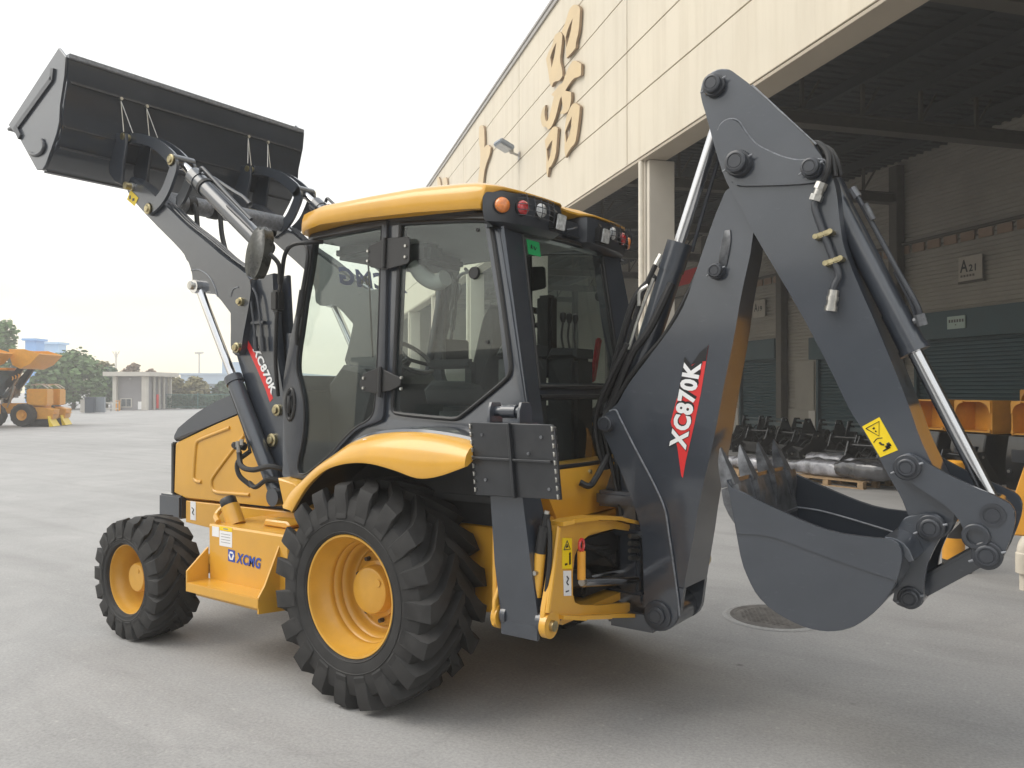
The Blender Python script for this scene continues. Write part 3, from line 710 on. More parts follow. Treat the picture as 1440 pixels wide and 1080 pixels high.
def front_wheel(loc, rz):
    w = node('wheel', BH, loc, rz)
    make_tyre(.345, .43, .243, w, 18, .024, .084, .46)
    make_rim([(.243, -.125), (.251, -.140), (.246, -.149), (.237, -.147), (.232, -.13), (.228, -.10), (.220, -.09), (.214, -.05), (.205, -.03), (.198, .0),
              (.190, .03), (.178, .045), (.16, .045), (.02, .045)], w)
    b = bmesh.new()
    stack(b, (0, .05, 0), (0, -1, 0), [(0, .118), (.06, .112), (.08, .106), (.128, .102), (.138, .094), (.138, 0)], 36)
    cyl(b, (.03, -.088, .05), (.03, -.093, .05), .014, n=12)
    fin('hub_cap', b, M['rimyellow'], w)
    b = bmesh.new()
    for i in range(8):
        a = 2 * math.pi * (i + .5) / 8
        cyl(b, (.145 * math.cos(a), .047, .145 * math.sin(a)), (.145 * math.cos(a), .022, .145 * math.sin(a)), .012, .010, 6)
    fin('wheel_bolts', b, M['rimyellow'], w)
    return w

def copy_tree(o, loc, rz, parent):
    c = o.copy(); COL.objects.link(c); c.parent = parent; c.location = loc; c.rotation_euler = (0, 0, rz)
    for ch in list(o.children):
        d = ch.copy(); COL.objects.link(d); d.parent = c
    return c

rw = rear_wheel((0, -.885, .625), 0)
copy_tree(rw, (0, .885, .625), math.pi, BH)
fw_ = front_wheel((-2.209, -.985, .425), 0)
copy_tree(fw_, (-2.209, .985, .425), math.pi, BH)

# ---------------- axles and chassis
b = bmesh.new()
cyl(b, (0, -.80, .625), (0, .80, .625), .13, n=20)
box(b, (0, 0, .66), (.42, .5, .42), .05)
stack(b, (0, -.82, .625), (0, -1, 0), [(0, .16), (.06, .16), (.07, .12), (.10, .12)], 24)
stack(b, (0, .82, .625), (0, 1, 0), [(0, .16), (.06, .16), (.07, .12), (.10, .12)], 24)
fin('rear_axle', b, M['yellow'], BH)
b = bmesh.new()
cyl(b, (-2.209, -.90, .425), (-2.209, .90, .425), .075, n=16)
box(b, (-2.209, 0, .44), (.26, .36, .26), .03)
cyl(b, (-2.1, -.55, .47), (-2.1, .55, .47), .03, n=12)
fin('front_axle', b, M['yellow'], BH)

b = bmesh.new()
prism(b, [(-2.50, .885), (-.95, .91), (-.95, .70), (-2.05, .695), (-2.50, .715)], -.5, -.44, .006)
prism(b, [(-2.50, .885), (-.95, .91), (-.95, .70), (-2.05, .695), (-2.50, .715)], .44, .5, .006)
box(b, (-1.85, 0, .80), (1.3, .88, .18), .01)
box(b, (-.5, 0, .68), (1.5, .78, .52), .02)
box(b, (-2.209, 0, .63), (.40, .5, .2), .02)
prism(b, [(.30, .50), (.66, .52), (.62, 1.00), (.30, 1.00)], -.60, .60, .008)
prism(b, [(.30, 1.045), (.64, 1.045), (.66, 1.20), (.30, 1.20)], -.585, .585, .008)
fin('chassis', b, M['yellow'], BH)
b = bmesh.new()
box(b, (-1.35, 0, .80), (.9, .86, .36), .02)
box(b, (.15, 0, 1.10), (.9, 1.0, .22), .02)
fin('crossmember', b, M['black'], BH)

# front counterweight bumper
b = bmesh.new()
box(b, (-2.68, 0, .83), (.30, 1.06, .185), .014)
fin('front_bumper', b, M['grey'], BH)

# chassis label
b = bmesh.new(); box(b, (-2.395, -.502, .815), (.07, .003, .145)); lab = fin('safety_label', b, M['white'], BH, 0)
b = bmesh.new()
tube(b, [(-2.41, -.505, .84), (-2.385, -.505, .825), (-2.40, -.505, .80), (-2.38, -.505, .785)], .004, 5)
fin('label_print', b, M['decalblack'], lab)

# ---------------- engine hood
hs = [(-2.650, 1.335), (-2.138, 1.487), (-1.745, 1.597), (-1.242, 1.74), (-1.240, 1.10), (-1.330, .975), (-1.40, .935), (-1.489, .925), (-2.51, .895), (-2.672, .930)]
b = bmesh.new(); prism(b, hs, -.50, .50, .016)
hood = fin('hood', b, M['yellow'], BH, 30)
ht = [(-2.672, 1.405), (-2.60, 1.452), (-2.474, 1.519), (-2.34, 1.582), (-2.202, 1.634), (-2.05, 1.684), (-1.899, 1.722), (-1.55, 1.80), (-1.242, 1.86), (-1.242, 1.752), (-1.75, 1.607), (-2.14, 1.497), (-2.655, 1.345), (-2.675, 1.36)]
b = bmesh.new(); prism(b, ht, -.506, .506, .022)
fin('hood_cover', b, M['grey'], BH, 30)
b = bmesh.new(); box(b, (-2.675, 0, 1.13), (.05, 1.012, .42), .01)
for i in range(9): box(b, (-2.704, 0, .97 + i * .042), (.02, .9, .012))
fin('front_grille', b, M['black'], BH, 30)
for rib in ([(-1.93, 1.475), (-2.12, 1.425), (-2.31, 1.372), (-2.352, 1.345), (-2.367, 1.29), (-2.388, 1.10), (-2.378, 1.06), (-2.34, 1.045), (-2.289, 1.046)],
            [(-1.749, 1.43), (-1.95, 1.26), (-2.13, 1.10), (-2.155, 1.05), (-2.145, 1.005), (-2.09, .981), (-1.9, .985), (-1.692, .991)]):
    b = bmesh.new(); tube(b, [(x, -.500, z) for x, z in rib], .0145, 8, 4)
    o = fin('pressed_rib', b, M['yellow'], hood, 60); mirror(o)

# ---------------- fuel tank, step and filler
def tank():
    b = bmesh.new()
    prism(b, [(-1.53, .856), (-.70, .860), (-.70, .56), (-.80, .44), (-1.52, .44)], -.95, -.50, .012)
    t = fin('side_tank', b, M['yellow'], BH, 30)
    b = bmesh.new()
    box(b, (-1.165, -1.025, .482), (.76, .16, .02), .004)
    box(b, (-1.165, -1.101, .462), (.76, .014, .062), .004)
    def gus(x0, x1):
        vs = [(-.945, .70), (-.945, .44), (-1.104, .43), (-1.104, .565)]
        a = [b.verts.new((x0, y, z)) for y, z in vs]; c = [b.verts.new((x1, y, z)) for y, z in vs]
        b.faces.new(a); b.faces.new(c[::-1])
        for i in range(4): b.faces.new((a[i], a[(i + 1) % 4], c[(i + 1) % 4], c[i]))
    gus(-1.548, -1.534)
    vs = [(-.945, .80), (-.70, .80), (-.70, .36), (-1.104, .40), (-1.104, .50), (-1.06, .56)]
    a = [b.verts.new((-.800, y, z)) for y, z in vs]; c = [b.verts.new((-.786, y, z)) for y, z in vs]
    b.faces.new(a); b.faces.new(c[::-1])
    for i in range(6): b.faces.new((a[i], a[(i + 1) % 6], c[(i + 1) % 6], c[i]))
    prism(b, [(-1.53, .438), (-.80, .438), (-.80, .40), (-1.50, .40)], -1.06, -.5, .004)
    fin('step', b, M['yellow'], t, 30)
    b = bmesh.new()
    prism(b, [(-1.15, .862), (-.90, .862), (-.88, .885), (-.91, .908), (-1.13, .905)], -.80, -.66, .01)
    fin('tank_cover', b, M['yellow'], t, 40)
    return t
tk = tank()
mirror(tk)
b = bmesh.new()
cyl(b, (-1.40, -.82, .84), (-1.475, -.82, .965), .062, n=24)
tube(b, [(-1.49, -.90, .865), (-1.57, -.86, .90), (-1.56, -.80, .955), (-1.49, -.77, .965)], .02, 8)
nk = fin('filler_neck', b, M['yellow'], BH)
b = bmesh.new()
stack(b, (-1.470, -.82, .957), (-.515, 0, .857), [(0, .050), (.012, .056), (.06, .056), (.068, .050), (.072, 0)], 24)
fin('filler_cap', b, M['black'], nk)
# maker's logo and stickers on the tank
f = ypl(-.953)
lb = Vector((-1.308, .635)); rb_ = Vector((-.963, .622)); h_ = Vector((0, .078))
b = bmesh.new(); prism(b, [(-1.308, .634), (-1.236, .631), (-1.236, .709), (-1.308, .712)], -.952, -.9505, 0)
lg = fin('maker_logo', b, M['blue'], BH, 0)
b = bmesh.new(); cx, cz, rr = -1.272, .672, .031
prism(b, [(cx + rr * .95 * math.cos(R(a)), cz + rr * math.sin(R(a))) for a in range(0, 360, 60)], -.9535, -.952, 0)
fin('logo_hexagon', b, M['white'], lg, 0)
b = bmesh.new(); prism(b, [(cx - .018, cz + .014), (cx + .018, cz + .014), (cx, cz - .018)], -.955, -.9535, 0)
fin('logo_triangle', b, M['blue'], lg, 0)
lettering('logo_lettering', 'XCMG', (-1.222, .632), (-.965, .622), (-1.222, .702), M['blue'], lg, ypl(-.9535), .032, .22)
b = bmesh.new(); box(b, (-1.447, -.951, .812), (.075, .002, .066)); fin('paper_label', b, M['white'], BH, 0)
b = bmesh.new(); box(b, (-1.335, -.951, .775), (.135, .002, .10)); pl = fin('paper_label', b, M['white'], BH, 0)
b = bmesh.new(); box(b, (-1.335, -.951, .841), (.135, .002, .026)); fin('label_header', b, M['warn'], pl, 0)
b = bmesh.new()
for i in range(4): box(b, (-1.335, -.9525, .805 - i * .018), (.10, .001, .003))
box(b, (-1.335, -.9525, .841), (.05, .001, .007))
fin('label_print', b, M['concgrey'], pl, 0)

# ---------------- rear fenders
def fender():
    lo = spline([(x, 0, z) for x, z in [(-.470, 1.045)] + P['fender_low'][:-1] + [(.83, 1.383)]], 4)
    up = spline([(x, 0, z) for x, z in [(-.62, 1.08)] + P['fender_up'][:-1] + [(.83, 1.484)]], 4)
    def res(c, n):
        L = [0]
        for a, q in zip(c, c[1:]): L.append(L[-1] + (q - a).length)
        out = []; j = 0
        for i in range(n):
            t = L[-1] * i / (n - 1)
            while j < len(L) - 2 and L[j + 1] < t: j += 1
            s = (t - L[j]) / max(1e-9, L[j + 1] - L[j]); out.append(c[j].lerp(c[j + 1], s))
        return out
    N = 40; lo, up = res(lo, N), res(up, N)
    secs = []
    for i in range(N):
        l, u = lo[i], up[i]
        m = u.lerp(l, .45)
        s = [(u.x, -.66, u.z + .022), (u.x, -.86, u.z + .022), (u.x, -.985, u.z + .018), (u.x, -1.045, u.z + .004), (u.x * .8 + l.x * .2, -1.085, u.z * .84 + l.z * .16), (m.x, -1.112, m.z),
             (l.x, -1.122, l.z + .012), (l.x, -1.118, l.z), (l.x, -1.100, l.z + .002), (l.x * .8 + u.x * .2, -1.06, l.z * .75 + u.z * .25), (u.x, -.98, u.z - .02), (u.x, -.66, u.z - .01)]
        secs.append(s)
    b = bmesh.new(); loft(b, secs)
    fd = fin('fender', b, M['yellow'], BH, 50)
    b = bmesh.new()                                             # charcoal shelf between the yellow lip and the cab
    loft(b, [[(s[0][0], -.64, s[0][2] + .014), (s[0][0], -.90, s[0][2] + .014), (s[0][0], -1.000, s[2][2] + .008), (s[0][0], -1.012, s[2][2] - .006), (s[0][0], -.64, s[0][2] - .008)] for s in secs[2:]])
    fin('fender_shelf', b, M['grey'], fd, 40)
    b = bmesh.new()                                             # black liner beneath it
    loft(b, [[(s[10][0], -1.055, s[9][2] - .004), (s[10][0], -.98, s[10][2] - .008), (s[10][0], -.62, s[11][2] - .010), (s[10][0], -.62, s[11][2] - .035), (s[10][0], -.98, s[10][2] - .032), (s[10][0], -1.05, s[9][2] - .02)] for s in secs])
    box(b, (.22, -.63, 1.22), (1.15, .03, .42))
    fin('fender_liner', b, M['black'], fd, 40)
    b = bmesh.new()
    cyl(b, (.085, -1.058, 1.462), (.085, -1.072, 1.466), .03, n=6)
    sk = fin('round_sticker', b, M['white'], fd, 0)
    b = bmesh.new(); box(b, (.085, -1.075, 1.466), (.012, .003, .035), rot=Matrix.Rotation(R(35), 3, 'Y')); fin('sticker_mark', b, M['red'], sk, 0)
    return fd
fd = fender(); mirror(fd)
b = bmesh.new()
prism(b, [(-.925, 1.195), (-.76, 1.175), (-.66, 1.10), (-.58, 1.03), (-.62, 1.0), (-.72, 1.06), (-.80, 1.02), (-.87, 1.03)], -.86, -.70, .010)
o = fin('fender_bracket', b, M['yellow'], BH, 40); mirror(o)

# ---------------- cab
CT = lambda x, t, z: (x, -.794 + .045 * z + t, z)
fcab = lambda off: (lambda x, z: (x, -.794 + .045 * z + off, z))
cab_out = [(-.830, 2.80), (.10, 2.79), (.690, 2.73), (.715, 2.62), (.80, 2.24), (.875, 1.867), (.91, 1.70), (.935, 1.55), (.935, 1.40), (.62, 1.40), (.30, 1.48), (.0, 1.50), (-.228, 1.44), (-.414, 1.34), (-.721, 1.10), (-.93, 1.10), (-1.02, 1.20), (-1.035, 1.60), (-1.045, 1.80), (-.985, 2.09), (-.90, 2.40)]
door_o = soft([(-.800, 2.772), (-.119, 2.775), (-.110, 2.40), (-.100, 1.98), (-.092, 1.620), (-.11, 1.583), (-.17, 1.564), (-.307, 1.527), (-.416, 1.445), (-.538, 1.343), (-.74, 1.189), (-.91, 1.20), (-.953, 1.332), (-.992, 1.517), (-1.012, 1.70), (-1.014, 1.83), (-.961, 2.089), (-.873, 2.403)], 2, 40)
door_g = soft([(-.768, 2.728), (-.160, 2.742), (-.160, 2.4), (-.160, 2.0), (-.165, 1.66), (-.186, 1.605), (-.23, 1.572), (-.31, 1.544), (-.417, 1.471), (-.539, 1.360), (-.755, 1.222), (-.82, 1.222), (-.845, 1.27), (-.80, 1.42), (-.788, 1.56), (-.80, 1.68), (-.845, 1.80), (-.885, 1.88), (-.884, 2.0), (-.855, 2.15), (-.82, 2.4)], 2, 50)
quart = soft([(-.012, 2.745), (.640, 2.690), (.660, 2.65), (.74, 2.28), (.815, 1.90), (.812, 1.85), (.785, 1.815), (.50, 1.625), (.46, 1.604), (.40, 1.602), (0.0, 1.622), (-.028, 1.64), (-.030, 1.68), (-.022, 2.1)], 2, 60)
inner = [(x * .985 - .001, (z - 2) * .985 + 2.0) for x, z in door_o]
def grow(pts, d):
    n = len(pts); out = []
    area = sum(pts[i - 1][0] * pts[i][1] - pts[i][0] * pts[i - 1][1] for i in range(n))
    sg = 1 if area > 0 else -1
    for i in range(n):
        a, c = Vector(pts[i - 1]), Vector(pts[(i + 1) % n]); t = (c - a).normalized()
        out.append((pts[i][0] + t.y * d * sg, pts[i][1] - t.x * d * sg))
    return out
cabf = plate('cab_side', cab_out, [grow(door_o, -.02), quart], .045, M['grey'], BH, CT, .006)
def cabside():
    out = [cabf]
    d = plate('cab_door', grow(door_o, .006), [door_g], .03, M['greymat'], BH, lambda x, t, z: CT(x, t - .022, z), .008)
    plate('door_glass', grow(door_g, .012), [], .005, M['glass'], d, lambda x, t, z: CT(x, t - .012, z))
    b = bmesh.new()
    loop = [(x, -.794 + .045 * z - .026, z) for x, z in grow(door_g, .004)]
    tube(b, loop + [loop[0]], .008, 6, smooth=False)
    fin('glass_seal', b, M['black'], d)
    b = bmesh.new()                                              # grab bars and handle recess
    fz = lambda x, z, o: (x, -.794 + .045 * z - o, z)
    tube(b, [fz(-.86, 2.72, .03), fz(-.79, 2.66, .06), fz(-.765, 2.58, .075), fz(-.80, 2.38, .075), fz(-.845, 2.15, .07), fz(-.865, 2.05, .05)], .013, 8)
    tube(b, [fz(-.80, 2.40, .075), fz(-.83, 2.23, .074)], .021, 8)
    fin('grab_bar', b, M['black'], d)
    b = bmesh.new()
    ring_ = [fz(-.93 + .042 * math.cos(a), 1.665 + .10 * math.sin(a), .03) for a in [2 * math.pi * i / 24 for i in range(25)]]
    tube(b, ring_, .014, 8, smooth=False)
    prism(b, [(-.93 + .036 * math.cos(2 * math.pi * i / 24), 1.665 + .095 * math.sin(2 * math.pi * i / 24)) for i in range(24)], .0, .01, 0, lambda x, y, z: CT(x, y - .03, z))
    tube(b, [fz(-.935, 1.72, .04), fz(-.925, 1.66, .05), fz(-.93, 1.61, .04)], .012, 8)
    fin('door_handle', b, M['black'], d)
    # quarter window
    q = plate('quarter_window', grow(quart, .015), [], .005, M['glass'], BH, lambda x, t, z: CT(x, t - .004, z))
    b = bmesh.new()
    loop = [fz(x, z, .010) for x, z in grow(quart, .004)]
    tube(b, loop + [loop[0]], .0125, 8, smooth=False)
    fin('glass_seal', b, M['black'], q)
    b = bmesh.new()
    cyl(b, fz(.555, 2.405, .005), fz(.555, 2.405, .022), .036, .033, 20)
    for x, z in ((.565, 2.645), (.655, 2.02)): cyl(b, fz(x, z, .004), fz(x, z, .010), .011, n=10)
    fin('window_knob', b, M['black'], q)
    # hinges
    for hp in ([(-.25, 2.615), (-.235, 2.635), (-.10, 2.665), (.075, 2.655), (.092, 2.64), (.096, 2.51), (.08, 2.495), (-.10, 2.475), (-.22, 2.50), (-.245, 2.52)],
               [(-.285, 1.80), (-.25, 1.86), (-.125, 1.893), (.04, 1.835), (.06, 1.815), (.055, 1.785), (-.02, 1.755), (-.148, 1.738), (-.255, 1.752), (-.28, 1.775)]):
        b = bmesh.new(); prism(b, hp, -.046, -.034, .003, CT)
        zc = sum(z for x, z in hp) / len(hp)
        cyl(b, fz(-.105, zc - .085, .052), fz(-.105, zc + .095, .052), .012, n=10)
        hg = fin('door_hinge', b, M['black'], BH)
        b = bmesh.new()
        for dx, dz in ((-.155, .03), (-.155, -.03), (.155, .03), (.155, -.035)):
            cyl(b, fz(-.09 + dx, zc + dz, .044), fz(-.09 + dx, zc + dz, .055), .011, .009, 6)
        fin('hinge_bolts', b, M['steel'], hg)
    # corner pillar at the back
    b = bmesh.new()
    loft(b, [[(.60, -.680, 2.73), (.700, -.668, 2.73), (.712, -.655, 2.73), (.70, -.47, 2.73), (.62, -.46, 2.73)],
             [(.72, -.700, 2.20), (.803, -.695, 2.20), (.815, -.68, 2.20), (.775, -.475, 2.20), (.70, -.465, 2.20)],
             [(.82, -.728, 1.60), (.920, -.725, 1.60), (.932, -.71, 1.60), (.868, -.485, 1.60), (.80, -.475, 1.60)],
             [(.84, -.735, 1.30), (.935, -.732, 1.30), (.945, -.715, 1.30), (.89, -.49, 1.30), (.82, -.48, 1.30)]])
    p = fin('rear_pillar', b, M['grey'], BH, 30)
    return [d, q, p]
lst = cabside()
for o in [cabf] + lst + [o for o in bpy.data.objects if o.name.startswith('door_hinge') and o.parent == BH]: mirror(o)

# cab floor, back wall below the glass, roof ring, windscreen
b = bmesh.new()
box(b, (-.10, 0, 1.165), (1.75, 1.42, .05), .01)
fin('cab_floor', b, M['interior'], BH)
b = bmesh.new()
box(b, (-.99, 0, 1.45), (.05, 1.40, .60), .01)
box(b, (-.30, .60, 1.42), (1.2, .10, .46), .02)
box(b, (-.15, 0, 2.755), (1.40, 1.36, .035), .008)
box(b, (.18, -.68, 1.33), (1.2, .05, .34))
box(b, (.18, .68, 1.33), (1.2, .05, .34))
fin('cab_wall', b, M['interior'], BH)
b = bmesh.new()
fr = lambda x, y, z: (.69 + (2.65 - z) * .152, y, z)
box(b, (.67, 0, 2.695), (.09, 1.30, .09), .012)
fin('rear_header', b, M['grey'], BH)
b = bmesh.new()
loft(b, [[fr(0, y, z) for z in (1.80,)][0:1] + [fr(0, y, 1.70), (fr(0, y, 1.70)[0] - .05, y, 1.70), (fr(0, y, 1.80)[0] - .05, y, 1.80)] for y in (-.50, .50)])
fin('rear_frame', b, M['grey'], BH)
def rglass(name, z0, z1, hw0, hw1, m):
    b = bmesh.new(); secs = []
    for z, hw in ((z0, hw0), ((z0 + z1) / 2, (hw0 + hw1) / 2), (z1, hw1)):
        x = .69 + (2.65 - z) * .152
        secs.append([(x + .012 + .03 * (1 - (2 * i / 8 - 1) ** 2), hw * (2 * i / 8 - 1), z) for i in range(9)])
    loft(b, secs, False, False)
    for fce in list(b.faces): fce.smooth = True
    return fin(name, b, m, BH, 60)
g1 = rglass('rear_window', 1.78, 2.66, .475, .455, M['darkglass'])
g2 = rglass('lower_rear_window', 1.335, 1.715, .44, .475, M['darkglass'])
b = bmesh.new()
for z, hw in ((1.775, .48), (1.72, .48)):
    tube(b, [(.69 + (2.65 - z) * .152 + .014 + .03 * (1 - (2 * i / 8 - 1) ** 2), hw * (2 * i / 8 - 1), z) for i in range(9)], .014, 8)
tube(b, [(.69 + (2.65 - 1.33) * .152 + .014 + .03 * (1 - (2 * i / 8 - 1) ** 2), .46 * (2 * i / 8 - 1), 1.33) for i in range(9)], .016, 8)
for s in (-1, 1): tube(b, [(.705, .458 * s, 2.655), (.775, .468 * s, 2.2), (.84, .48 * s, 1.77)], .012, 8)
tube(b, [(.700, -.455, 2.662), (.73, 0, 2.668), (.700, .455, 2.662)], .012, 8)
fin('glass_seal', b, M['black'], g1)
b = bmesh.new(); box(b, (.745, -.395, 2.565), (.004, .125, .085), rot=Matrix.Rotation(R(-9), 3, 'Y')); st = fin('green_sticker', b, M['greentag'], g1, 0)
b = bmesh.new()
tube(b, [(.752, -.432, 2.56), (.750, -.425, 2.58), (.752, -.42, 2.555)], .003, 4, smooth=False)
tube(b, [(.752, -.405, 2.575), (.752, -.39, 2.555), (.75, -.375, 2.57)], .003, 4, smooth=False)
fin('sticker_writing', b, M['decalblack'], st)
b = bmesh.new()
tube(b, [(.775, .32, 2.56), (.80, .36, 2.25), (.835, .41, 1.90)], .007, 6)
box(b, (.845, .40, 1.86), (.03, .05, .16), .006)
fin('rear_wiper', b, M['black'], g1)
b = bmesh.new()
vs = [(-.835, -.645, 2.74), (-.835, .645, 2.74), (-1.035, .70, 1.78), (-1.035, -.70, 1.78)]
mid = lambda a, c, x: tuple((Vector(a) + Vector(c)) / 2 + Vector((x, 0, 0)))
loft(b, [[vs[0], mid(vs[0], vs[1], -.04), vs[1]], [mid(vs[0], vs[3], -.05), mid(mid(vs[0], vs[1], 0), mid(vs[3], vs[2], 0), -.09), mid(vs[1], vs[2], -.05)], [vs[3], mid(vs[3], vs[2], -.04), vs[2]]], False, False)
ws = fin('windscreen', b, M['glass'], BH, 60)
# the maker's name on the windscreen reads from the front, so it is mirrored from behind
lettering('logo_lettering', 'XCMG', (-.875, .34, 2.49)[1:], (-.34, 2.49), (.34, 2.62), M['blue'], ws, lambda y, z: (-.925 + (2.6 - z) * .2 + .03 - .05 * (1 - (y / .65) ** 2), y, z), .04)
b = bmesh.new()
tube(b, [(-.895, -.09, 2.70), (-.96, .0, 2.30), (-1.00, .06, 2.0)], .007, 6)
fin('front_wiper', b, M['black'], ws)

# rear fairing below the glass
def ring_plan(z, hw, x, bulge):
    return [(x + bulge * (1 - (2 * i / 12 - 1) ** 2), hw * (2 * i / 12 - 1), z) for i in range(13)]
b = bmesh.new()
loft(b, [ring_plan(1.345, .55, .895, .045) + [(.80, .55, 1.345), (.80, -.55, 1.345)], ring_plan(1.30, .56, .905, .045) + [(.80, .56, 1.30), (.80, -.56, 1.30)],
         ring_plan(1.18, .52, .925, .045) + [(.80, .52, 1.18), (.80, -.52, 1.18)], ring_plan(1.04, .40, .905, .045) + [(.80, .40, 1.04), (.80, -.40, 1.04)]])
fr_ = fin('rear_fairing', b, M['yellow'], BH, 45)
b = bmesh.new()
for y, z in ((-.12, 1.285), (.30, 1.29)): cyl(b, (.94, y, z), (.962, y, z), .016, .013, 6)
fin('fairing_bolts', b, M['zinc'], fr_)

# roof
def zb(x):
    if x < -.68: return 2.755 + (x + .84) * .26
    if x < .06: return 2.7966 - (x + .68) * .024
    if x < .665: return 2.779 - (x - .06) * .076
    return min(2.838, 2.733 + (x - .665) * 4.0)
def zt(x): return 2.918 - max(0, -.70 - x) * .35 if x < 0 else 2.918 - .036 * (x / .7) ** 2 - .014 * (x / .7)
half = [(-.86, 0), (-.86, .40), (-.855, .64), (-.83, .745), (-.77, .788), (-.60, .80), (-.2, .803), (.2, .803), (.55, .80), (.63, .795), (.664, .786), (.692, .772), (.755, .70), (.785, .55), (.80, .35), (.80, .20), (.775, .145), (.735, .11), (.725, 0)]
plan = [(x, -y) for x, y in half] + [(x, y) for x, y in half[-2:0:-1]]
b = bmesh.new(); secs = []
for ins, fz_, ov in ((.05, 0, 0), (.012, 0.0, 0), (.0, .16, 0), (.0, .62, 0), (.012, .86, 0), (.04, 1.0, 0), (.10, 1.0, .02), (.22, 1.0, .042), (.40, 1.0, .055)):
    gp = grow(plan, -ins) if ins < .05 else [(x - ins * (x + .03) / .83, y - ins * y / .80) for x, y in plan]
    secs.append([(x, y, zb(x) + fz_ * (zt(x) - zb(x)) + ov) for x, y in gp])
loft(b, secs)
roof = fin('cab_roof', b, M['yellow'], BH, 50)
b = bmesh.new(); box(b, (-.12, 0, 2.735), (1.40, 1.30, .012)); fin('headliner', b, M['headliner'], roof, 0)
def pod(s):
    b = bmesh.new()
    pl = [(.60, -.60), (.672, -.781), (.70, -.766), (.757, -.70), (.788, -.55), (.802, -.35), (.802, -.20), (.78, -.145), (.73, -.12), (.60, -.12)]
    lv = []
    for ins, zz in ((.06, 2.635), (.015, 2.665), (.004, 2.72), (.004, 2.80), (.012, 2.834)):
        gp = grow(pl, -ins); lv.append([(x, y, zz + (.02 if zz < 2.7 else 0) * (y + .8)) for x, y in gp])
    loft(b, lv)
    p = fin('lamp_housing', b, M['greymat'], BH, 40)
    n1 = Vector((.80, -.60, 0)).normalized()
    def lamp(name, c, nrm, r, m):
        b = bmesh.new(); stack(b, Vector(c) - nrm * .02, nrm, [(0, r * 1.10), (.03, r * 1.10), (.032, r)], 28); l_ = fin(name, b, M['black'], p)
        b = bmesh.new(); stack(b, Vector(c) + nrm * .0, nrm, [(0, r), (.018, r * .98), (.03, r * .80), (.036, r * .45), (.038, 0)], 28); fin('lens', b, m, l_, 60)
        return l_
    lamp('indicator_lamp', (.748, -.705, 2.752), Vector((.80, -.60, 0)).normalized(), .043, M['amber'])
    lamp('tail_lamp', (.783, -.572, 2.757), Vector((.98, -.18, 0)).normalized(), .041, M['redlens'])
    lamp('reversing_lamp', (.796, -.415, 2.767), Vector((1, -.08, 0)).normalized(), .041, M['clearlens'])
    b = bmesh.new()                                               # wire guard over the two round lamps
    for z in (2.71, 2.74, 2.77, 2.80, 2.82): tube(b, [(.80, -.63, z), (.835, -.57, z), (.85, -.41, z), (.84, -.335, z)], .0025, 5)
    for y in (-.60, -.53, -.46, -.39, -.335): tube(b, [(.838, y, 2.705), (.85, y, 2.76), (.838, y, 2.825)], .0025, 5)
    fin('lamp_guard', b, M['greymat'], p)
    b = bmesh.new(); box(b, (.812, -.262, 2.728), (.06, .105, .100), .012, Matrix.Rotation(R(10), 3, 'Y')); bar(b, (.79, -.262, 2.80), (.81, -.262, 2.77), .03, .02)
    wl_ = fin('work_lamp', b, M['black'], p)
    b = bmesh.new(); box(b, (.846, -.262, 2.722), (.008, .092, .088), .004, Matrix.Rotation(R(10), 3, 'Y')); fin('lens', b, M['clearlens'], wl_)
    return p
pd = pod(-1); mirror(pd)
b = bmesh.new()
box(b, (.715, 0, 2.745), (.03, .26, .10), .01); box(b, (.735, .02, 2.70), (.05, .16, .025), .008)
tube(b, [(.74, -.03, 2.725), (.765, 0, 2.735), (.76, .05, 2.75)], .008, 6)
fin('roof_valance', b, M['greymat'], BH)

# cab interior
b = bmesh.new()
prism(b, [(-.22, 1.66), (.20, 1.66), (.24, 1.72), (.22, 1.80), (-.18, 1.82), (-.25, 1.76)], -.24, .24, .03)
st = fin('operator_seat', b, M['seat'], BH, 45)
b = bmesh.new(); prism(b, [(.10, 1.78), (.24, 1.76), (.32, 2.05), (.36, 2.22), (.34, 2.28), (.28, 2.29), (.22, 2.20)], -.22, .22, .03); fin('backrest', b, M['seat'], st, 45)
b = bmesh.new(); prism(b, [(.30, 2.27), (.37, 2.27), (.39, 2.40), (.36, 2.44), (.31, 2.42)], -.13, .13, .02); fin('headrest', b, M['seat'], st, 45)
b = bmesh.new(); box(b, (0, 0, 1.43), (.36, .34, .44), .03); fin('seat_base', b, M['interior'], st)
for s in (-1, 1):
    b = bmesh.new(); box(b, (.06, .31 * s, 1.92), (.36, .07, .06), .02); bar(b, (.20, .29 * s, 1.80), (.20, .29 * s, 1.93), .04, .05); fin('armrest', b, M['seat'], st)
b = bmesh.new()
prism(b, [(-1.0, 1.80), (-.86, 1.93), (-.66, 1.90), (-.58, 1.80), (-.66, 1.50), (-.74, 1.20), (-1.0, 1.20)], -.38, .34, .03)
prism(b, [(-.98, 1.70), (-.86, 1.78), (-.70, 1.70), (-.72, 1.25), (-.98, 1.25)], .34, .66, .03)
da = fin('dashboard', b, M['interior'], BH)
b = bmesh.new()
cyl(b, (-.74, 0, 1.80), (-.60, 0, 1.98), .04, n=14)
q = Vector((.14, 0, .18)).normalized(); u_, v_ = frame(q)
tube(b, [Vector((-.59, 0, 1.99)) + u_ * (.19 * math.cos(a)) + v_ * (.19 * math.sin(a)) for a in [2 * math.pi * i / 28 for i in range(29)]], .016, 8, smooth=False)
for a in (0.5, 2.6, 4.7): tube(b, [(-.60, 0, 1.975), Vector((-.59, 0, 1.99)) + u_ * (.19 * math.cos(a)) + v_ * (.19 * math.sin(a))], .014, 6)
fin('steering_wheel', b, M['black'], da)
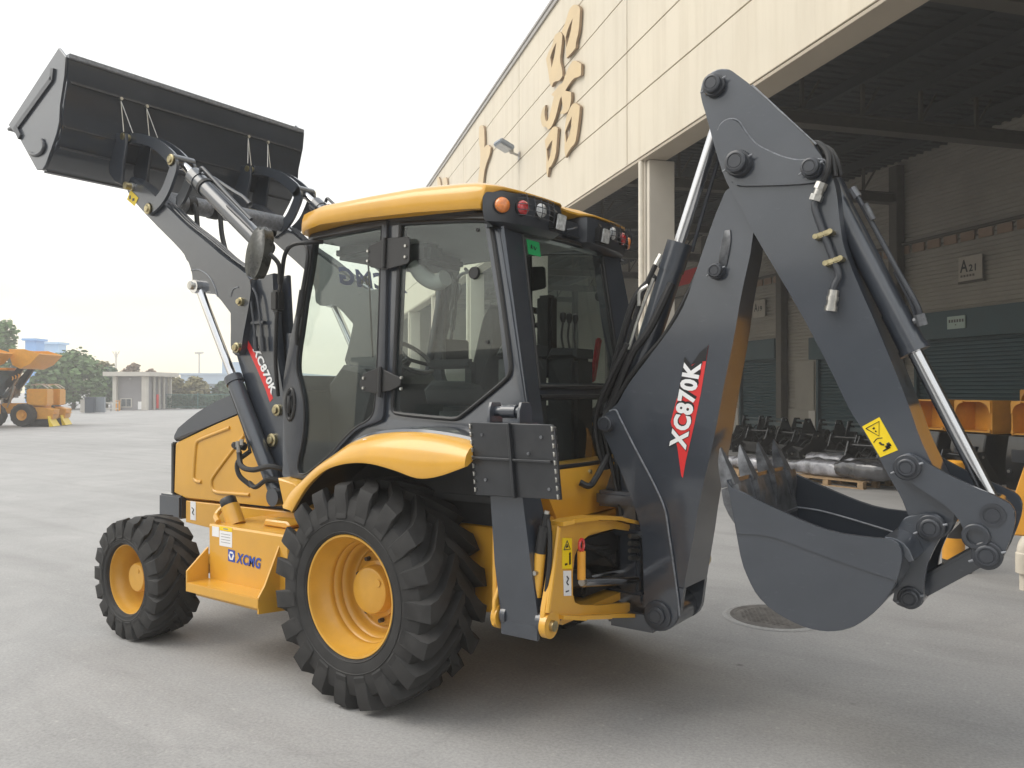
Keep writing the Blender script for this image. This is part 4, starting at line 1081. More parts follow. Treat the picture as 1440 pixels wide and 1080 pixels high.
for s in (-1, 1):
    b = bmesh.new()
    box(b, (.58, .27 * s, 1.58), (.22, .24, .78), .03); prism(b, [(.46, 1.96), (.69, 1.96), (.69, 2.02), (.50, 2.03)], .27 * s - .12, .27 * s + .12, .02)
    co = fin('lever_console', b, M['interior'], BH)
    b = bmesh.new()
    for k in range(3):
        y = .27 * s + (k - 1) * .075
        tube(b, [(.58, y, 2.0), (.56, y, 2.10), (.57, y, 2.20)], .007, 6); stack(b, (.57, y, 2.19), (0, 0, 1), [(0, .012), (.03, .022), (.06, .018), (.07, 0)], 12)
    fin('control_levers', b, M['black'], co)
b = bmesh.new()
tube(b, [(-.10, .42, 1.75), (-.10, .42, 2.30), (-.04, .42, 2.36), (.22, .42, 2.30)], .022, 8)
tube(b, [(.10, .42, 1.7), (.11, .42, 2.14), (.16, .42, 2.20), (.26, .42, 2.2)], .018, 8)
box(b, (.30, .42, 2.12), (.12, .10, .56), .02)
box(b, (-.14, -.02, 2.02), (.03, .26, .15), .01)
fin('hand_rail', b, M['black'], BH)
b = bmesh.new()
box(b, (-.02, -.55, 2.57), (.34, .16, .13), .03)
box(b, (-.55, -.1, 2.66), (.40, .9, .09), .03)
fin('overhead_console', b, M['interior'], BH)
b = bmesh.new(); tube(b, [(.0, -.58, 2.52), (.06, -.56, 2.44), (.14, -.54, 2.40), (.22, -.55, 2.42)], .05, 10); fin('rolled_sunblind', b, M['headliner'], BH)
b = bmesh.new(); box(b, (.60, .56, 1.96), (.03, .05, .30), .01, Matrix.Rotation(R(10), 3, 'Y')); fin('fire_bottle', b, M['redlens'], BH)

# mirror and its bar
b = bmesh.new()
tube(b, [(-.655, -.72, 2.70), (-.70, -.80, 2.69), (-.80, -.84, 2.68), (-.865, -.85, 2.62), (-.90, -.85, 2.46), (-.93, -.85, 2.32), (-.96, -.84, 2.20), (-1.02, -.80, 1.95), (-1.07, -.74, 1.72)], .0135, 8)
box(b, (-.935, -.85, 2.33), (.075, .07, .14), .015)
mb = fin('mirror_bracket', b, M['black'], BH)
mo = soft([(-.975, 2.802), (-.935, 2.79), (-.915, 2.74), (-.92, 2.66), (-.945, 2.575), (-.985, 2.50), (-1.04, 2.462), (-1.09, 2.475), (-1.118, 2.53), (-1.118, 2.61), (-1.09, 2.70), (-1.035, 2.775)], 2, 70)
b = bmesh.new(); prism(b, mo, -.965, -.895, .030)
mh = fin('mirror_head', b, M['mirrorwrap'], BH, 60)
b = bmesh.new(); tube(b, [(-.90, -.94, 2.62), (-.86, -.90, 2.55), (-.90, -.86, 2.44)], .014, 8); fin('mirror_arm', b, M['black'], mh)
mirror(mb); mirror(mh)

# ---------------- loader: towers, arms, cylinders, links
def pin(c, r, y0, y1, parent, m='zinc', rr=None):
    b = bmesh.new()
    s = -1 if y1 < y0 else 1
    stack(b, (c[0], y0, c[1]), (0, s, 0), [(0, r * 1.0), (abs(y1 - y0) - .006, r * 1.0), (abs(y1 - y0), r * .85), (abs(y1 - y0), 0)], 20)
    if rr: stack(b, (c[0], y0, c[1]), (0, s, 0), [(0, rr), (abs(y1 - y0) * .55, rr), (abs(y1 - y0) * .6, rr * .92), (abs(y1 - y0) * .6, 0)], 24)
    return fin('pin', b, M[m], parent, 40)

def loader_side():
    made = []
    b = bmesh.new(); prism(b, soft(P['tower'], 1, 30), -.60, -.54, .008)
    tw = fin('loader_tower', b, M['grey'], BH, 30); made.append(tw)
    b = bmesh.new(); prism(b, soft(P['tower'], 1, 30), -.48, -.44, .008)
    box(b, (-1.25, -.51, 1.0), (.20, .08, .10)); box(b, (-1.2, -.51, 1.7), (.05, .07, .9))
    made.append(fin('loader_tower', b, M['grey'], BH, 30))
    for c, r in zip(P['tower_pins'], (.040, .046, .046)): pin(c, r * .62, -.60, -.638, tw, 'zinc', r)
    b = bmesh.new(); prism(b, P['decal_front'], -.602, -.6005, 0); dc = fin('model_decal', b, M['red'], tw, 0)
    tp = P['decal_front_text']
    lettering('decal_lettering', 'XC870K', tp[0], tp[2], tp[1], M['white'], dc, ypl(-.6035), .04)
    # steel pipes on the tower
    b = bmesh.new()
    for dx in (0, .075):
        tube(b, [(-1.60 + dx, -.63, 2.50), (-1.54 + dx, -.635, 2.46), (-1.50 + dx, -.635, 2.38), (-1.46 + dx, -.635, 2.18), (-1.45 + dx, -.635, 2.10)], .009, 8)
        cyl(b, (-1.452 + dx, -.635, 2.13), (-1.44 + dx, -.635, 2.03), .017, n=10)
    box(b, (-1.43, -.625, 2.23), (.14, .03, .022), .004)
    fin('hydraulic_pipes', b, M['greymat'], tw)
    # arm
    b = bmesh.new(); prism(b, soft(P['arm'], 2, 45), -.65, -.535, .010)
    ar = fin('loader_arm', b, M['grey'], BH, 30); made.append(ar)
    for i, r in enumerate((.030, .036, .045, .036, .034)): pin(P['arm_pins'][i], r * .7, -.65, -.69 if i != 2 else -.72, ar, 'zinc' if i < 2 else 'steel', r)
    b = bmesh.new()
    tube(b, [(x, -.651, z) for x, z in ((-2.20, 2.66), (-2.10, 2.655), (-1.98, 2.60), (-1.90, 2.51), (-1.87, 2.44))], .005, 6)
    tube(b, [(x, -.651, z) for x, z in ((-1.71, 2.43), (-1.68, 2.48), (-1.62, 2.49))], .005, 6)
    fin('weld_bead', b, M['weld_lit'], ar, 60)
    b = bmesh.new()
    for k in range(3):
        tube(b, [(-2.55, -.56 - .03 * k, 3.215), (-2.28, -.56 - .03 * k, 3.03), (-2.0, -.56 - .03 * k, 2.87), (-1.76, -.57 - .02 * k, 2.72), (-1.58, -.58 - .02 * k, 2.63)], .0085, 8)
    fin('hydraulic_pipes', b, M['greymat'], ar)
    b = bmesh.new(); prism(b, [(-3.10, 3.315), (-2.985, 3.245), (-2.93, 3.305), (-3.045, 3.385)], -.6535, -.652, 0)
    wd = fin('warning_decal', b, M['warn'], ar, 0)
    b = bmesh.new(); box(b, (-3.05, -.6545, 3.325), (.022, .001, .03)); box(b, (-3.0, -.6545, 3.30), (.03, .001, .022)); fin('decal_symbol', b, M['decalblack'], wd, 0)
    # lift cylinder
    A, B_ = Vector((-2.095, -.655, 2.525)), Vector((-1.17, -.655, 1.037))
    d = (B_ - A); 
    b = bmesh.new()
    m_ = A + d * .455
    cyl(b, m_, B_, .055, n=24); cyl(b, m_ - d.normalized() * .004, m_ + d.normalized() * .05, .064, n=24)
    cyl(b, B_ + Vector((0, -.055, 0)), B_ + Vector((0, .055, 0)), .062, n=20)
    lc = fin('lift_cylinder', b, M['grey'], BH, 40); made.append(lc)
    b = bmesh.new(); cyl(b, A, m_ + d * .02, .030, n=20); cyl(b, A + Vector((0, -.045, 0)), A + Vector((0, .045, 0)), .05, n=20); fin('rod', b, M['chrome'], lc, 40)
    b = bmesh.new()
    tube(b, [A + d * .52 + Vector((-.066, -.02, .0)), A + d * .7 + Vector((-.068, -.02, -.005)), A + d * .80 + Vector((-.06, -.045, -.01))], .010, 8)
    tube(b, [A + d * .80 + Vector((-.065, -.045, 0)), (-1.50, -.74, 1.26), (-1.47, -.75, 1.17), (-1.38, -.72, 1.10)], .017, 8)
    tube(b, [(-1.50, -.73, 1.33), (-1.42, -.77, 1.24), (-1.28, -.78, 1.22), (-1.12, -.76, 1.25), (-1.05, -.68, 1.20), (-1.07, -.60, 1.0)], .019, 8)
    tube(b, [(-1.40, -.72, 1.12), (-1.30, -.74, 1.10), (-1.18, -.72, 1.16), (-1.06, -.64, 1.12)], .017, 8)
    box(b, (-1.50, -.725, 1.37), (.09, .07, .05), .01); cyl(b, (-1.56, -.73, 1.375), (-1.44, -.73, 1.36), .022, n=10)
    fin('hydraulic_hoses', b, M['hose'], lc)
    b = bmesh.new()
    for x, z in ((-1.475, 1.385), (-1.43, 1.40), (-1.465, 1.35)): cyl(b, (x, -.76, z + .02), (x, -.76, z - .02), .014, n=8)
    fin('hose_fittings', b, M['steel'], lc)
    # tilt linkage and cylinder
    b = bmesh.new(); lv = spline([(x, 0, z) for x, z in P['tilt_lever']], 4)
    L = [(p.x, p.z) for p in lv]; o1, o2 = [], []
    for i, p in enumerate(L):
        a, c = Vector(L[max(0, i - 1)]), Vector(L[min(len(L) - 1, i + 1)]); t = (c - a).normalized(); w = .048
        o1.append((p[0] - t.y * w, p[1] + t.x * w)); o2.append((p[0] + t.y * w, p[1] - t.x * w))
    prism(b, o1 + o2[::-1], -.685, -.66, .004); prism(b, o1 + o2[::-1], -.535, -.51, .004)
    for c in P['tilt_pins']: cyl(b, (c[0], -.685, c[1]), (c[0], -.51, c[1]), .05, n=20)
    tl = fin('tilt_lever', b, M['grey'], BH, 40); made.append(tl)
    for c in P['tilt_pins']: pin(c, .026, -.684, -.712, tl, 'zinc', .042)
    b = bmesh.new()
    prism(b, soft(P['bucket_link'], 1, 50), -.655, -.635, .004); prism(b, soft(P['bucket_link'], 1, 50), -.56, -.54, .004)
    cyl(b, (-3.06, -.66, 3.81), (-3.06, -.53, 3.81), .045, n=16)
    made.append(fin('bucket_link', b, M['grey'], BH, 40))
    A, B_ = Vector((-2.415, -.595, 3.515)), Vector((-1.37, -.595, 2.74)); d = B_ - A; u = d.normalized()
    up = Vector((0, 0, 1)) - u * u.z; up.normalize()
    b = bmesh.new(); s0, s1 = A + d * .16, B_
    cyl(b, s0, s1, .062, n=24); cyl(b, s0 - u * .004, s0 + u * .09, .068, n=24)
    tc_ = fin('tilt_cylinder', b, M['grey'], BH, 40); made.append(tc_)
    b = bmesh.new(); cyl(b, A, s0 + u * .02, .032, n=18); cyl(b, A + Vector((0, -.05, 0)), A + Vector((0, .05, 0)), .052, n=18); fin('rod', b, M['chrome'], tc_)
    b = bmesh.new(); pp = lambda t, h, w: A + d * t + up * h + Vector((0, w, 0))
    tube(b, [pp(.22, .07, -.02), pp(.22, .105, -.02), pp(.27, .11, -.02), pp(.5, .10, -.02), pp(.8, .09, -.02)], .013, 8)
    tube(b, [pp(.3, .085, .03), pp(.5, .115, .05), pp(.58, .13, .06), pp(.66, .13, .06)], .016, 8)
    tube(b, [pp(.6, .05, -.05), pp(.8, .055, -.05), pp(1.0, .05, -.05)], .013, 8)
    fin('hydraulic_pipes', b, M['greymat'], tc_)
    b = bmesh.new(); cyl(b, pp(.30, 0, 0) - u * .012, pp(.30, 0, 0) + u * .02, .071, n=20)
    fin('rubber_strap', b, M['hose'], tc_)
    return made
for o in loader_side(): mirror(o)
b = bmesh.new()
cyl(b, (-2.652, -.54, 3.261), (-2.652, .54, 3.261), .072, n=28)
tt = fin('torque_tube', b, M['weld_lit'], BH)
b = bmesh.new()
for y in (-.38, -.16):
    cyl(b, (-2.652, y - .035, 3.261), (-2.652, y + .035, 3.261), .078, n=20)
    tube(b, [(-2.652, y, 3.32), (-2.56, y, 3.22), (-2.50, y - .02, 3.05), (-2.42, y - .05, 2.93), (-2.28, y - .12, 2.82)], .020, 8)
fin('hydraulic_hoses', b, M['hose'], tt)

# ---------------- loader bucket
LB = node('loader_bucket', BH)
lbp = P['lbucket']
for s in (-1, 1):
    b = bmesh.new(); prism(b, lbp, 1.135 * s, 1.158 * s, .004); fin('side_plate', b, M['grey'], LB, 30)
    b = bmesh.new()
    bar(b, (-3.256, 1.166 * s, 4.261), (-3.275, 1.166 * s, 4.175), .018, .045); bar(b, (-3.270, 1.166 * s, 4.183), (-3.905, 1.166 * s, 3.898), .018, .045)
    bar(b, (-3.87, 1.162 * s, 3.91), (-3.80, 1.162 * s, 3.825), .03, .05)
    tube(b, [(x, 1.166 * s, z) for x, z in P['lbucket_hook']], .014, 8)
    fin('wear_strip', b, M['greymat'], LB)
back = spline([(x, 0, z) for x, z in [(-3.07, 4.311), (-3.082, 4.127)]], 2) + spline([(x, 0, z) for x, z in [(-3.082, 4.127), (-3.135, 3.96), (-3.160, 3.838), (-3.185, 3.76), (-3.234, 3.679)]], 4)[1:] \
    + [Vector((-3.39, 0, 3.532)), Vector((-3.445, 0, 3.508)), Vector((-3.537, 0, 3.520)), Vector((-3.822, 0, 3.815)), Vector((-4.043, 0, 3.97))]
b = bmesh.new(); strip(b, [(p.x, p.z) for p in back], .018, -1.136, 1.136, -1)
fin('bucket_shell', b, M['grey'], LB, 20)
b = bmesh.new()
bar(b, (-3.085, -1.14, 4.322), (-3.085, 1.14, 4.322), .075, .040, .006)
fin('top_edge', b, M['weld_lit'], LB)  # pale colour painted in for the light caught by the upper rim
b = bmesh.new()
bar(b, (-4.0, -1.15, 3.945), (-4.0, 1.15, 3.945), .16, .025, .004, R(0))
fin('cutting_edge', b, M['greymat'], LB)
b = bmesh.new()
for z, x, w_, h_ in ((3.655, -3.262, .05, .014), (3.50, -3.47, .05, .014), (4.128, -3.076, .012, .018), (3.80, -3.166, .01, .012)): bar(b, (x, -1.12, z), (x, 1.12, z), w_, h_)
fin('heel_strip', b, M['greymat'], LB)
for s in (-1, 1):
    for y in (-.70, -.49):
        b = bmesh.new(); prism(b, P['lbucket_ear'], y * s - .012, y * s + .012, .003)
        fin('bucket_ear', b, M['grey'], LB, 30)
    b = bmesh.new()
    cyl(b, (-3.06, -.72 * s, 3.81), (-3.06, -.47 * s, 3.81), .028, n=14); cyl(b, (-3.014, -.72 * s, 3.405), (-3.014, -.47 * s, 3.405), .03, n=14)
    fin('pin', b, M['zinc'], LB)
    b = bmesh.new()
    for y in (-.72, -.50):
        tube(b, [(-3.075, y * s, 4.10), (-3.03, y * s, 3.84)], .0042, 6); tube(b, [(-3.075, y * s, 4.10), (-3.0, (y + .06) * s, 3.84)], .0042, 6)
        cyl(b, (-3.085, y * s, 4.115), (-3.06, y * s, 4.115), .014, n=8)
    fin('stay_rods', b, M['steel'], LB)

# ---------------- stabilisers
def stabiliser():
    S = node('stabiliser', BH)
    b = bmesh.new()
    loft(b, [[(.905, -1.00, 1.60), (1.085, -1.00, 1.60), (1.085, -.86, 1.60), (.905, -.86, 1.60)],
             [(.895, -1.00, 1.24), (1.09, -1.00, 1.24), (1.09, -.85, 1.24), (.895, -.85, 1.24)],
             [(.915, -.99, .90), (1.135, -.99, .90), (1.15, -.80, .90), (.915, -.80, .90)],
             [(.950, -.98, .62), (1.175, -.98, .62), (1.185, -.80, .62), (.950, -.80, .62)]])
    for x in (.945, 1.155): cyl(b, (x, -.94, .645), (x + .03, -.94, .645), .055, n=18)
    lg_ = fin('stabiliser_leg', b, M['grey'], S, 30)
    b = bmesh.new(); box(b, (1.058, -.975, .592), (.22, .02, .07), .003); fin('leg_lip', b, M['grey'], lg_)
    b = bmesh.new()
    T = lambda x, y, z: (x + (1.42 - z) * .09, -1.045 + y + (1.42 - z) * .02, z)
    prism(b, [(.84, 1.60), (1.31, 1.60), (1.325, 1.585), (1.325, 1.255), (.83, 1.24), (.825, 1.59)], -.012, .008, .003, T)
    prism(b, [(1.068, 1.60), (1.082, 1.60), (1.082, 1.245), (1.068, 1.245)], -.035, -.012, .002, T)
    prism(b, [(.84, 1.432), (1.066, 1.432), (1.066, 1.42), (.84, 1.42)], -.032, -.012, .002, T)
    prism(b, [(1.084, 1.432), (1.30, 1.434), (1.30, 1.422), (1.084, 1.42)], -.032, -.012, .002, T)
    pd_ = fin('stabiliser_pad', b, M['padblack'], S, 30)
    b = bmesh.new()
    for x in (.835, 1.318):
        for k in range(9):
            z = 1.592 - k * .039; prism(b, [(x - .0045, z), (x + .0045, z - .004), (x + .0045, z - .020), (x - .0045, z - .024)], -.024, .012, .002, T)
    fin('grip_teeth', b, M['steel'], pd_)['kind'] = 'stuff'
    b = bmesh.new()
    for x, z in ((.90, 1.54), (1.25, 1.54), (.90, 1.32), (1.27, 1.30), (1.17, 1.46)): p = T(x, -.013, z); cyl(b, p, (p[0], p[1] - .005, p[2]), .008, n=8)
    fin('pad_bolts', b, M['wornsteel'], pd_)
    b = bmesh.new()
    for x in (.905, 1.085):
        prism(b, [(x - .0, 1.0)] and [(-.055, 0), (.055, 0), (.055, .06), (.035, .10), (-.035, .10), (-.055, .06)], 0, .016, .002, lambda a, t, z, x=x: (x + t, -.985 + a, 1.60 + z))
    cyl(b, (.90, -.985, 1.655), (1.10, -.985, 1.655), .025, n=16); cyl(b, (.965, -.985, 1.655), (1.05, -.985, 1.655), .034, n=16)
    fin('pad_pivot', b, M['grey'], S)
    b = bmesh.new()
    cyl(b, (1.150, -.935, .97), (1.168, -.925, 1.10), .030, n=16); cyl(b, (1.166, -.926, 1.09), (1.178, -.92, 1.16), .020, n=12)
    tube(b, [(1.178, -.92, 1.15), (1.20, -.93, 1.08), (1.205, -.935, .95), (1.195, -.95, .80), (1.17, -.96, .70)], .012, 8)
    c_ = fin('stabiliser_cylinder', b, M['black'], S)
    b = bmesh.new(); cyl(b, (1.135, -.95, .76), (1.151, -.935, .98), .028, n=16); fin('cylinder_sleeve', b, M['yellow'], c_)
    b = bmesh.new(); cyl(b, (1.148, -.955, .88), (1.148, -.985, .88), .012, n=8); cyl(b, (1.172, -.925, 1.135), (1.18, -.92, 1.175), .014, n=8); fin('hose_fittings', b, M['steel'], c_)
    return S
s1 = stabiliser()
s2 = node('stabiliser', BH)
for ch in list(s1.children): mirror(ch, s2)

# ---------------- backhoe frame
FX = 1.20
def yz(bm, pts, x0, x1, bev=.004):
    prism(bm, pts, x0, x1, bev, lambda y, x, z: (x, y, z))
FR = node('backhoe_frame', BH)
b = bmesh.new()
out = [(-.885, 1.075), (-.865, 1.10), (-.80, 1.098), (-.56, 1.085), (-.30, 1.05), (-.10, 1.0), (-.10, .962), (-.30, 1.005), (-.55, 1.02), (-.66, .99), (-.715, .93), (-.735, .85), (-.735, .74), (-.715, .69), (-.66, .665), (-.44, .62), (-.10, .565), (-.10, .49), (-.42, .555), (-.685, .605), (-.85, .645), (-.885, .60), (-.93, .575), (-.98, .60), (-1.0, .655), (-.985, .72), (-.935, .88)]
yz(b, out, 1.185, 1.21); 
mo_ = [(-y, z) for y, z in out]
yz(b, mo_, 1.185, 1.21)
fin('frame_plate', b, M['yellow'], FR, 30)
b = bmesh.new()
for s in (-1, 1):
    for lv in ([(-.865, 1.098), (-.80, 1.103), (-.56, 1.09), (-.30, 1.055), (-.10, 1.005)], [(-.86, .645), (-.685, .603), (-.42, .552), (-.10, .487)]):
        for (y0, z0), (y1, z1) in zip(lv, lv[1:]):
            p0, p1, p2, p3 = (1.165, y0 * s, z0), (1.165, y1 * s, z1), (1.262, y1 * s, z1), (1.236, y0 * s, z0)
            a = [b.verts.new(p) for p in (p0, p1, p2, p3)]; c = [b.verts.new((p[0], p[1], p[2] + .020)) for p in (p0, p1, p2, p3)]
            b.faces.new(a[::-1]); b.faces.new(c)
            for i in range(4): b.faces.new((a[i], a[(i + 1) % 4], c[(i + 1) % 4], c[i]))
    tube(b, [(1.213, .870 * s, 1.09), (1.218, .928 * s, .88), (1.218, .975 * s, .70)], .014, 8)
fin('frame_flange', b, M['yellow'], FR, 30)
for s in (-1, 1):
    for x0, x1 in ((1.19, 1.225), (.905, .935)):
        b = bmesh.new(); cyl(b, (x0, .95 * s, .635), (x1, .95 * s, .635), .062, n=24)
        if x0 < 1: yz(b, [(.95 * s + .06, .60), (.95 * s + .055, .72), (.80 * s, 1.04), (.55 * s, 1.06), (.55 * s, .60)] if s > 0 else [(-1.01, .60), (-1.005, .72), (-.80, 1.04), (-.55, 1.06), (-.55, .60)], .908, .928)
        lu = fin('hinge_lug', b, M['yellow'], FR, 40)
        b = bmesh.new(); cyl(b, (x0 + .01, .95 * s, .635), (x1 + (.02 if x0 > 1 else -.01), .95 * s, .635), .026, n=14); fin('pin', b, M['zinc'], lu)
b = bmesh.new()
yz(b, [(-.94, 1.06), (.94, 1.06), (.94, .62), (-.94, .62)], .86, .89)
box(b, (1.02, 0, 1.01), (.28, 1.5, .04)); box(b, (1.02, 0, .60), (.28, 1.5, .04)); box(b, (.78, 0, .80), (.16, 1.0, .5), .01)
fin('rear_crossmember', b, M['yellow'], FR, 30)
b = bmesh.new(); yz(b, [(-.70, .98), (.70, .98), (.70, .62), (-.70, .62)], .95, .965); box(b, (.80, 0, 1.02), (.2, 1.3, .03)); fin('inner_plate', b, M['black'], FR, 30)
# decals on the frame
b = bmesh.new(); yz(b, [(-.835, 1.035), (-.745, 1.02), (-.745, .868), (-.835, .884)], 1.2115, 1.213, 0); wd = fin('warning_decal', b, M['warn'], FR, 0)
b = bmesh.new()
tri = [(-.822, .975), (-.762, .968), (-.792, 1.015)]
tube(b, [(1.2135, y, z) for y, z in tri + tri[:1]], .003, 4, smooth=False)
box(b, (1.2135, -.792, .985), (.002, .022, .008)); box(b, (1.2135, -.792, .992), (.002, .010, .012))
box(b, (1.2135, -.765, .915), (.002, .016, .045)); cyl(b, (1.213, -.765, .945), (1.2145, -.765, .945), .009, n=10); box(b, (1.2135, -.80, .90), (.002, .022, .010))
fin('decal_symbol', b, M['decalblack'], wd, 0)
b = bmesh.new(); yz(b, [(-.826, .872), (-.752, .860), (-.750, .735), (-.820, .748)], 1.2115, 1.213, 0); wl2 = fin('instruction_label', b, M['white'], FR, 0)
b = bmesh.new(); tube(b, [(1.214, -.795, .84), (1.214, -.78, .825), (1.214, -.795, .81), (1.214, -.78, .795)], .004, 4); box(b, (1.214, -.79, .765), (.002, .03, .006)); fin('label_print', b, M['decalblack'], wl2, 0)
# swing cylinders and lock handle
for s, z in ((-1, .76), (1, .84)):
    b = bmesh.new(); cyl(b, (1.05, .62 * s, z), (1.10, .42 * s, z - .01), .05, n=18); sc_ = fin('swing_cylinder', b, M['black'], FR)
    b = bmesh.new(); cyl(b, (1.06, -.68 if s < 0 else .60, z), (1.16, .12 * s, z - .03), .021, n=14); fin('rod', b, M['chrome'], sc_)
b = bmesh.new(); cyl(b, (1.25, -.715, .815), (1.25, -.715, .955), .021, n=16); lh = fin('lock_handle', b, M['orange'], FR)
b = bmesh.new(); tube(b, [(1.25, -.715 + .022 * math.cos(a), .985 + .03 * math.sin(a)) for a in [2 * math.pi * i / 16 for i in range(17)]], .008, 6, smooth=False); fin('ring_pull', b, M['redlens'], lh)
b = bmesh.new(); cyl(b, (1.25, -.715, .80), (1.25, -.69, .80), .02, n=12); fin('lock_pin', b, M['steel'], lh)
b = bmesh.new(); cyl(b, (1.235, -.68, .79), (1.245, -.12, .70), .024, n=16); fin('swing_rod', b, M['chrome'], FR)
b = bmesh.new()
box(b, (1.02, -.30, .90), (.18, .5, .16), .02); box(b, (1.03, -.25, .69), (.16, .4, .10), .02)
for k in range(5): tube(b, [(1.05, -.55 + .04 * k, .98), (1.14, -.45 + .05 * k, .92 - .02 * k), (1.12, -.2 + .02 * k, .88 - .03 * k)], .013, 6)
fin('valve_hoses', b, M['hose'], FR)
b = bmesh.new()
for z in (.955, .915, .875, .835): cyl(b, (1.25, -.20, z), (1.26, -.12, z - .012), .013, n=8)
fin('hose_fittings', b, M['steel'], FR)

# ---------------- swing post
b = bmesh.new()
box(b, (1.20, 0, .80), (.13, .24, .72), .02)
box(b, (1.15, 0, 1.14), (.30, .30, .09), .02); box(b, (1.17, 0, .965), (.26, .26, .06), .015); box(b, (1.17, 0, .60), (.26, .28, .07), .015); box(b, (1.22, 0, .485), (.32, .30, .13), .03)
cyl(b, (1.14, 0, .44), (1.14, 0, 1.19), .075, n=20)
prism(b, [(1.02, 1.18), (1.25, 1.18), (1.20, 1.30), (1.13, 1.36), (1.08, 1.34)], -.07, .07, .01)
cyl(b, (1.41, -.13, .542), (1.41, .13, .542), .09, n=24); box(b, (1.31, 0, .53), (.2, .24, .15), .02)
fin('swing_post', b, M['grey'], BH, 35)
b = bmesh.new()
tube(b, [(1.06, -.10, 1.38), (1.03, -.20, 1.25), (1.02, -.25, 1.22), (.98, -.28, 1.24)], .018, 8)
for k in range(5): tube(b, [(1.02 + .02 * k, -.08 + .03 * k, 1.52), (1.08 + .02 * k, -.10 + .03 * k, 1.34), (1.12, -.11 + .03 * k, 1.2), (1.16, -.13 + .03 * k, 1.05)], .013, 6)
fin('hydraulic_hoses', b, M['hose'], BH)

# ---------------- boom
yb = lambda z, o=0.0: -(.1876 - .039 * z) - o
bo = soft(P['boom'], 1, 35)
def clip(pts, zc, keep_above):
    out = []
    for i in range(len(pts)):
        a, c = pts[i - 1], pts[i]
        ia, ic = (a[1] > zc) == keep_above, (c[1] > zc) == keep_above
        if ia != ic:
            t = (zc - a[1]) / (c[1] - a[1]); out.append((a[0] + (c[0] - a[0]) * t, zc))
        if ic: out.append(c)
    return out
def two(x, y, z):                                       # y = -1 near face, +1 far face
    return (x, y * (.1876 - .039 * z), z)
b = bmesh.new(); prism(b, clip(bo, .70, True), -1, 1, .006, two)
BM = fin('boom', b, M['grey'], BH, 30)
lowb = clip(bo, .7005, False)
for s in (-1, 1):
    b = bmesh.new(); prism(b, lowb, 0, 1, .0, lambda x, y, z, s=s: (x, s * (.1876 - .039 * z - .035 * y), z)); fin('foot_plate', b, M['grey'], BM, 30)
for s in (-1, 1):
    b = bmesh.new(); prism(b, soft(P['boom_plate'], 1, 40), 0, 1, .004, lambda x, y, z, s=s: (x, s * (.1876 - .039 * z + .0005 + .011 * y), z)); fin('reinforcing_plate', b, M['grey'], BM, 30)
b = bmesh.new(); tube(b, [(x + .003, yb(z) - .010, z) for x, z in [(1.085, 1.640)] + P['boom_plate'][1:10]], .0055, 6); fin('weld_bead', b, M['weld_lit'], BM, 60)
def bpin(c, r, m='greymat', h=.035, parent=None, y=None, rr=None, ear=True):
    y0 = yb(c[1]) - .010 if y is None else y
    rr = rr or r * 1.35
    b = bmesh.new()
    stack(b, (c[0], y0, c[1]), (0, -1, 0), [(-.02, rr), (h * .45, rr), (h * .55, rr * .93), (h * .55, r), (h, r), (h + .004, r * .86), (h + .004, r * .74), (h, r * .70), (h, r * .62), (h + .003, r * .58), (h + .003, 0)], 28)
    o = fin('pin', b, M[m], parent or BM, 35)
    if ear:
        b = bmesh.new()
        for a in (R(20), R(205)):
            d = Vector((math.cos(a), 0, math.sin(a)))
            cyl(b, Vector((c[0], y0 - h * .55, c[1])) + d * rr * .95, Vector((c[0], y0 - h * .55, c[1])) + d * (rr * 1.25), .006, .0045, 8)
        fin('grease_nipple', b, M['weld_lit'], o, 40)
    return o
bp_ = P['boom_pins']
bpin(bp_[0], .050, parent=BM, rr=.078, ear=False); bpin(bp_[1], .044, parent=BM, h=.05, rr=.046, ear=False); bpin(bp_[2], .036, parent=BM, h=.045, rr=.044)
b = bmesh.new()
prism(b, soft([(1.755, 2.60), (1.785, 2.60), (1.79, 2.54), (1.775, 2.46), (1.765, 2.41), (1.725, 2.42), (1.73, 2.50)], 2, 60), 0, 1, .002, lambda x, y, z: (x, yb(z) - .002 - .008 * (1 - y), z))
fin('grease_smear', b, M['wornsteel'], BM, 50)
# model decal
fb = lambda o: (lambda x, z: (x, yb(z, o), z))
b = bmesh.new(); prism(b, P['decal_rear'], 0, 1, 0, lambda x, y, z: (x, yb(z) - .0012 - .0008 * (1 - y), z)); dc = fin('model_decal', b, M['red'], BM, 0)
b = bmesh.new(); prism(b, [(1.672, 1.997), (1.659, 1.913), (1.62, 1.911), (1.575, 1.893), (1.58, 1.90), (1.624, 1.96)], 0, 1, 0, lambda x, y, z: (x, yb(z) - .0026 - .0008 * (1 - y), z)); fin('decal_tip', b, M['decalblack'], dc, 0)
t0 = P['decal_text']
ref = text_mesh('XC870K', .045)
lettering('lettering_outline', 'XC870K', t0[0], t0[2], t0[1], M['decalblack'], dc, fb(.0045), .075, ref=ref)
lettering('decal_lettering', 'XC870K', t0[0], t0[2], t0[1], M['white'], dc, fb(.0060), .045)

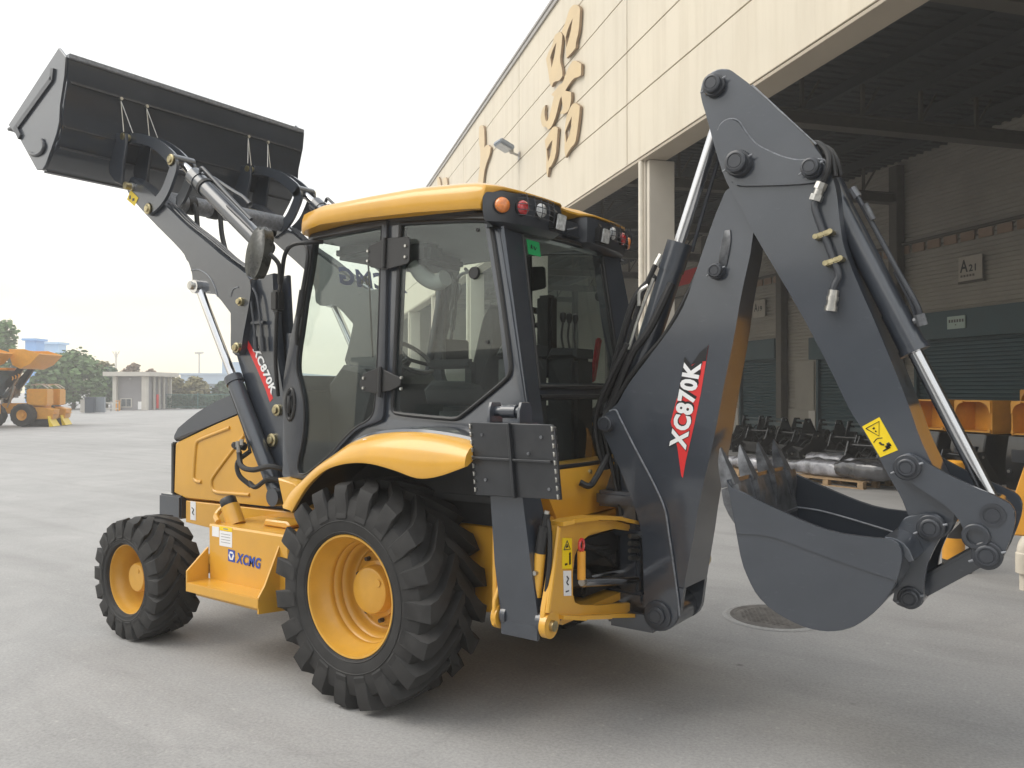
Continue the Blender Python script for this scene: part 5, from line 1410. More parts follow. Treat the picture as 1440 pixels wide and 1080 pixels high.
# boom to dipper cylinder
A, B_ = Vector((1.735, 0, 3.352)), Vector((1.10, 0, 1.565)); d = B_ - A; u = d.normalized()
b = bmesh.new(); m_ = A + d * .435
cyl(b, m_, B_, .066, n=28); cyl(b, m_ - u * .005, m_ + u * .16, .072, n=28); cyl(b, (B_.x, -.07, B_.z), (B_.x, .07, B_.z), .075, n=20)
dc_ = fin('dipper_cylinder', b, M['grey'], BM, 40)
b = bmesh.new(); cyl(b, A, m_ + u * .03, .034, n=24); cyl(b, (A.x, -.07, A.z), (A.x, .07, A.z), .07, n=20); fin('rod', b, M['chrome'], dc_, 40)
b = bmesh.new()
tube(b, [m_ + u * .10 + Vector((-.09, -.03, 0)), m_ + u * .22 + Vector((-.105, -.04, 0)), m_ + u * .34 + Vector((-.11, -.05, .0)), m_ + u * .7 + Vector((-.10, -.05, 0)), B_ + Vector((-.10, -.06, .12))], .015, 8)
tube(b, [m_ + u * .18 + Vector((-.075, -.02, .0)), m_ + u * .32 + Vector((-.135, -.05, .02)), m_ + u * .52 + Vector((-.14, -.06, .02)), m_ + u * .85 + Vector((-.13, -.06, 0)), (1.03, -.10, 1.62)], .020, 8)
tube(b, [m_ + u * .24 + Vector((.06, -.06, 0)), m_ + u * .5 + Vector((.03, -.09, 0)), m_ + u * .66 + Vector((-.03, -.10, 0)), m_ + u * .95 + Vector((-.06, -.10, 0)), (1.05, -.12, 1.60)], .022, 8)
tube(b, [(1.80, -.05, 2.80), (1.70, -.06, 2.66), (1.60, -.07, 2.40), (1.42, -.08, 2.08), (1.22, -.09, 1.86), (1.06, -.10, 1.62)], .016, 8)
tube(b, [(1.78, .02, 2.80), (1.66, .02, 2.62), (1.55, .02, 2.38), (1.36, .0, 2.05), (1.18, -.02, 1.84), (1.02, -.06, 1.60)], .016, 8)
for k in range(2): tube(b, [(1.20 - .03 * k, -.13 + .05 * k, 2.02 - .05 * k), (1.08, -.14 + .05 * k, 1.80), (1.0, -.13 + .05 * k, 1.62), (1.0, -.12 + .05 * k, 1.45), (1.04, -.1 + .04 * k, 1.30)], .016, 8)
fin('hydraulic_hoses', b, M['hose'], dc_)
b = bmesh.new()
tube(b, [m_ + u * .20 + Vector((-.07, -.045, 0)), m_ + u * .42 + Vector((-.082, -.055, 0)), m_ + u * .62 + Vector((-.080, -.055, 0))], .010, 8)
cyl(b, m_ + u * .06 + Vector((-.08, -.02, 0)), m_ + u * .12 + Vector((-.09, -.03, 0)), .022, n=8)
tube(b, [m_ + u * .26 + Vector((-.08, -.05, .02)), m_ + u * .30 + Vector((-.115, -.06, .02)), m_ + u * .36 + Vector((-.10, -.06, 0))], .012, 8)
fin('hose_fittings', b, M['steel'], dc_)
b = bmesh.new()
tube(b, [A + d * .02 + Vector((.055, .03, 0)), A + d * .25 + Vector((.06, .03, 0)), m_ + u * .05 + Vector((.075, .03, 0))], .011, 8)
fin('hydraulic_pipes', b, M['greymat'], dc_)

# ---------------- dipper
b = bmesh.new(); prism(b, soft(P['dipper'], 1, 35), -.15, .15, .007)
DP = fin('dipper', b, M['grey'], BH, 30)
b = bmesh.new(); prism(b, soft(P['dipper_plate'], 2, 50), -.168, -.1505, .004); fin('pivot_plate', b, M['grey'], DP, 30)
b = bmesh.new(); prism(b, soft(P['dipper_plate'], 2, 50), .151, .163, .004); fin('pivot_plate', b, M['grey'], DP, 30)
b = bmesh.new(); tube(b, [(x, -.152, z + .004) for x, z in P['dipper_plate'][:13]], .006, 6); tube(b, [(x + .004, -.150, z) for x, z in ((1.919, 3.312), (2.075, 3.136), (2.235, 2.955))], .005, 6); fin('weld_bead', b, M['weld_lit'], DP, 60)
dp = P['dipper_pins']
bpin(dp[0], .047, parent=DP, y=-.152, h=.055, rr=.060); bpin(dp[1], .054, parent=DP, y=-.169, h=.07, rr=.068); bpin(dp[2], .042, parent=DP, y=-.169, h=.06, rr=.050)
b = bmesh.new()
tube(b, [(x, -.185, z) for x, z in P['dipper_pipe'][1:]], .0165, 12, 8)
pp_ = fin('breaker_pipe', b, M['greymat'], DP, 60)
b = bmesh.new()
a_, c_ = P['dipper_pipe'][0], P['dipper_pipe'][2]
cyl(b, (2.276, -.185, 2.755), (2.262, -.185, 2.725), .030, n=8); cyl(b, (2.264, -.185, 2.727), (2.254, -.185, 2.700), .024, n=14); cyl(b, (2.254, -.185, 2.700), (2.243, -.185, 2.672), .031, n=6)
for t0_, t1_, r_ in ((0, .03, .024), (.03, .05, .028), (.05, .075, .025), (.075, .10, .030)):
    pa, pb = Vector((2.329, -.185, 2.235)), Vector((2.313, -.185, 2.135)); dd = (pb - pa).normalized(); cyl(b, pa + dd * t0_, pa + dd * t1_, r_, n=16)
fin('pipe_coupling', b, M['steel'], pp_)
for x, z in ((2.283, 2.505), (2.329, 2.373)):
    b = bmesh.new(); box(b, (x, -.182, z), (.072, .05, .026), .006, Matrix.Rotation(R(-15), 3, 'Y'))
    for k in (-1, 1): cyl(b, (x + .034 * k, -.150, z + .009 * k), (x + .034 * k, -.212, z + .009 * k), .013, n=10)
    fin('pipe_clamp', b, M['zinc'], pp_)
b = bmesh.new()
tube(b, [(2.20, -.08, 2.985), (2.255, -.13, 2.955), (2.30, -.165, 2.89), (2.305, -.185, 2.82), (2.28, -.185, 2.76)], .015, 8)
tube(b, [(2.20, .0, 2.98), (2.27, -.06, 2.95), (2.325, -.12, 2.87), (2.345, -.12, 2.79)], .015, 8)
tube(b, [(2.21, -.03, 2.975), (2.28, -.10, 2.93), (2.318, -.15, 2.86), (2.33, -.16, 2.78)], .014, 8)
fin('hydraulic_hoses', b, M['hose'], DP)
b = bmesh.new(); prism(b, P['warn_decal'], -.1525, -.151, 0); wd = fin('warning_decal', b, M['warn'], DP, 0)
b = bmesh.new()
w0, w1, w3 = Vector((2.446, 1.588)), Vector((2.522, 1.634)), Vector((2.525, 1.447))
wp = lambda u_, v_: (lambda p: (p.x, -.1535, p.y))(w0 + (w1 - w0) * u_ + (w3 - w0) * v_)
tube(b, [wp(.12, .10), wp(.88, .10), wp(.5, .46), wp(.12, .10)], .0022, 4, smooth=False)
tube(b, [wp(.10, .55), wp(.35, .50), wp(.6, .55)], .002, 4)
for q0, q1, w_ in (((.42, .20), (.52, .20), .007), ((.45, .30), (.52, .30), .006), ((.35, .62), (.40, .70), .008), ((.38, .70), (.50, .74), .006), ((.30, .88), (.70, .88), .006), ((.50, .82), (.80, .82), .010), ((.62, .78), (.78, .78), .012)):
    tube(b, [wp(*q0), wp(*q1)], w_ * .6, 4, smooth=False)
fin('decal_symbol', b, M['decalblack'], wd, 0)

# bucket cylinder on the back of the dipper
A, B_ = Vector((2.24, 0, 2.83)), Vector((2.972, 0, 1.235)); d = B_ - A; u = d.normalized(); nn = Vector((u.z, 0, -u.x)) * -1
if nn.x < 0: nn = -nn
b = bmesh.new(); m_ = A + d * .545
cyl(b, A, m_, .058, n=28); cyl(b, m_ - u * .19, m_, .063, n=28); cyl(b, m_, m_ + u * .025, .070, n=28)
cyl(b, (A.x, -.06, A.z), (A.x, .06, A.z), .065, n=18)
bc = fin('bucket_cylinder', b, M['grey'], DP, 40)
b = bmesh.new(); cyl(b, m_, B_, .034, n=24); cyl(b, (B_.x, -.06, B_.z), (B_.x, .06, B_.z), .06, n=18); fin('rod', b, M['chrome'], bc, 40)
b = bmesh.new(); pp = lambda t, h, w: A + d * t + nn * h + Vector((0, w, 0))
tube(b, [pp(.08, .09, -.05), pp(.12, .095, -.05), pp(.33, .10, -.05), pp(.455, .105, -.05), pp(.485, .085, -.04)], .0125, 8)
tube(b, [pp(.34, .085, -.02), pp(.43, .085, -.02), pp(.47, .075, -.02)], .010, 8)
fin('hydraulic_pipes', b, M['greymat'], bc)
b = bmesh.new()
cyl(b, pp(.475, .095, -.04), pp(.505, .085, -.035), .024, n=8); cyl(b, pp(.485, .06, -.03), pp(.49, .11, -.04), .017, n=8); cyl(b, pp(.08, .09, -.05), pp(.11, .095, -.05), .020, n=8); cyl(b, pp(.14, .11, -.06), pp(.19, .11, -.06), .014, n=8)
fin('hose_fittings', b, M['wornsteel'], bc)

# ---------------- bucket linkage
lk = soft(P['link'], 1, 40)
for s in (-1, 1):
    b = bmesh.new(); prism(b, lk, .172 * s, .205 * s, .005)
    ln = fin('bucket_lever', b, M['grey'], BH, 30)
    if s < 0:
        lp = P['link_pins']
        bpin(lp[0], .040, parent=ln, y=-.206, h=.03, rr=.058); bpin(lp[3], .046, parent=ln, y=-.206, h=.03, rr=.060)
        b = bmesh.new()
        c = lp[1]; stack(b, (c[0], -.206, c[1]), (0, -1, 0), [(0, .050), (.004, .050), (.004, .037), (-.006, .036), (-.006, .030), (.002, .028), (.002, 0)], 28)
        fin('pin', b, M['greymat'], ln)
        b = bmesh.new(); c = lp[2]
        stack(b, (c[0], -.20, c[1]), (0, -1, 0), [(0, .055), (.026, .055), (.030, .050), (.030, .034), (-.02, .034), (-.02, 0)], 28)
        fin('bushing', b, M['greymat'], ln)
b = bmesh.new()
for c in (P['link_pins'][0], P['link_pins'][3]): cyl(b, (c[0], -.18, c[1]), (c[0], .18, c[1]), .05, n=20)
fin('cross_pin', b, M['greymat'], BH)
b = bmesh.new()
bar(b, (2.961, 0, 1.053), (2.655, 0, .825), .16, .085, .012)
cyl(b, (2.961, -.16, 1.053), (2.961, .16, 1.053), .055, n=20); cyl(b, (2.655, -.16, .825), (2.655, .16, .825), .055, n=20)
fin('bucket_link_bar', b, M['grey'], BH)

# ---------------- digging bucket
DB = node('digging_bucket', BH)
bk = soft(P['bucket'], 1, 30)
for s in (-1, 1):
    b = bmesh.new(); prism(b, bk, .440 * s, .461 * s, .003); fin('side_plate', b, M['grey'], DB, 30)
    b = bmesh.new(); prism(b, soft(P['bucket_wear'], 1, 25), .4612 * s, .4685 * s, .002); fin('wear_plate', b, M['grey'], DB, 30)
sh = spline([(x, 0, z) for x, z in P['bucket'][:18]], 3)
b = bmesh.new(); strip(b, [(p.x, p.z) for p in sh], .016, -.441, .441, 1)
shl = fin('bucket_shell', b, M['grey'], DB, 40)
b = bmesh.new(); strip(b, [(1.898, 1.318), (1.921, 1.246), (1.952, 1.08)], .022, -.455, .455, 1); lp_ = fin('bucket_lip', b, M['wornsteel'], DB, 30)
b = bmesh.new(); tube(b, [(1.965, -.44, 1.10), (1.965, .44, 1.10)], .007, 6, smooth=False)
line = [(1.96, .438, 1.10), (2.10, .438, 1.09), (2.30, .438, 1.05), (2.60, .438, .98)]
tube(b, line, .006, 6)
fin('weld_bead', b, M['weld_lit'], DB)
for y in (-.40, -.135, .135, .40):
    b = bmesh.new()
    def tq(x, z, w): return [(x, y - w, z), (x, y + w, z)]
    A0 = [(1.852, 1.480, .007), (1.873, 1.44, .021), (1.906, 1.375, .033), (1.938, 1.310, .038)]
    A1 = [(1.847, 1.470, .007), (1.846, 1.42, .021), (1.855, 1.36, .033), (1.871, 1.285, .038)]
    secs = []
    for (x0, z0, w0_), (x1, z1, w1_) in zip(A0, A1): secs.append([(x0, y - w0_, z0), (x0, y + w0_, z0), (x1, y + w1_, z1), (x1, y - w1_, z1)])
    loft(b, secs)
    to = fin('bucket_tooth', b, M['tooth'], DB, 25)
    b = bmesh.new(); secs = []
    for x0, z0, x1, z1, w_ in ((1.955, 1.315, 1.872, 1.28, .048), (1.970, 1.26, 1.885, 1.21, .048), (1.965, 1.20, 1.905, 1.16, .036), (1.962, 1.14, 1.93, 1.12, .028)): secs.append([(x0, y - w_, z0), (x0, y + w_, z0), (x1, y + w_, z1), (x1, y - w_, z1)])
    loft(b, secs); fin('tooth_adapter', b, M['tooth'], to, 25)
er = soft(P['ear'], 1, 40)
for s in (-1, 1):
    b = bmesh.new(); prism(b, er, .165 * s, .20 * s, .004); e_ = fin('bucket_ear', b, M['grey'], DB, 30)
    if s < 0:
        bpin(P['ear_pins'][0], .042, parent=e_, y=-.201, h=.035, rr=.058); bpin(P['ear_pins'][1], .038, parent=e_, y=-.201, h=.03, rr=.050)
b = bmesh.new()
prism(b, soft([(2.60, 1.128), (2.64, 1.128), (2.69, 1.10), (2.715, 1.04), (2.695, 1.03), (2.665, 1.065), (2.645, 1.09), (2.60, 1.10)], 1, 60), -.44, .44, .003)
fin('bucket_back_plate', b, M['grey'], DB, 40)
b = bmesh.new(); cyl(b, (2.743, -.17, 1.149), (2.743, .17, 1.149), .05, n=18); cyl(b, (2.658, -.17, .827), (2.658, .17, .827), .045, n=18); fin('cross_pin', b, M['greymat'], DB)
# ================================================================ warehouse (open shed)
BV = Vector((-0.77595784, 0.63078477, 0)); NV = Vector((0.63078477, 0.77595784, 0)); CF = Vector((3.355, -4.237, 0))
def W(s, q, z=0.0): return CF + BV * s + NV * q + Vector((0, 0, z))
BANG = math.atan2(-BV.y, -BV.x)
S0, Q0 = 20.0, 6.25
WH = thing('warehouse', 'long cream-clad industrial shed with an open dark bay behind the backhoe', 'warehouse', W(S0, Q0), BANG)
def L(s, q, z): return Vector((S0 - s, q - Q0, z))
def lbox(bm, s0, s1, q0, q1, z0, z1, bev=0.0):
    a, c = L(s0, q0, z0), L(s1, q1, z1)
    box(bm, (a + c) / 2, (abs(a.x - c.x), abs(a.y - c.y), abs(a.z - c.z)), bev)
QW = 17.75
edges = [-.8, 6.9, 14.58, 22.27, 30.0, 37.7, 45.4, 53.1, 60.8]
rows = [(6.055, 7.24), (7.24, 8.25), (8.25, 9.37), (9.37, 10.39), (10.39, 11.27)]
for s0, s1 in zip(edges, edges[1:]):
    for z0, z1 in rows:
        b = bmesh.new(); lbox(b, s0 + .012, s1 - .012, 6.25, 6.31, z0 + .010, z1 - .010, .006)
        fin('fascia_panel', b, M['fascia'], WH, 30)
b = bmesh.new(); lbox(b, -.8, 60.8, 6.33, 6.40, 6.10, 11.25); fin('fascia_backing', b, M['soffit'], WH, 0)
b = bmesh.new(); lbox(b, -.85, 60.9, 6.17, 6.55, 11.27, 11.36, .01); lbox(b, -.85, 60.9, 6.20, 6.24, 11.16, 11.268); fin('coping', b, M['coping'], WH, 30)
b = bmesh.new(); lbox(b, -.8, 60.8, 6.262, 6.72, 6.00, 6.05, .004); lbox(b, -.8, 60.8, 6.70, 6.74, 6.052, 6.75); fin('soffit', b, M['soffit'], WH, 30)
# columns along the open front
for s in (13.97, 21.7, 29.4, 37.1, 44.8, 52.5):
    b = bmesh.new()
    lbox(b, s - .02, s + .15, 6.33, 6.36, 0, 6.0); lbox(b, s - .02, s + .15, 6.88, 6.91, 0, 6.0); lbox(b, s + .05, s + .08, 6.361, 6.879, 0, 6.0)
    lbox(b, s - .14, s + .0, 6.37, 6.88, 0.0, 5.99, .01)
    c_ = fin('column', b, M['trim'], WH, 30)
    b = bmesh.new(); cyl(b, L(s + .06, 6.30, .2), L(s + .06, 6.30, 6.0), .055, n=14); fin('downpipe', b, M['cream'], c_)
# back wall cladding with real ribs
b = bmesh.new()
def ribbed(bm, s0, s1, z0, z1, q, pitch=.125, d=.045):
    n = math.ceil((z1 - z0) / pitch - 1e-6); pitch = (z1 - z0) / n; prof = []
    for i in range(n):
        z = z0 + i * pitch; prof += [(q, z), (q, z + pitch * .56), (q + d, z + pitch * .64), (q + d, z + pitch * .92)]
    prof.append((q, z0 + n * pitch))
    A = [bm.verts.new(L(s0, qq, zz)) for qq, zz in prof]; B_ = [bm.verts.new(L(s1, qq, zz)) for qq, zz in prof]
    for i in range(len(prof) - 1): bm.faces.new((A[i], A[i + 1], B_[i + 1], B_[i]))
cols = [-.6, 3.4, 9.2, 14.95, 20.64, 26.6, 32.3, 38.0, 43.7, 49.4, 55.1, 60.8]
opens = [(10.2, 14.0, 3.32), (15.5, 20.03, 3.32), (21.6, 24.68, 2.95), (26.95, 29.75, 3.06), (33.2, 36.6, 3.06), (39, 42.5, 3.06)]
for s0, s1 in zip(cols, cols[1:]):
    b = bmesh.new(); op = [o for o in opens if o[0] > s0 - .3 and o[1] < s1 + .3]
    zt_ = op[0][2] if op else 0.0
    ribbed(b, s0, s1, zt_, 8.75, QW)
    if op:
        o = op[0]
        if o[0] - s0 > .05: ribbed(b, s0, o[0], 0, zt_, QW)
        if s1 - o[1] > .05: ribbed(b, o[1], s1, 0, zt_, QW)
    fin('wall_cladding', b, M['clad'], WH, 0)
for s in cols[1:-1]:
    b = bmesh.new(); lbox(b, s - .17, s + .17, 17.42, 17.70, 0, 8.45, .01); fin('wall_column', b, M['truss'], WH, 30)
    b = bmesh.new(); lbox(b, s + .36, s + .42, 17.62, 17.68, .3, 5.7); fin('wall_conduit', b, M['truss'], WH, 30)
for o0, o1, zt_ in opens:
    b = bmesh.new(); n = int(zt_ / .11); prof = []
    for i in range(n): z = zt_ - (i + 1) * .11; prof += [(QW + .115, z), (QW + .085, z + .015), (QW + .080, z + .06), (QW + .115, z + .095)]
    prof.sort(key=lambda t: t[1])
    A = [b.verts.new(L(o0, qq, zz)) for qq, zz in prof]; B_ = [b.verts.new(L(o1, qq, zz)) for qq, zz in prof]
    for i in range(len(prof) - 1): b.faces.new((A[i], A[i + 1], B_[i + 1], B_[i]))
    shu = fin('roller_shutter', b, M['shutter'], WH, 0)
    b = bmesh.new(); lbox(b, o0 - .12, o1 + .08, 17.40, 17.74, zt_ - .16, zt_ + .60, .015); fin('shutter_box', b, M['shutter'], shu, 30)
    b = bmesh.new(); lbox(b, o0 - .10, o0, QW - .03, QW + .12, 0, zt_ - .03); lbox(b, o1, o1 + .10, QW - .03, QW + .12, 0, zt_ - .03); fin('shutter_guide', b, M['shutter'], shu, 30)
    b = bmesh.new(); lbox(b, o1 + .14, o1 + .5, QW - .05, QW - .005, 0, 1.0); fin('wall_plinth', b, M['conc'], WH, 30)
b = bmesh.new(); lbox(b, 24.80, 26.4, QW - .045, QW - .008, .45, 1.02); lbox(b, 24.9, 26.0, QW - .035, QW - .006, 1.05, 2.75); fin('wall_panel', b, M['clad'], WH, 30)
# tiled band
s = 9.5
while s < 34:
    b = bmesh.new(); lbox(b, s, s + .46, QW - .06, QW - .008, 5.79, 6.03, .008); fin('band_tile', b, M['blocks'], WH, 30)
    s += .60
b = bmesh.new(); lbox(b, 8, 40, QW - .16, QW - .07, 6.04, 6.12, .005); fin('cable_tray', b, M['truss'], WH, 30)
# roof, purlins, trusses, added end walls
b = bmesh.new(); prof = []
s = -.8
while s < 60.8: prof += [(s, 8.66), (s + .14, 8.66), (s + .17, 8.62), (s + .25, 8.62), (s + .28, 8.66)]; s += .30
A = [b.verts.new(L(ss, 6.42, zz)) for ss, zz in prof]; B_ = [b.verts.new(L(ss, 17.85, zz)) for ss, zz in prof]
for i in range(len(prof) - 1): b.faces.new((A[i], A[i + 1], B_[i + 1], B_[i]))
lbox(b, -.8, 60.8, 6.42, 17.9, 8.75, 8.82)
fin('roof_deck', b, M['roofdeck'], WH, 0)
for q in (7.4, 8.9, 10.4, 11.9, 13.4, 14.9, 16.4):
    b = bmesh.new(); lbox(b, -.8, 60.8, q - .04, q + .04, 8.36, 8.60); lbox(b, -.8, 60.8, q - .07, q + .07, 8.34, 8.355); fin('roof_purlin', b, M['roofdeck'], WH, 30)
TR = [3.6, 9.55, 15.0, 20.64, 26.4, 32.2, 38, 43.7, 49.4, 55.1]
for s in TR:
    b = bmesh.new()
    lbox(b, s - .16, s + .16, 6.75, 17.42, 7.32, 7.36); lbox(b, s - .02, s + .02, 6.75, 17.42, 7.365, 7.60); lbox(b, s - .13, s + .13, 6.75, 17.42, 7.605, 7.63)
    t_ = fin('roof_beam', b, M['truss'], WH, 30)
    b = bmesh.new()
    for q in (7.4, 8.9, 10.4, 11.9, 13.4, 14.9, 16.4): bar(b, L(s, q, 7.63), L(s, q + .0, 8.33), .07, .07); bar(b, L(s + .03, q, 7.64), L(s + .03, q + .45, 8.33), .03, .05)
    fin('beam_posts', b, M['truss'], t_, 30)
for s in (-.75, 60.75):
    b = bmesh.new(); lbox(b, s - .05, s + .05, 6.45, 17.8, 0, 8.75); fin('added_end_wall', b, M['clad'], WH, 0)  # unseen walls closing both ends, added to keep the shed dark inside
# one red banner deep in the shed
b = bmesh.new(); lbox(b, 33.0, 37.6, QW - .12, QW - .10, 6.6, 7.25); bn = fin('banner', b, M['red'], None, 0)
tag(bn, 'dark red banner high on the back wall of the shed, seen right beside the cab', 'banner'); bn.location = W(S0, Q0); bn.rotation_euler = (0, 0, BANG)

def atwall(o): o.location = W(S0, Q0); o.rotation_euler = (0, 0, BANG); return o
def lt(q): return lambda x, z: L(x, q, z)
# wall signs
def board(name, s0, s1, z0, z1, q, m, label):
    b = bmesh.new(); lbox(b, s0, s1, q - .03, q, z0, z1, .004); o = fin(name, b, m, None, 0); tag(o, label, 'sign'); return atwall(o)
sg = board('bay_sign', 18.38, 17.58, 4.70, 5.35, QW - .08, M['signplate'], 'cream bay sign reading A21 on the ribbed back wall')
lettering('sign_lettering', 'A', (18.32, 4.93), (18.05, 4.93), (18.32, 5.27), M['decalblack'], sg, lt(QW - .113), .02)
lettering('sign_lettering', '21', (18.02, 4.93), (17.78, 4.93), (18.02, 5.12), M['decalblack'], sg, lt(QW - .113), .03)
b = bmesh.new()
for k in range(5): lbox(b, 18.30 - k * .10, 18.23 - k * .10, QW - .114, QW - .112, 4.80, 4.86)
fin('sign_marks', b, M['truss'], sg, 0)
b = bmesh.new(); lbox(b, 18.40, 17.55, QW - .10, QW - .03, 4.63, 4.69); fin('sign_ledge', b, M['truss'], sg, 0)
sg = board('notice_sign', 18.48, 17.86, 3.40, 3.74, 17.385, M['paleplate'], 'small pale green notice on the shutter box below the A21 sign')
b = bmesh.new()
for k in range(6): lbox(b, 18.42 - k * .09, 18.36 - k * .09, 17.352, 17.354, 3.57, 3.65)
lbox(b, 18.20, 18.16, 17.352, 17.354, 3.49, 3.52)
fin('sign_marks', b, M['decalblack'], sg, 0)
sg = board('bay_sign', 28.66, 27.83, 4.57, 5.24, QW - .08, M['signplate'], 'dim cream bay sign on the back wall seen between the boom and the dipper')
lettering('sign_lettering', 'A', (28.58, 4.80), (28.33, 4.80), (28.58, 5.12), M['decalblack'], sg, lt(QW - .113), .02)
lettering('sign_lettering', '19', (28.28, 4.80), (28.02, 4.80), (28.28, 5.0), M['decalblack'], sg, lt(QW - .113), .03)

# raised characters on the fascia
def character(name, loops, label, grp='raised characters on the fascia'):
    cu = bpy.data.curves.new('t', 'CURVE'); cu.dimensions = '2D'; cu.fill_mode = 'BOTH'; cu.extrude = .032
    for lp in loops:
        if len(lp) < 7:                                   # a counter: open it up a little
            cx_, cz_ = sum(q[0] for q in lp) / len(lp), sum(q[1] for q in lp) / len(lp)
            lp = [(cx_ + (q[0] - cx_) * 1.35, cz_ + (q[1] - cz_) * 1.2) for q in lp]
        pts = soft(lp, 1, 60); s = cu.splines.new('POLY'); s.points.add(len(pts) - 1); s.use_cyclic_u = True
        for p, q in zip(s.points, pts): p.co = (-(q[0] - S0), q[1], 0, 1)
    t = bpy.data.objects.new('t', cu); COL.objects.link(t)
    me = bpy.data.meshes.new_from_object(t.evaluated_get(bpy.context.evaluated_depsgraph_get()))
    bpy.data.objects.remove(t)
    for v in me.vertices: v.co = Vector((v.co.x, -.055 - v.co.z, v.co.y))
    bm = bmesh.new(); bm.from_mesh(me); bpy.data.meshes.remove(me)
    o = fin(name, bm, M['wood'], None, 25)
    o.data.materials.append(M['woodside'])
    for p in o.data.polygons:
        if abs(p.normal.y) < .7: p.material_index = 1
    atwall(o); tag(o, label, 'sign character', grp)
    b = bmesh.new()
    xs = [q[0] for q in loops[0]]; zs = [q[1] for q in loops[0]]
    c = (sum(xs) / len(xs), sum(zs) / len(zs))
    for dx in (-.12, .12): cyl(b, L(c[0] + dx, 6.25, c[1]), L(c[0] + dx, 6.20, c[1]), .03, n=8)
    fin('standoff', b, M['steel'], o, 30)
    return o
character('sign_character', [P['ch_qi_a'], P['ch_qi_ah'], P['ch_qi_b'], P['ch_qi_bh'], P['ch_qi_c'], P['ch_qi_d'], P['ch_qi_dh'], P['ch_qi_e'], P['ch_qi_eh']], 'large gilt Chinese character of four boxes and a cross stroke on the cream fascia')
character('sign_character', [P['ch_two']], 'narrow gilt brush-stroke character left of the floodlight on the fascia')
character('sign_character', [P['ch_three'], P['ch_three_b']], 'pair of small gilt strokes just showing above the cab roof')
# floodlight
fl = thing('floodlight', 'grey floodlight on a bracket on the fascia beside the gilt characters', 'floodlight', W(22.2, 6.25, 8.35), BANG)
b = bmesh.new(); bar(b, (0, -.0, 0), (0, -.30, .10), .05, .05); box(b, (0, -.02, 0), (.16, .03, .22), .005); box(b, (0.10, -.26, .08), (.05, .10, .12)); fin('bracket', b, M['coping'], fl)
b = bmesh.new(); q_ = Matrix.Rotation(R(-24), 3, 'X') @ Matrix.Rotation(R(8), 3, 'Z')
box(b, (0, -.46, .26), (.56, .46, .13), .03, q_)
hd = fin('lamp_head', b, M['cabgrey'], fl)
b = bmesh.new(); box(b, (0, -.49, .188), (.46, .36, .02), .004, q_); fin('lamp_glass', b, M['clearlens'], hd)

# ================================================================ things in and before the shed
def local(name, label, cat, s, q, rz=0.0, group=None): return thing(name, label, cat, W(s, q), BANG + rz, group)

def coupler(s, q, rz, label, tall):
    t = local('quick_coupler', label, 'machine attachment', s, q, rz, 'black machine attachments stored in the shed')
    h = .95 if tall else .72
    for sx in (-.36, .36):
        b = bmesh.new(); prism(b, [(-.40, .0), (.42, .0), (.46, .20), (.20, h * .75), (.10, h), (-.06, h), (-.16, h * .6), (-.44, .25)], sx - .015, sx + .015, .004, lambda y, x, z: (x, y, z))
        for y, z in ((.02, h - .08), (.32, .17), (-.33, .16)): cyl(b, (sx - .05, y, z), (sx + .05, y, z), .055, n=14)
        fin('side_cheek', b, M['blackequip'], t, 35)
        b = bmesh.new()
        for y, z in ((.02, h - .08), (.32, .17), (-.33, .16)): cyl(b, (sx - .065 , y, z), (sx + .065, y, z), .026, n=10)
        fin('pin', b, M['steel'], t, 35)
    b = bmesh.new(); box(b, (0, .1, .12), (.70, .3, .03)); box(b, (0, -.28, .22), (.70, .04, .26), .005); cyl(b, (-.36, .32, .17), (.36, .32, .17), .04, n=12); fin('cross_plate', b, M['blackequip'], t, 35)
    b = bmesh.new(); cyl(b, (-.42, .02, h - .08), (.42, .02, h - .08), .035, n=12)
    if tall: box(b, (0, .02, h - .22), (.72, .05, .10), .01)
    fin('top_tube', b, M['tealsteel'] if tall else M['blackequip'], t, 35)
    b = bmesh.new()
    for k in (-1, 1): tube(b, [(.12 * k, -.2, .35), (.16 * k, .0, h * .7), (.24 * k, .2, .42), (.18 * k, .36, .22)], .018, 6)
    fin('hoses', b, M['hose'], t, 50)
k = 0
where = ['nearest the cages', 'second from the cages', 'third from the cages', 'in the middle', 'third from the left', 'second from the left', 'at the left end']
for i in range(7):
    coupler(15.2 + i * 1.12, 12.3 + .15 * (i % 2), .25 * math.sin(i * 2.1), 'low gloss-black coupler in the front row, ' + where[i], False)
wh2 = ['rightmost', 'second from right', 'third from right', 'fourth from right', 'leftmost']
for i in range(5):
    coupler(17.6 + i * 1.25, 13.9, .2 * math.cos(i * 1.7), 'taller black coupler with teal top tube in the rear row, ' + wh2[i] + ' of five', True)
for i in range(3):
    coupler(11.4 + i * 1.2, 11.0, .3 * math.sin(i), 'low gloss-black coupler in front of the yellow cages, ' + ['right', 'middle', 'left'][i] + ' of three', False)

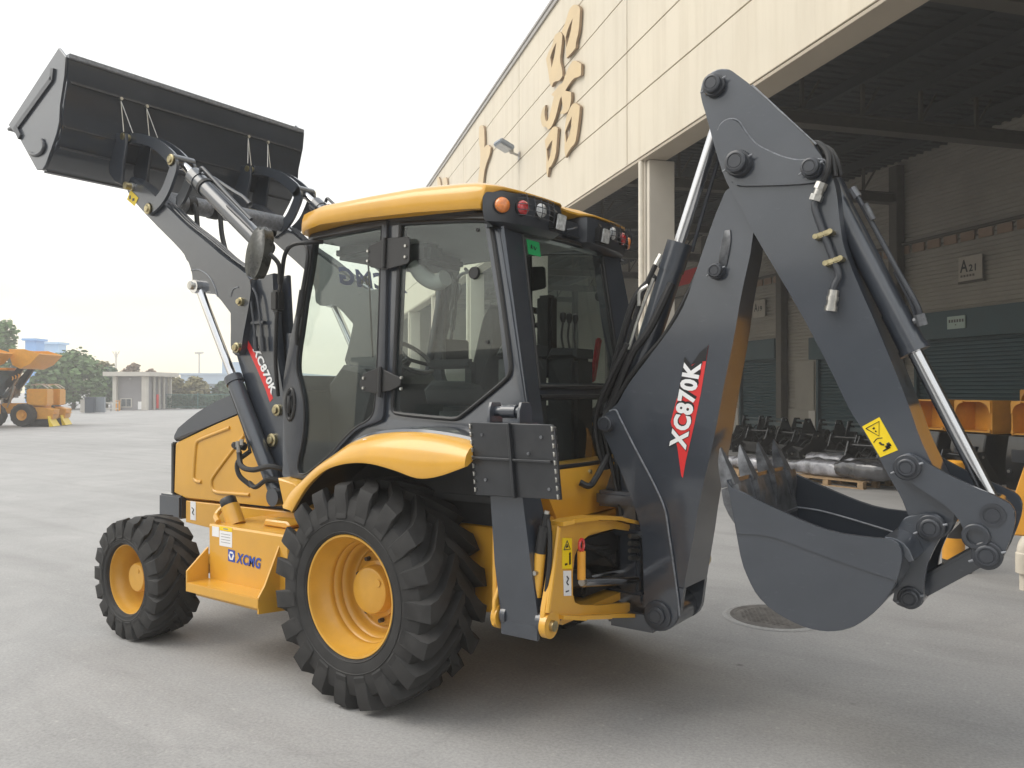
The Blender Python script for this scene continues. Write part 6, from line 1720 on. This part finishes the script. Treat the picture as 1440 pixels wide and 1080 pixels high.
def cage(s, q, z, label, on):
    t = thing('steel_cage', label, 'steel frame', W(s, q, z), BANG, 'yellow steel cages in the shed')
    w, h, d = .84, .60, .46
    b = bmesh.new(); box(b, (-w / 2, d / 2, h / 2), (.03, d, h), .004); box(b, (w / 2, d / 2, h / 2), (.03, d, h), .004); fin('cage_wall', b, M['orange'], t, 30)
    b = bmesh.new(); box(b, (0, d / 2, h), (w + .03, d, .03), .004); box(b, (0, d / 2, .03), (w + .03, d, .03), .004); fin('cage_wall', b, M['orange'], t, 30)
    b = bmesh.new(); box(b, (0, d, h / 2), (w, .02, h)); fin('back_wall', b, M['orange'], t, 30)
    for sx in (-1, 1):
        b = bmesh.new(); pts = [(sx * w / 2, h), (sx * (w / 2 - .20), h)] + [(sx * (w / 2 - .20 + .17 * math.sin(R(a))), h - .20 + .17 * math.cos(R(a))) for a in (0, 22, 45, 68, 90)] + [(sx * w / 2, h - .22)]
        prism(b, pts, -.03, .0, .002); fin('corner_gusset', b, M['orange'], t, 30)
        b = bmesh.new(); cyl(b, (sx * (w / 2 - .03), -.035, .06), (sx * (w / 2 - .03), .0, .06), .03, n=10); fin('boss', b, M['orange'], t, 30)
    return t
def base_block(s, q, label):
    t = local('attachment_base', label, 'machine attachment', s, q, 0, 'black bases under the yellow cages')
    b = bmesh.new(); prism(b, [(-.42, 0), (.40, 0), (.44, .35), (.40, .93), (-.36, .93), (-.44, .5)], -.40, .40, .02, lambda y, x, z: (x, y + .25, z)); fin('body', b, M['blackequip'], t, 35)
    b = bmesh.new(); box(b, (0, -.19, .6), (.5, .03, .22), .01); cyl(b, (-.30, -.20, .32), (-.30, -.15, .32), .05, n=12); cyl(b, (.30, -.20, .32), (.30, -.15, .32), .05, n=12); fin('cover', b, M['greymat'], t, 35)
    b = bmesh.new(); cyl(b, (-.30, -.215, .32), (-.30, -.2, .32), .028, n=10); cyl(b, (.30, -.215, .32), (.30, -.2, .32), .028, n=10); fin('bolts', b, M['steel'], t, 35)
for i, (s, lab) in enumerate(((13.70, 'partly hidden behind the chrome rod'), (12.58, 'wholly visible right of the chrome rod'), (11.30, 'cut by the right edge of the picture'))):
    cage(s, 12.4, .94, 'yellow steel cage with arched corners, ' + lab, True)
    base_block(s, 12.4, 'gloss-black base below the yellow cage ' + lab)
cage(12.6, 14.0, 1.14, 'yellow steel cage standing higher and farther back than the others', True)
t = local('storage_rack', 'dark rack carrying the hindmost yellow cage', 'rack', 12.6, 14.2)
b = bmesh.new()
for x in (-.5, .5):
    for y in (-.25, .35): box(b, (x, y, .55), (.06, .06, 1.1))
fin('leg', b, M['blackequip'], t, 0)
b = bmesh.new(); box(b, (0, .05, 1.115), (1.2, .8, .045)); box(b, (0, .05, .5), (1.1, .7, .03)); fin('shelf', b, M['blackequip'], t, 0)

# pallets and wrapped bundles
def pallet(s, q, rz, label, w=1.3, d=1.0):
    t = local('timber_pallet', label, 'pallet', s, q, rz, 'timber pallets on the shed floor')
    for i in range(6):
        b = bmesh.new(); box(b, (0, -d / 2 + .06 + i * (d - .12) / 5, .125), (w, .10, .02), .002); fin('board', b, M['timber'], t, 0)
    for i in (-1, 0, 1):
        for j in (-1, 0, 1):
            b = bmesh.new(); box(b, (i * (w / 2 - .06), j * (d / 2 - .06), .065), (.11, .11, .096), .003); fin('block', b, M['timber'], t, 0)
    for j in (-1, 0, 1):
        b = bmesh.new(); box(b, (0, j * (d / 2 - .06), .008), (w, .10, .016)); fin('runner', b, M['timber'], t, 0)
    return t
def bundle(s, q, rz, w, d, h, seed, label, m='wrap'):
    rnd = random.Random(seed)
    b = bmesh.new(); nu, nv = 36, 18
    vs = []
    from mathutils import noise
    for i in range(nu + 1):
        u = -1 + 2 * i / nu; row = []
        for j in range(nv):
            a = 2 * math.pi * j / nv
            cy, cz = math.cos(a), math.sin(a); e_ = 0.45
            y = d / 2 * math.copysign(abs(cy) ** e_, cy); z = h / 2 * math.copysign(abs(cz) ** e_, cz)
            tap = (1 - abs(u) ** 6) ** .5 * (1 - .25 * max(0, -u))
            x = u * w / 2
            nz = noise.noise(Vector((x * 3.2 + seed, y * 3.2, z * 3.2))) * .055 + noise.noise(Vector((x * 9 + seed, y * 9, z * 9))) * .022
            zz = h / 2 + z * max(tap, .05) + (nz if cz > -.3 else 0) * .9
            row.append(b.verts.new((x, y * max(tap, .08) + nz * .6, max(.002, zz))))
        vs.append(row)
    for A, B_ in zip(vs, vs[1:]):
        for j in range(nv): b.faces.new((A[j], A[(j + 1) % nv], B_[(j + 1) % nv], B_[j]))
    b.faces.new(vs[0][::-1]); b.faces.new(vs[-1])
    o = fin('wrapped_bundle', b, M[m], None, 60)
    o.location = W(s, q, .136); o.rotation_euler = (0, 0, BANG + rz)
    return tag(o, label, 'wrapped goods', 'plastic-wrapped goods on pallets')
pallet(13.1, 9.9, .35, 'timber pallet under the nearest wrapped bundle, just left of the dipper', 1.5, 1.0)
bundle(13.45, 9.75, .30, 1.55, .62, .30, 3, 'nearest silvery plastic-wrapped bundle on its pallet')
bundle(12.55, 10.0, .35, 1.2, .70, .36, 9, 'black-sided wrapped bundle at the right end of the nearest pallet', 'blackwrap')
pallet(14.9, 9.2, .25, 'timber pallet behind the near lip of the digging bucket', 1.2, 1.0)
bundle(15.0, 9.2, .2, 1.4, .8, .26, 5, 'grey plastic-wrapped bundle seen between the bucket teeth')
pallet(14.3, 11.0, .2, 'timber pallet farthest back beneath the two rear bundles', 2.2, 1.0)
bundle(14.8, 11.0, .15, 1.3, .8, .30, 11, 'rear wrapped bundle, left of two on the far pallet')
bundle(13.6, 11.1, .25, 1.4, .8, .30, 12, 'rear wrapped bundle, right of two on the far pallet')

# bollard
bo_ = thing('bollard', 'yellow and black steel bollard behind the bucket lever', 'bollard', (2.196, 4.713, 0))
for z0, z1, m_ in ((0, .12, 'b'), (.12, .33, 'y'), (.33, .49, 'b'), (.49, .69, 'y'), (.69, .85, 'b'), (.85, 1.01, 'y')):
    b = bmesh.new(); r_ = .10 if m_ == 'b' else .101
    pr_ = [(0, r_), (z1 - z0, r_)] + ([(.205, .094), (.222, .07), (.228, 0)] if z1 > 1 else [])
    stack(b, (0, 0, z0), (0, 0, 1), pr_, 28); fin('black_band' if m_ == 'b' else 'yellow_band', b, M['bollblack' if m_ == 'b' else 'orange'], bo_)
b = bmesh.new(); stack(b, (0, 0, 0), (0, 0, 1), [(.0, .16), (.012, .155), (.014, .10)], 28); fin('base_plate', b, M['bollblack'], bo_)
# things cut by the right edge
t = thing('cream_pipe', 'cream bent pipe rising from the ground at the right edge', 'pipe', (2.83, 4.25, 0))
b = bmesh.new(); tube(b, [(-.005, 0, .17), (-.005, 0, .30), (.0, 0, .37), (.03, .02, .43), (.10, .06, .47), (.22, .12, .48), (.4, .22, .48)], .075, 16, 5); stack(b, (-.005, 0, .15), (0, 0, 1), [(0, .085), (.17, .085), (.18, .075)], 20); fin('bend', b, M['cream'], t)
b = bmesh.new(); stack(b, (-.005, 0, 0), (0, 0, 1), [(0, .055), (.15, .055)], 18); box(b, (.4, .22, .24), (.12, .12, .48), .02); fin('socket', b, M['cream'], t)
t = thing('yellow_machine_arm', 'slanting orange-yellow steel arm cut off by the right edge', 'machine arm', (3.05, 3.55, 0))
b = bmesh.new(); prism(b, [(-.265, .585), (-.235, .68), (-.275, .86), (-.16, 1.25), (.10, 2.0), (.4, 2.0), (.35, 1.2), (.2, .585)], -.07, .07, .012); fin('arm', b, M['orange'], t, 35)
b = bmesh.new(); box(b, (.25, 0, .30), (.3, .3, .6), .02); fin('foot', b, M['blackequip'], t, 35)

# manhole cover
mh_ = thing('manhole_cover', 'round cast-iron manhole cover in the concrete below the digging bucket', 'manhole cover', (1.30, 2.09, 0))
b = bmesh.new(); n = 48
rings = [(.385, .0025), (.36, .009), (.352, .009), (.345, .004), (.335, .004), (.328, .008)]
for (r0, z0), (r1, z1) in zip(rings, rings[1:]):
    A, B_ = ring(b, (0, 0, z0), Vector((1, 0, 0)), Vector((0, 1, 0)), r0, n), ring(b, (0, 0, z1), Vector((1, 0, 0)), Vector((0, 1, 0)), r1, n)
    for i in range(n): b.faces.new((A[i], A[(i + 1) % n], B_[(i + 1) % n], B_[i]))
fin('frame_ring', b, M['ground'], mh_)
b = bmesh.new(); cyl(b, (0, 0, .0045), (0, 0, .0095), .329, n=48)
cv = fin('cover_plate', b, M['iron'], mh_)
b = bmesh.new()
for i in range(-7, 8):
    for j in range(-7, 8):
        x, y = i * .037 + (.0185 if j % 2 else 0), j * .037
        if x * x + y * y < .255 ** 2: box(b, (x, y, .011), (.022, .013, .004))
st_ = fin('cover_studs', b, M['iron'], cv, 0); st_['kind'] = 'stuff'
b = bmesh.new()
for r0 in (.285, .315):
    A = ring(b, (0, 0, .0096), Vector((1, 0, 0)), Vector((0, 1, 0)), r0, n); B_ = ring(b, (0, 0, .0125), Vector((1, 0, 0)), Vector((0, 1, 0)), r0 + .006, n); C_ = ring(b, (0, 0, .0096), Vector((1, 0, 0)), Vector((0, 1, 0)), r0 + .012, n)
    for P0, P1 in ((A, B_), (B_, C_)):
        for i in range(n): b.faces.new((P0[i], P0[(i + 1) % n], P1[(i + 1) % n], P1[i]))
fin('cover_rings', b, M['iron'], cv)

# ================================================================ far left background
def gp(px, y, z=0.0):
    """ground position seen in a given direction: px, y in the photo's pixels"""
    fw = Vector((-math.sin(YAW), math.cos(YAW), 0)); rt = Vector((math.cos(YAW), math.sin(YAW), 0))
    d = 1.764 * 1150 / (y - 547.2)
    p = CF + fw * d + rt * ((px - 720) / 1150 * d)
    return Vector((p.x, p.y, z)), d
# gatehouse
gh = thing('gatehouse', 'small flat-roofed gatehouse with pale pillars at the far edge of the yard', 'gatehouse', (-63.4, 31.75, 0), math.atan2(1.6, 2.2))
b = bmesh.new(); box(b, (1.3, 2.4, 3.02), (3.9, 6.0, .36), .02); fin('roof', b, M['conc'], gh, 30)
b = bmesh.new(); box(b, (1.36, 2.5, 1.42), (2.3, 4.6, 2.83)); fin('wall', b, M['concgrey'], gh, 30)
for x, y, w_ in ((.12, 0, .32), (2.60, 0, .42), (2.66, 1.6, .16), (2.66, 2.6, .16), (2.66, 3.6, .16), (2.66, 4.9, .22), (.1, 4.9, .3)):
    b = bmesh.new(); box(b, (x, y, 1.42), (w_, w_, 2.83)); fin('pillar', b, M['conc'], gh, 30)
b = bmesh.new(); box(b, (.95, .18, .62), (.95, .05, .76)); wf = fin('window_frame', b, M['conc'], gh, 0)
for x in (.74, 1.16):
    b = bmesh.new(); box(b, (x, .15, .62), (.36, .02, .62)); fin('pane', b, M['winglass'], wf, 0)
for y in (1.5, 2.6, 3.6):
    b = bmesh.new(); box(b, (2.53, y + .45, 1.4), (.04, .6, 1.9)); fin('window', b, M['winglass'], gh, 0)
b = bmesh.new(); box(b, (1.30, .14, 2.62), (.16, .10, .06)); fin('lamp', b, M['clearlens'], gh, 0)
b = bmesh.new(); box(b, (.32, .0, .38), (.42, .2, .62)); box(b, (2.2, .0, .40), (.30, .2, .66)); fin('white_box', b, M['white'], gh, 0)
b = bmesh.new(); box(b, (2.80, 1.95, .72), (.06, .34, 1.2)); fin('red_panel', b, M['red'], gh, 0)
# cabinets
for px, y, w_, h_, m, lab in ((118, 581, .36, .95, 'conc', 'slim pale cabinet at the left of the cabinet row by the gatehouse'), (127, 581.5, .62, 1.15, 'cabdark', 'dark blue-grey cabinet in the middle of the row by the gatehouse'), (140, 581, .74, 1.15, 'cabgrey', 'light grey cabinet at the right of the row by the gatehouse')):
    p, d = gp(px, y); t = thing('utility_cabinet', lab, 'cabinet', p, YAW + .3, 'cabinets by the gatehouse')
    b = bmesh.new(); box(b, (0, 0, h_ / 2 + .03), (w_, .6, h_ - .06), .02); fin('body', b, M[m], t, 30)
    b = bmesh.new(); box(b, (0, 0, h_ + .015), (w_ + .06, .66, .05), .01); fin('lid', b, M[m], t, 30)
    b = bmesh.new(); box(b, (0, -.31, h_ / 2), (w_ * .8, .02, h_ * .8), .005); box(b, (w_ * .3, -.325, h_ * .5), (.03, .02, .12)); fin('door', b, M[m], t, 30)
p, d = gp(156, 578.5); t = thing('barrier_rail', 'white double rail between the cabinets and the gatehouse', 'barrier', p, YAW + .2)
for z in (.22, .68):
    b = bmesh.new(); box(b, (0, 0, z), (1.1, .06, .09)); fin('rail', b, M['conc'], t, 0)
for x in (-.5, 0, .5):
    b = bmesh.new(); box(b, (x, .04, .42), (.07, .07, .84)); fin('post', b, M['concgrey'], t, 0)
p, d = gp(166, 578); t = thing('yellow_gate_box', 'small orange-yellow barrier box beside the gatehouse', 'barrier box', p, YAW + .2)
b = bmesh.new(); box(b, (0, 0, .40), (.30, .3, .76), .03); fin('body', b, M['orange'], t, 30)
b = bmesh.new(); box(b, (0, 0, .82), (.34, .34, .05), .01); fin('lid', b, M['orange'], t, 30)

# green mesh fence
p0, _ = gp(228, 575.2); p1, _ = gp(420, 573.5)
dv = (p1 - p0); ln_ = dv.length
fn = thing('mesh_fence', 'long teal-green railing fence right of the gatehouse', 'fence', p0, math.atan2(dv.y, dv.x))
n = int(ln_ / 2.4)
for i in range(n + 1):
    b = bmesh.new(); box(b, (i * ln_ / n, 0, .72), (.09, .09, 1.44)); fin('post', b, M['fencegreen'], fn, 0)
for z in (.18, 1.28):
    b = bmesh.new(); box(b, (ln_ / 2, 0, z), (ln_, .05, .05)); fin('rail', b, M['fencegreen'], fn, 0)
b = bmesh.new(); i = 0
while i * .12 < ln_: box(b, (i * .12, .0, .72), (.022, .022, 1.3)); i += 1
pk = fin('pickets', b, M['fencegreen'], fn, 0); pk['kind'] = 'stuff'

# trees and hedges
def tree(px, y, top, wpx, m, label, trunk=.25, seed=1, n=2600, grp='trees beyond the yard', z0=.18, leaf=.19):
    p, d = gp(px, y); h = 1.764 + (547.2 - top) / 1150 * d; w = wpx / 1150 * d / 2
    rnd = random.Random(seed)
    t = thing('tree', label, 'tree', p, rnd.random() * 6, grp)
    b = bmesh.new()
    tube(b, [(0, 0, 0), (.05, .03, h * .2), (-.04, .05, h * .45), (.03, 0, h * .8)], lambda q: trunk * .55 * (1 - .8 * q), 8, 3)
    for i in range(7):
        a = rnd.random() * 6.28; z = h * (.2 + .35 * rnd.random()); r = w * (.5 + .35 * rnd.random())
        tube(b, [(0, 0, z), (math.cos(a) * r * .5, math.sin(a) * r * .5, z + h * .10), (math.cos(a) * r, math.sin(a) * r, z + h * .26)], lambda q: trunk * .22 * (1 - .8 * q), 5, 3)
    fin('trunk', b, M['bark'], t, 60)
    b = bmesh.new()
    cl = []
    for i in range(110):
        a = rnd.random() * 6.28; e_ = rnd.random()
        zz = z0 + (1 - z0) * e_
        rr = w * (1 - abs(zz - .50) ** 2 * 2.6) * math.sqrt(rnd.random()) * .92
        cl.append((Vector((math.cos(a) * rr, math.sin(a) * rr, zz * h * .93)), (.10 + .20 * rnd.random()) * min(w, h * .6)))
    for i in range(n):
        c, r = cl[rnd.randrange(len(cl))]
        v = Vector((rnd.gauss(0, 1), rnd.gauss(0, 1), rnd.gauss(0, .8)))
        v = v.normalized() * r * (.25 + .95 * rnd.random() ** .7); q = c + v
        if q.z < .15: q.z = .15 + rnd.random() * .3
        s = leaf * (.6 + .8 * rnd.random()); nn_ = (v.normalized() + Vector((rnd.gauss(0, .6), rnd.gauss(0, .6), rnd.gauss(.3, .5)))).normalized()
        u_, v_ = frame(nn_)
        b.faces.new([b.verts.new(q + u_ * s * math.cos(k_) + v_ * s * .62 * math.sin(k_)) for k_ in (0, 1.3, 2.6, 3.9, 5.2)])
    fin('crown', b, M[m], t, 0, False)
    return t
tree(103, 575.5, 495, 98, 'leaf_g', 'large rounded green tree left of the cabinets', .3, 2, 5200)
tree(70, 575, 520, 60, 'leaf_g', 'green tree behind the raised yellow loader buckets', .25, 31, 2600)
tree(4, 576, 446, 52, 'leaf_g', 'tall tree cut by the left edge above the yellow loaders', .35, 3, 3400)
tree(150, 573.5, 516, 46, 'leaf_d', 'darker green tree just left of the gatehouse', .25, 4, 2600)
tree(146, 572, 506, 40, 'leaf_o', 'olive tree top showing above the dark tree by the gatehouse', .2, 14, 1600)
tree(186, 570, 509, 34, 'leaf_b', 'brownish tree rising behind the gatehouse roof', .2, 5, 1600)
tree(213, 570, 517, 22, 'leaf_b', 'small reddish tree behind the right end of the gatehouse roof', .2, 6, 900)
tree(246, 572, 531, 36, 'leaf_o', 'olive bushy tree behind the fence next to the gatehouse', .2, 7, 1800)
tree(275, 572, 530, 38, 'leaf_o', 'wide olive tree in the middle of the fence', .2, 8, 1800)
tree(313, 571.5, 536, 30, 'leaf_d', 'dark green tree behind the fence beside the bonnet', .2, 9, 1600)
tree(345, 571.5, 538, 36, 'leaf_d', 'dark tree behind the fence hidden mostly by the bonnet', .2, 10, 1200)
b = bmesh.new(); rnd = random.Random(77)
for i in range(5200):
    u_ = rnd.random(); q = p0.lerp(p1, u_) + Vector((rnd.gauss(0, .25) - .45, rnd.gauss(0, .25) + .65, 0)); q.z = rnd.random() ** .8 * 1.15 + .05
    nn_ = Vector((rnd.gauss(0, 1), rnd.gauss(0, 1), rnd.gauss(.4, .7))).normalized(); a_, c_ = frame(nn_); s = .16 * (.6 + .8 * rnd.random())
    b.faces.new([b.verts.new(q + a_ * s * math.cos(k_) + c_ * s * .6 * math.sin(k_)) for k_ in (0, 1.3, 2.6, 3.9, 5.2)])
hg_ = fin('hedge', b, M['leaf_d'], None, 0, False); tag(hg_, 'dark green hedge growing behind the teal railing fence', 'hedge'); hg_['kind'] = 'stuff'

# distant buildings and masts
def far_building(px0, px1, y, top, m, label, depth=20, wins=0, steps=()):
    a, d = gp(px0, y); c, _ = gp(px1, y); h = 1.764 + (547.2 - top) / 1150 * d
    v = c - a; t = thing('distant_building', label, 'building', a, math.atan2(v.y, v.x))
    b = bmesh.new(); box(b, (v.length / 2, depth / 2, h / 2), (v.length, depth, h)); fin('wall', b, M[m], t, 0)
    b = bmesh.new(); box(b, (v.length / 2, depth / 2, h + .15), (v.length + .6, depth + .6, .3))
    for f0, f1, hh in steps: box(b, (v.length * (f0 + f1) / 2, depth / 2, h + hh / 2 + .3), (v.length * (f1 - f0), depth * .6, hh))
    fin('roof', b, M[m], t, 0)
    for i in range(wins):
        x = v.length * (i + .5) / wins
        b = bmesh.new(); box(b, (x, -.03, h * .55), (v.length / wins * .8, .08, h * .16)); fin('window', b, M['winglass'], t, 0)
    return t
far_building(254, 420, 561, 527, 'paleblue', 'long pale blue factory building faint behind the trees', 30, 10, ((.25, .6, 2.2),))
far_building(35, 50, 566, 479, 'blueroof', 'deep blue gable end above the yellow loader buckets', 2)
far_building(50, 82, 565, 484, 'lightblue', 'light blue building above the yellow loader buckets', 2, 3)
def mast(px, y, top, label, kind):
    p, d = gp(px, y); h = 1.764 + (547.2 - top) / 1150 * d
    t = thing('lighting_mast', label, 'mast', p, YAW, 'faint masts on the horizon')
    b = bmesh.new(); cyl(b, (0, 0, 0), (0, 0, h), .20, .13, 10); fin('pole', b, M['conc'], t)
    b = bmesh.new()
    if kind: 
        box(b, (0, 0, h), (1.5, .6, .3))
        for i in (-.5, 0, .5): box(b, (i, -.35, h - .1), (.3, .2, .35))
    else: bar(b, (0, 0, h - 1), (-.7, 0, h), .14, .14); bar(b, (0, 0, h - 1), (.7, 0, h), .14, .14); box(b, (0, 0, h - 1), (.4, .4, .3))
    fin('head', b, M['conc'], t)
mast(163, 560, 494, 'faint forked mast on the horizon above the gatehouse', 0)
mast(280, 560, 496, 'faint pole with a flat floodlight head above the pale factory', 1)

# row of yellow wheel loaders at the left edge
def simple_wheel(parent, loc, r, w):
    wn_ = node('wheel', parent, loc)
    b = bmesh.new(); n = 30; st = []
    for k in range(n): st.append(r if k % 2 else r - .05)
    prof = [(.45 * r, -w / 2 * .9), (.8 * r, -w / 2), (r * .97, -w / 2 * .8), (r * .97, w / 2 * .8), (.8 * r, w / 2), (.45 * r, w / 2 * .9)]
    rows = [[b.verts.new((q * (1 if abs(y) > w * .42 or k % 2 else .95) * math.cos(2 * math.pi * k / n), y, q * (1 if abs(y) > w * .42 or k % 2 else .95) * math.sin(2 * math.pi * k / n))) for k in range(n)] for q, y in prof]
    for A, B_ in zip(rows, rows[1:]):
        for i in range(n): b.faces.new((A[i], A[(i + 1) % n], B_[(i + 1) % n], B_[i]))
    fin('tyre', b, M['rubber'], wn_, 20)
    b = bmesh.new(); stack(b, (0, w / 2 * .75, 0), (0, -1, 0), [(0, r * .46), (w * .75, r * .46), (w * .70, r * .36), (w * .6, r * .2), (w * .72, r * .18), (w * .74, 0)], 20); fin('rim', b, M['orange'], wn_)
    return wn_
def wheel_loader():
    t = thing('wheel_loader', 'x', 'wheel loader', (0, 0, 0), 0, 'yellow wheel loaders parked in a row')
    for x in (.15, -2.2):
        for y in (-.85, .85): simple_wheel(t, (x, y, .56), .56, .42)
    b = bmesh.new(); box(b, (-2.6, 0, 1.25), (1.7, 1.3, .9), .12); box(b, (-.2, 0, .85), (2.0, .7, .5), .05); fin('body', b, M['orange'], t, 40)
    b = bmesh.new(); box(b, (-1.35, 0, 2.0), (1.1, 1.2, 1.3), .08); fin('cab', b, M['winglass'], t, 40)
    b = bmesh.new(); box(b, (-1.35, 0, 2.7), (1.3, 1.35, .12), .04); fin('cab_roof', b, M['orange'], t, 40)
    for y in (-.45, .45):
        b = bmesh.new(); prism(b, [(-.95, 1.15), (-.75, 1.05), (.0, 1.95), (.55, 2.75), (.58, 2.95), (.45, 3.0), (-.20, 2.25), (-.9, 1.4)], y - .07, y + .07, .01); a_ = fin('lift_arm', b, M['blackequip'], t, 35)
        if y < 0:
            b = bmesh.new()
            for k in range(3):
                x = .0 + k * .14; z = 2.18 + k * .06
                prism(b, [(x, z), (x + .06, z), (x + .10, z + .10), (x + .06, z + .18), (x, z + .18), (x + .03, z + .09)], y - .075, y - .072, 0)
            fin('arm_marking', b, M['orange'], a_, 0)
            b = bmesh.new(); prism(b, [(-.45, 1.50), (-.40, 1.46), (-.12, 1.82), (-.16, 1.86)], y - .075, y - .072, 0); fin('arm_lettering', b, M['white'], a_, 0)
    b = bmesh.new(); cyl(b, (-.6, 0, 1.3), (.15, 0, 2.6), .07, n=12); cyl(b, (-.3, -.3, .9), (.0, -.3, 1.9), .06, n=12); fin('cylinders', b, M['steel'], t)
    b = bmesh.new(); cyl(b, (-.2, 0, 2.1), (.4, 0, 3.2), .10, n=10); fin('tilt_link', b, M['blackequip'], t)
    bk_ = node('bucket', t)
    b = bmesh.new(); pr_ = [(0.350, 2.92), (0.650, 2.72), (1.100, 2.98), (1.500, 3.42), (1.550, 3.55)] ; strip(b, [(0.200, 3.62), (0.270, 3.20), (0.350, 2.92), (0.650, 2.76), (1.100, 2.98), (1.510, 3.42)], .05, -1.2, 1.2, -1); fin('bucket_shell', b, M['orange'], bk_, 30)
    for y in (-1.2, 1.17):
        b = bmesh.new(); prism(b, [(0.200, 3.62), (0.270, 3.20), (0.350, 2.92), (0.650, 2.76), (1.100, 2.98), (1.510, 3.42), (0.850, 3.62)], y, y + .03, .004); fin('side_plate', b, M['orange'], bk_, 30)
    b = bmesh.new()
    for k in range(7): prism(b, [(0.230, 3.5), (0.310, 3.1), (0.370, 2.95), (0.320, 2.93), (0.230, 3.1), (0.170, 3.5)], -1.05 + k * .35 - .02, -1.05 + k * .35 + .02, 0)
    fin('back_ribs', b, M['orange'], bk_, 30)
    return t
wlr = wheel_loader()
for ch in wlr.children:
    if ch.name.split('.')[0] in ('lift_arm', 'bucket', 'cylinder', 'tilt_link'): ch.location.x -= .60
    if ch.name.split('.')[0] == 'bucket': ch.scale.y = .85
def copy_deep(o, parent=None):
    c = o.copy(); COL.objects.link(c); c.parent = parent
    for ch in list(o.children): copy_deep(ch, c)
    return c
fwv = Vector((-math.sin(YAW), math.cos(YAW), 0)); rtv = Vector((math.cos(YAW), math.sin(YAW), 0))
labs = ['yellow wheel loader with raised bucket, last in the row and nearest the tree', 'yellow wheel loader with raised bucket, second in the row from the tree', 'yellow wheel loader with raised bucket, third in the row from the tree', 'yellow wheel loader with raised bucket, fourth in the row from the tree', 'yellow wheel loader cut off by the left edge, fifth from the tree']
for i in range(5):
    o = wlr if i == 0 else copy_deep(wlr)
    yv = rtv * .43 + fwv * .90
    base = Vector((-39.95, 14.85, 0)) + rtv * 1.15 - fwv * 1.9 - yv * (2.45 * i)
    o.location = base; o.rotation_euler = (0, 0, YAW + .02); o['label'] = labs[i]
# low yellow machines with blades in front of the loaders
def bladed(px, y, rz, label):
    p, d = gp(px, y); t = thing('bladed_machine', label, 'machine', p, rz, 'low yellow machines with blades')
    b = bmesh.new(); box(b, (-.30, .5, 1.38), (.86, 1.1, .80), .05); fin('engine_box', b, M['orange'], t, 40)
    b = bmesh.new(); prism(b, [(-.8, .35), (.35, .35), (.42, .80), (-.1, .92), (-.8, .95)], .0, 1.0, .03); fin('chassis', b, M['orange'], t, 40)
    b = bmesh.new()
    for k in range(3): box(b, (.0 + .14 * k, .3, .80 - .10 * k), (.5, .6, .03), .005)
    fin('step_plate', b, M['orange'], t, 30)
    b = bmesh.new(); prism(b, [(.32, .0), (.50, .02), (.34, .28), (.28, .50), (.24, .50), (.28, .24)], -.35, .75, .01); fin('blade', b, M['warn'], t, 40)
    b = bmesh.new(); box(b, (-.3, .1, .22), (1.1, .30, .40), .08); box(b, (-.3, .95, .22), (1.1, .30, .40), .08); fin('track', b, M['rubber'], t, 40)
    b = bmesh.new()
    for y_ in (.15, .8): tube(b, [(-.6, y_, 1.95), (-.2, y_, 2.0), (.14, y_, 1.80)], .025, 6)
    fin('hand_rail', b, M['steel'], t)
bladed(62, 600, YAW + .25, 'low yellow machine with pale blade standing next to the loader tyres')
bladed(80, 598, YAW + .25, 'low yellow machine with pale blade farthest from the loaders')

# the hall across the yard, behind the photographer: it shows in the paint and the glass
oh = thing('opposite_hall', 'long grey hall across the yard behind the photographer, seen only in reflections', 'hall', (8, -42, 0), .12)
b = bmesh.new(); box(b, (0, -9, 4.3), (120, 18, 8.6)); fin('wall', b, M['concgrey'], oh, 0)
b = bmesh.new(); box(b, (0, -9, 8.8), (121, 19, .4)); fin('roof', b, M['coping'], oh, 0)
for i in range(10):
    b = bmesh.new(); box(b, (-49 + i * 11, .06, 2.4), (5.2, .12, 4.8)); fin('gate', b, M['shutter'], oh, 0)
    b = bmesh.new(); box(b, (-49 + i * 11, .05, 6.6), (8, .10, 1.3)); fin('window', b, M['winglass'], oh, 0)

# ================================================================ haze
b = bmesh.new(); box(b, (-20, 20, 11.5), (386, 386, 25))
hz = fin('haze', b, None, None, 0); hz['kind'] = 'stuff'
hm = bpy.data.materials.new('air_haze'); hm.use_nodes = True
n_, l_ = hm.node_tree.nodes, hm.node_tree.links
n_.clear()
ho = n_.new('ShaderNodeOutputMaterial'); hv = n_.new('ShaderNodeVolumePrincipled')
hv.inputs['Color'].default_value = (0.96, 0.95, 0.93, 1); hv.inputs['Density'].default_value = 0.0026; hv.inputs['Anisotropy'].default_value = 0.2
l_.new(hv.outputs[0], ho.inputs['Volume'])
hz.data.materials.append(hm)
SC.cycles.volume_bounces = 1
SC.cycles.transparent_max_bounces = 24
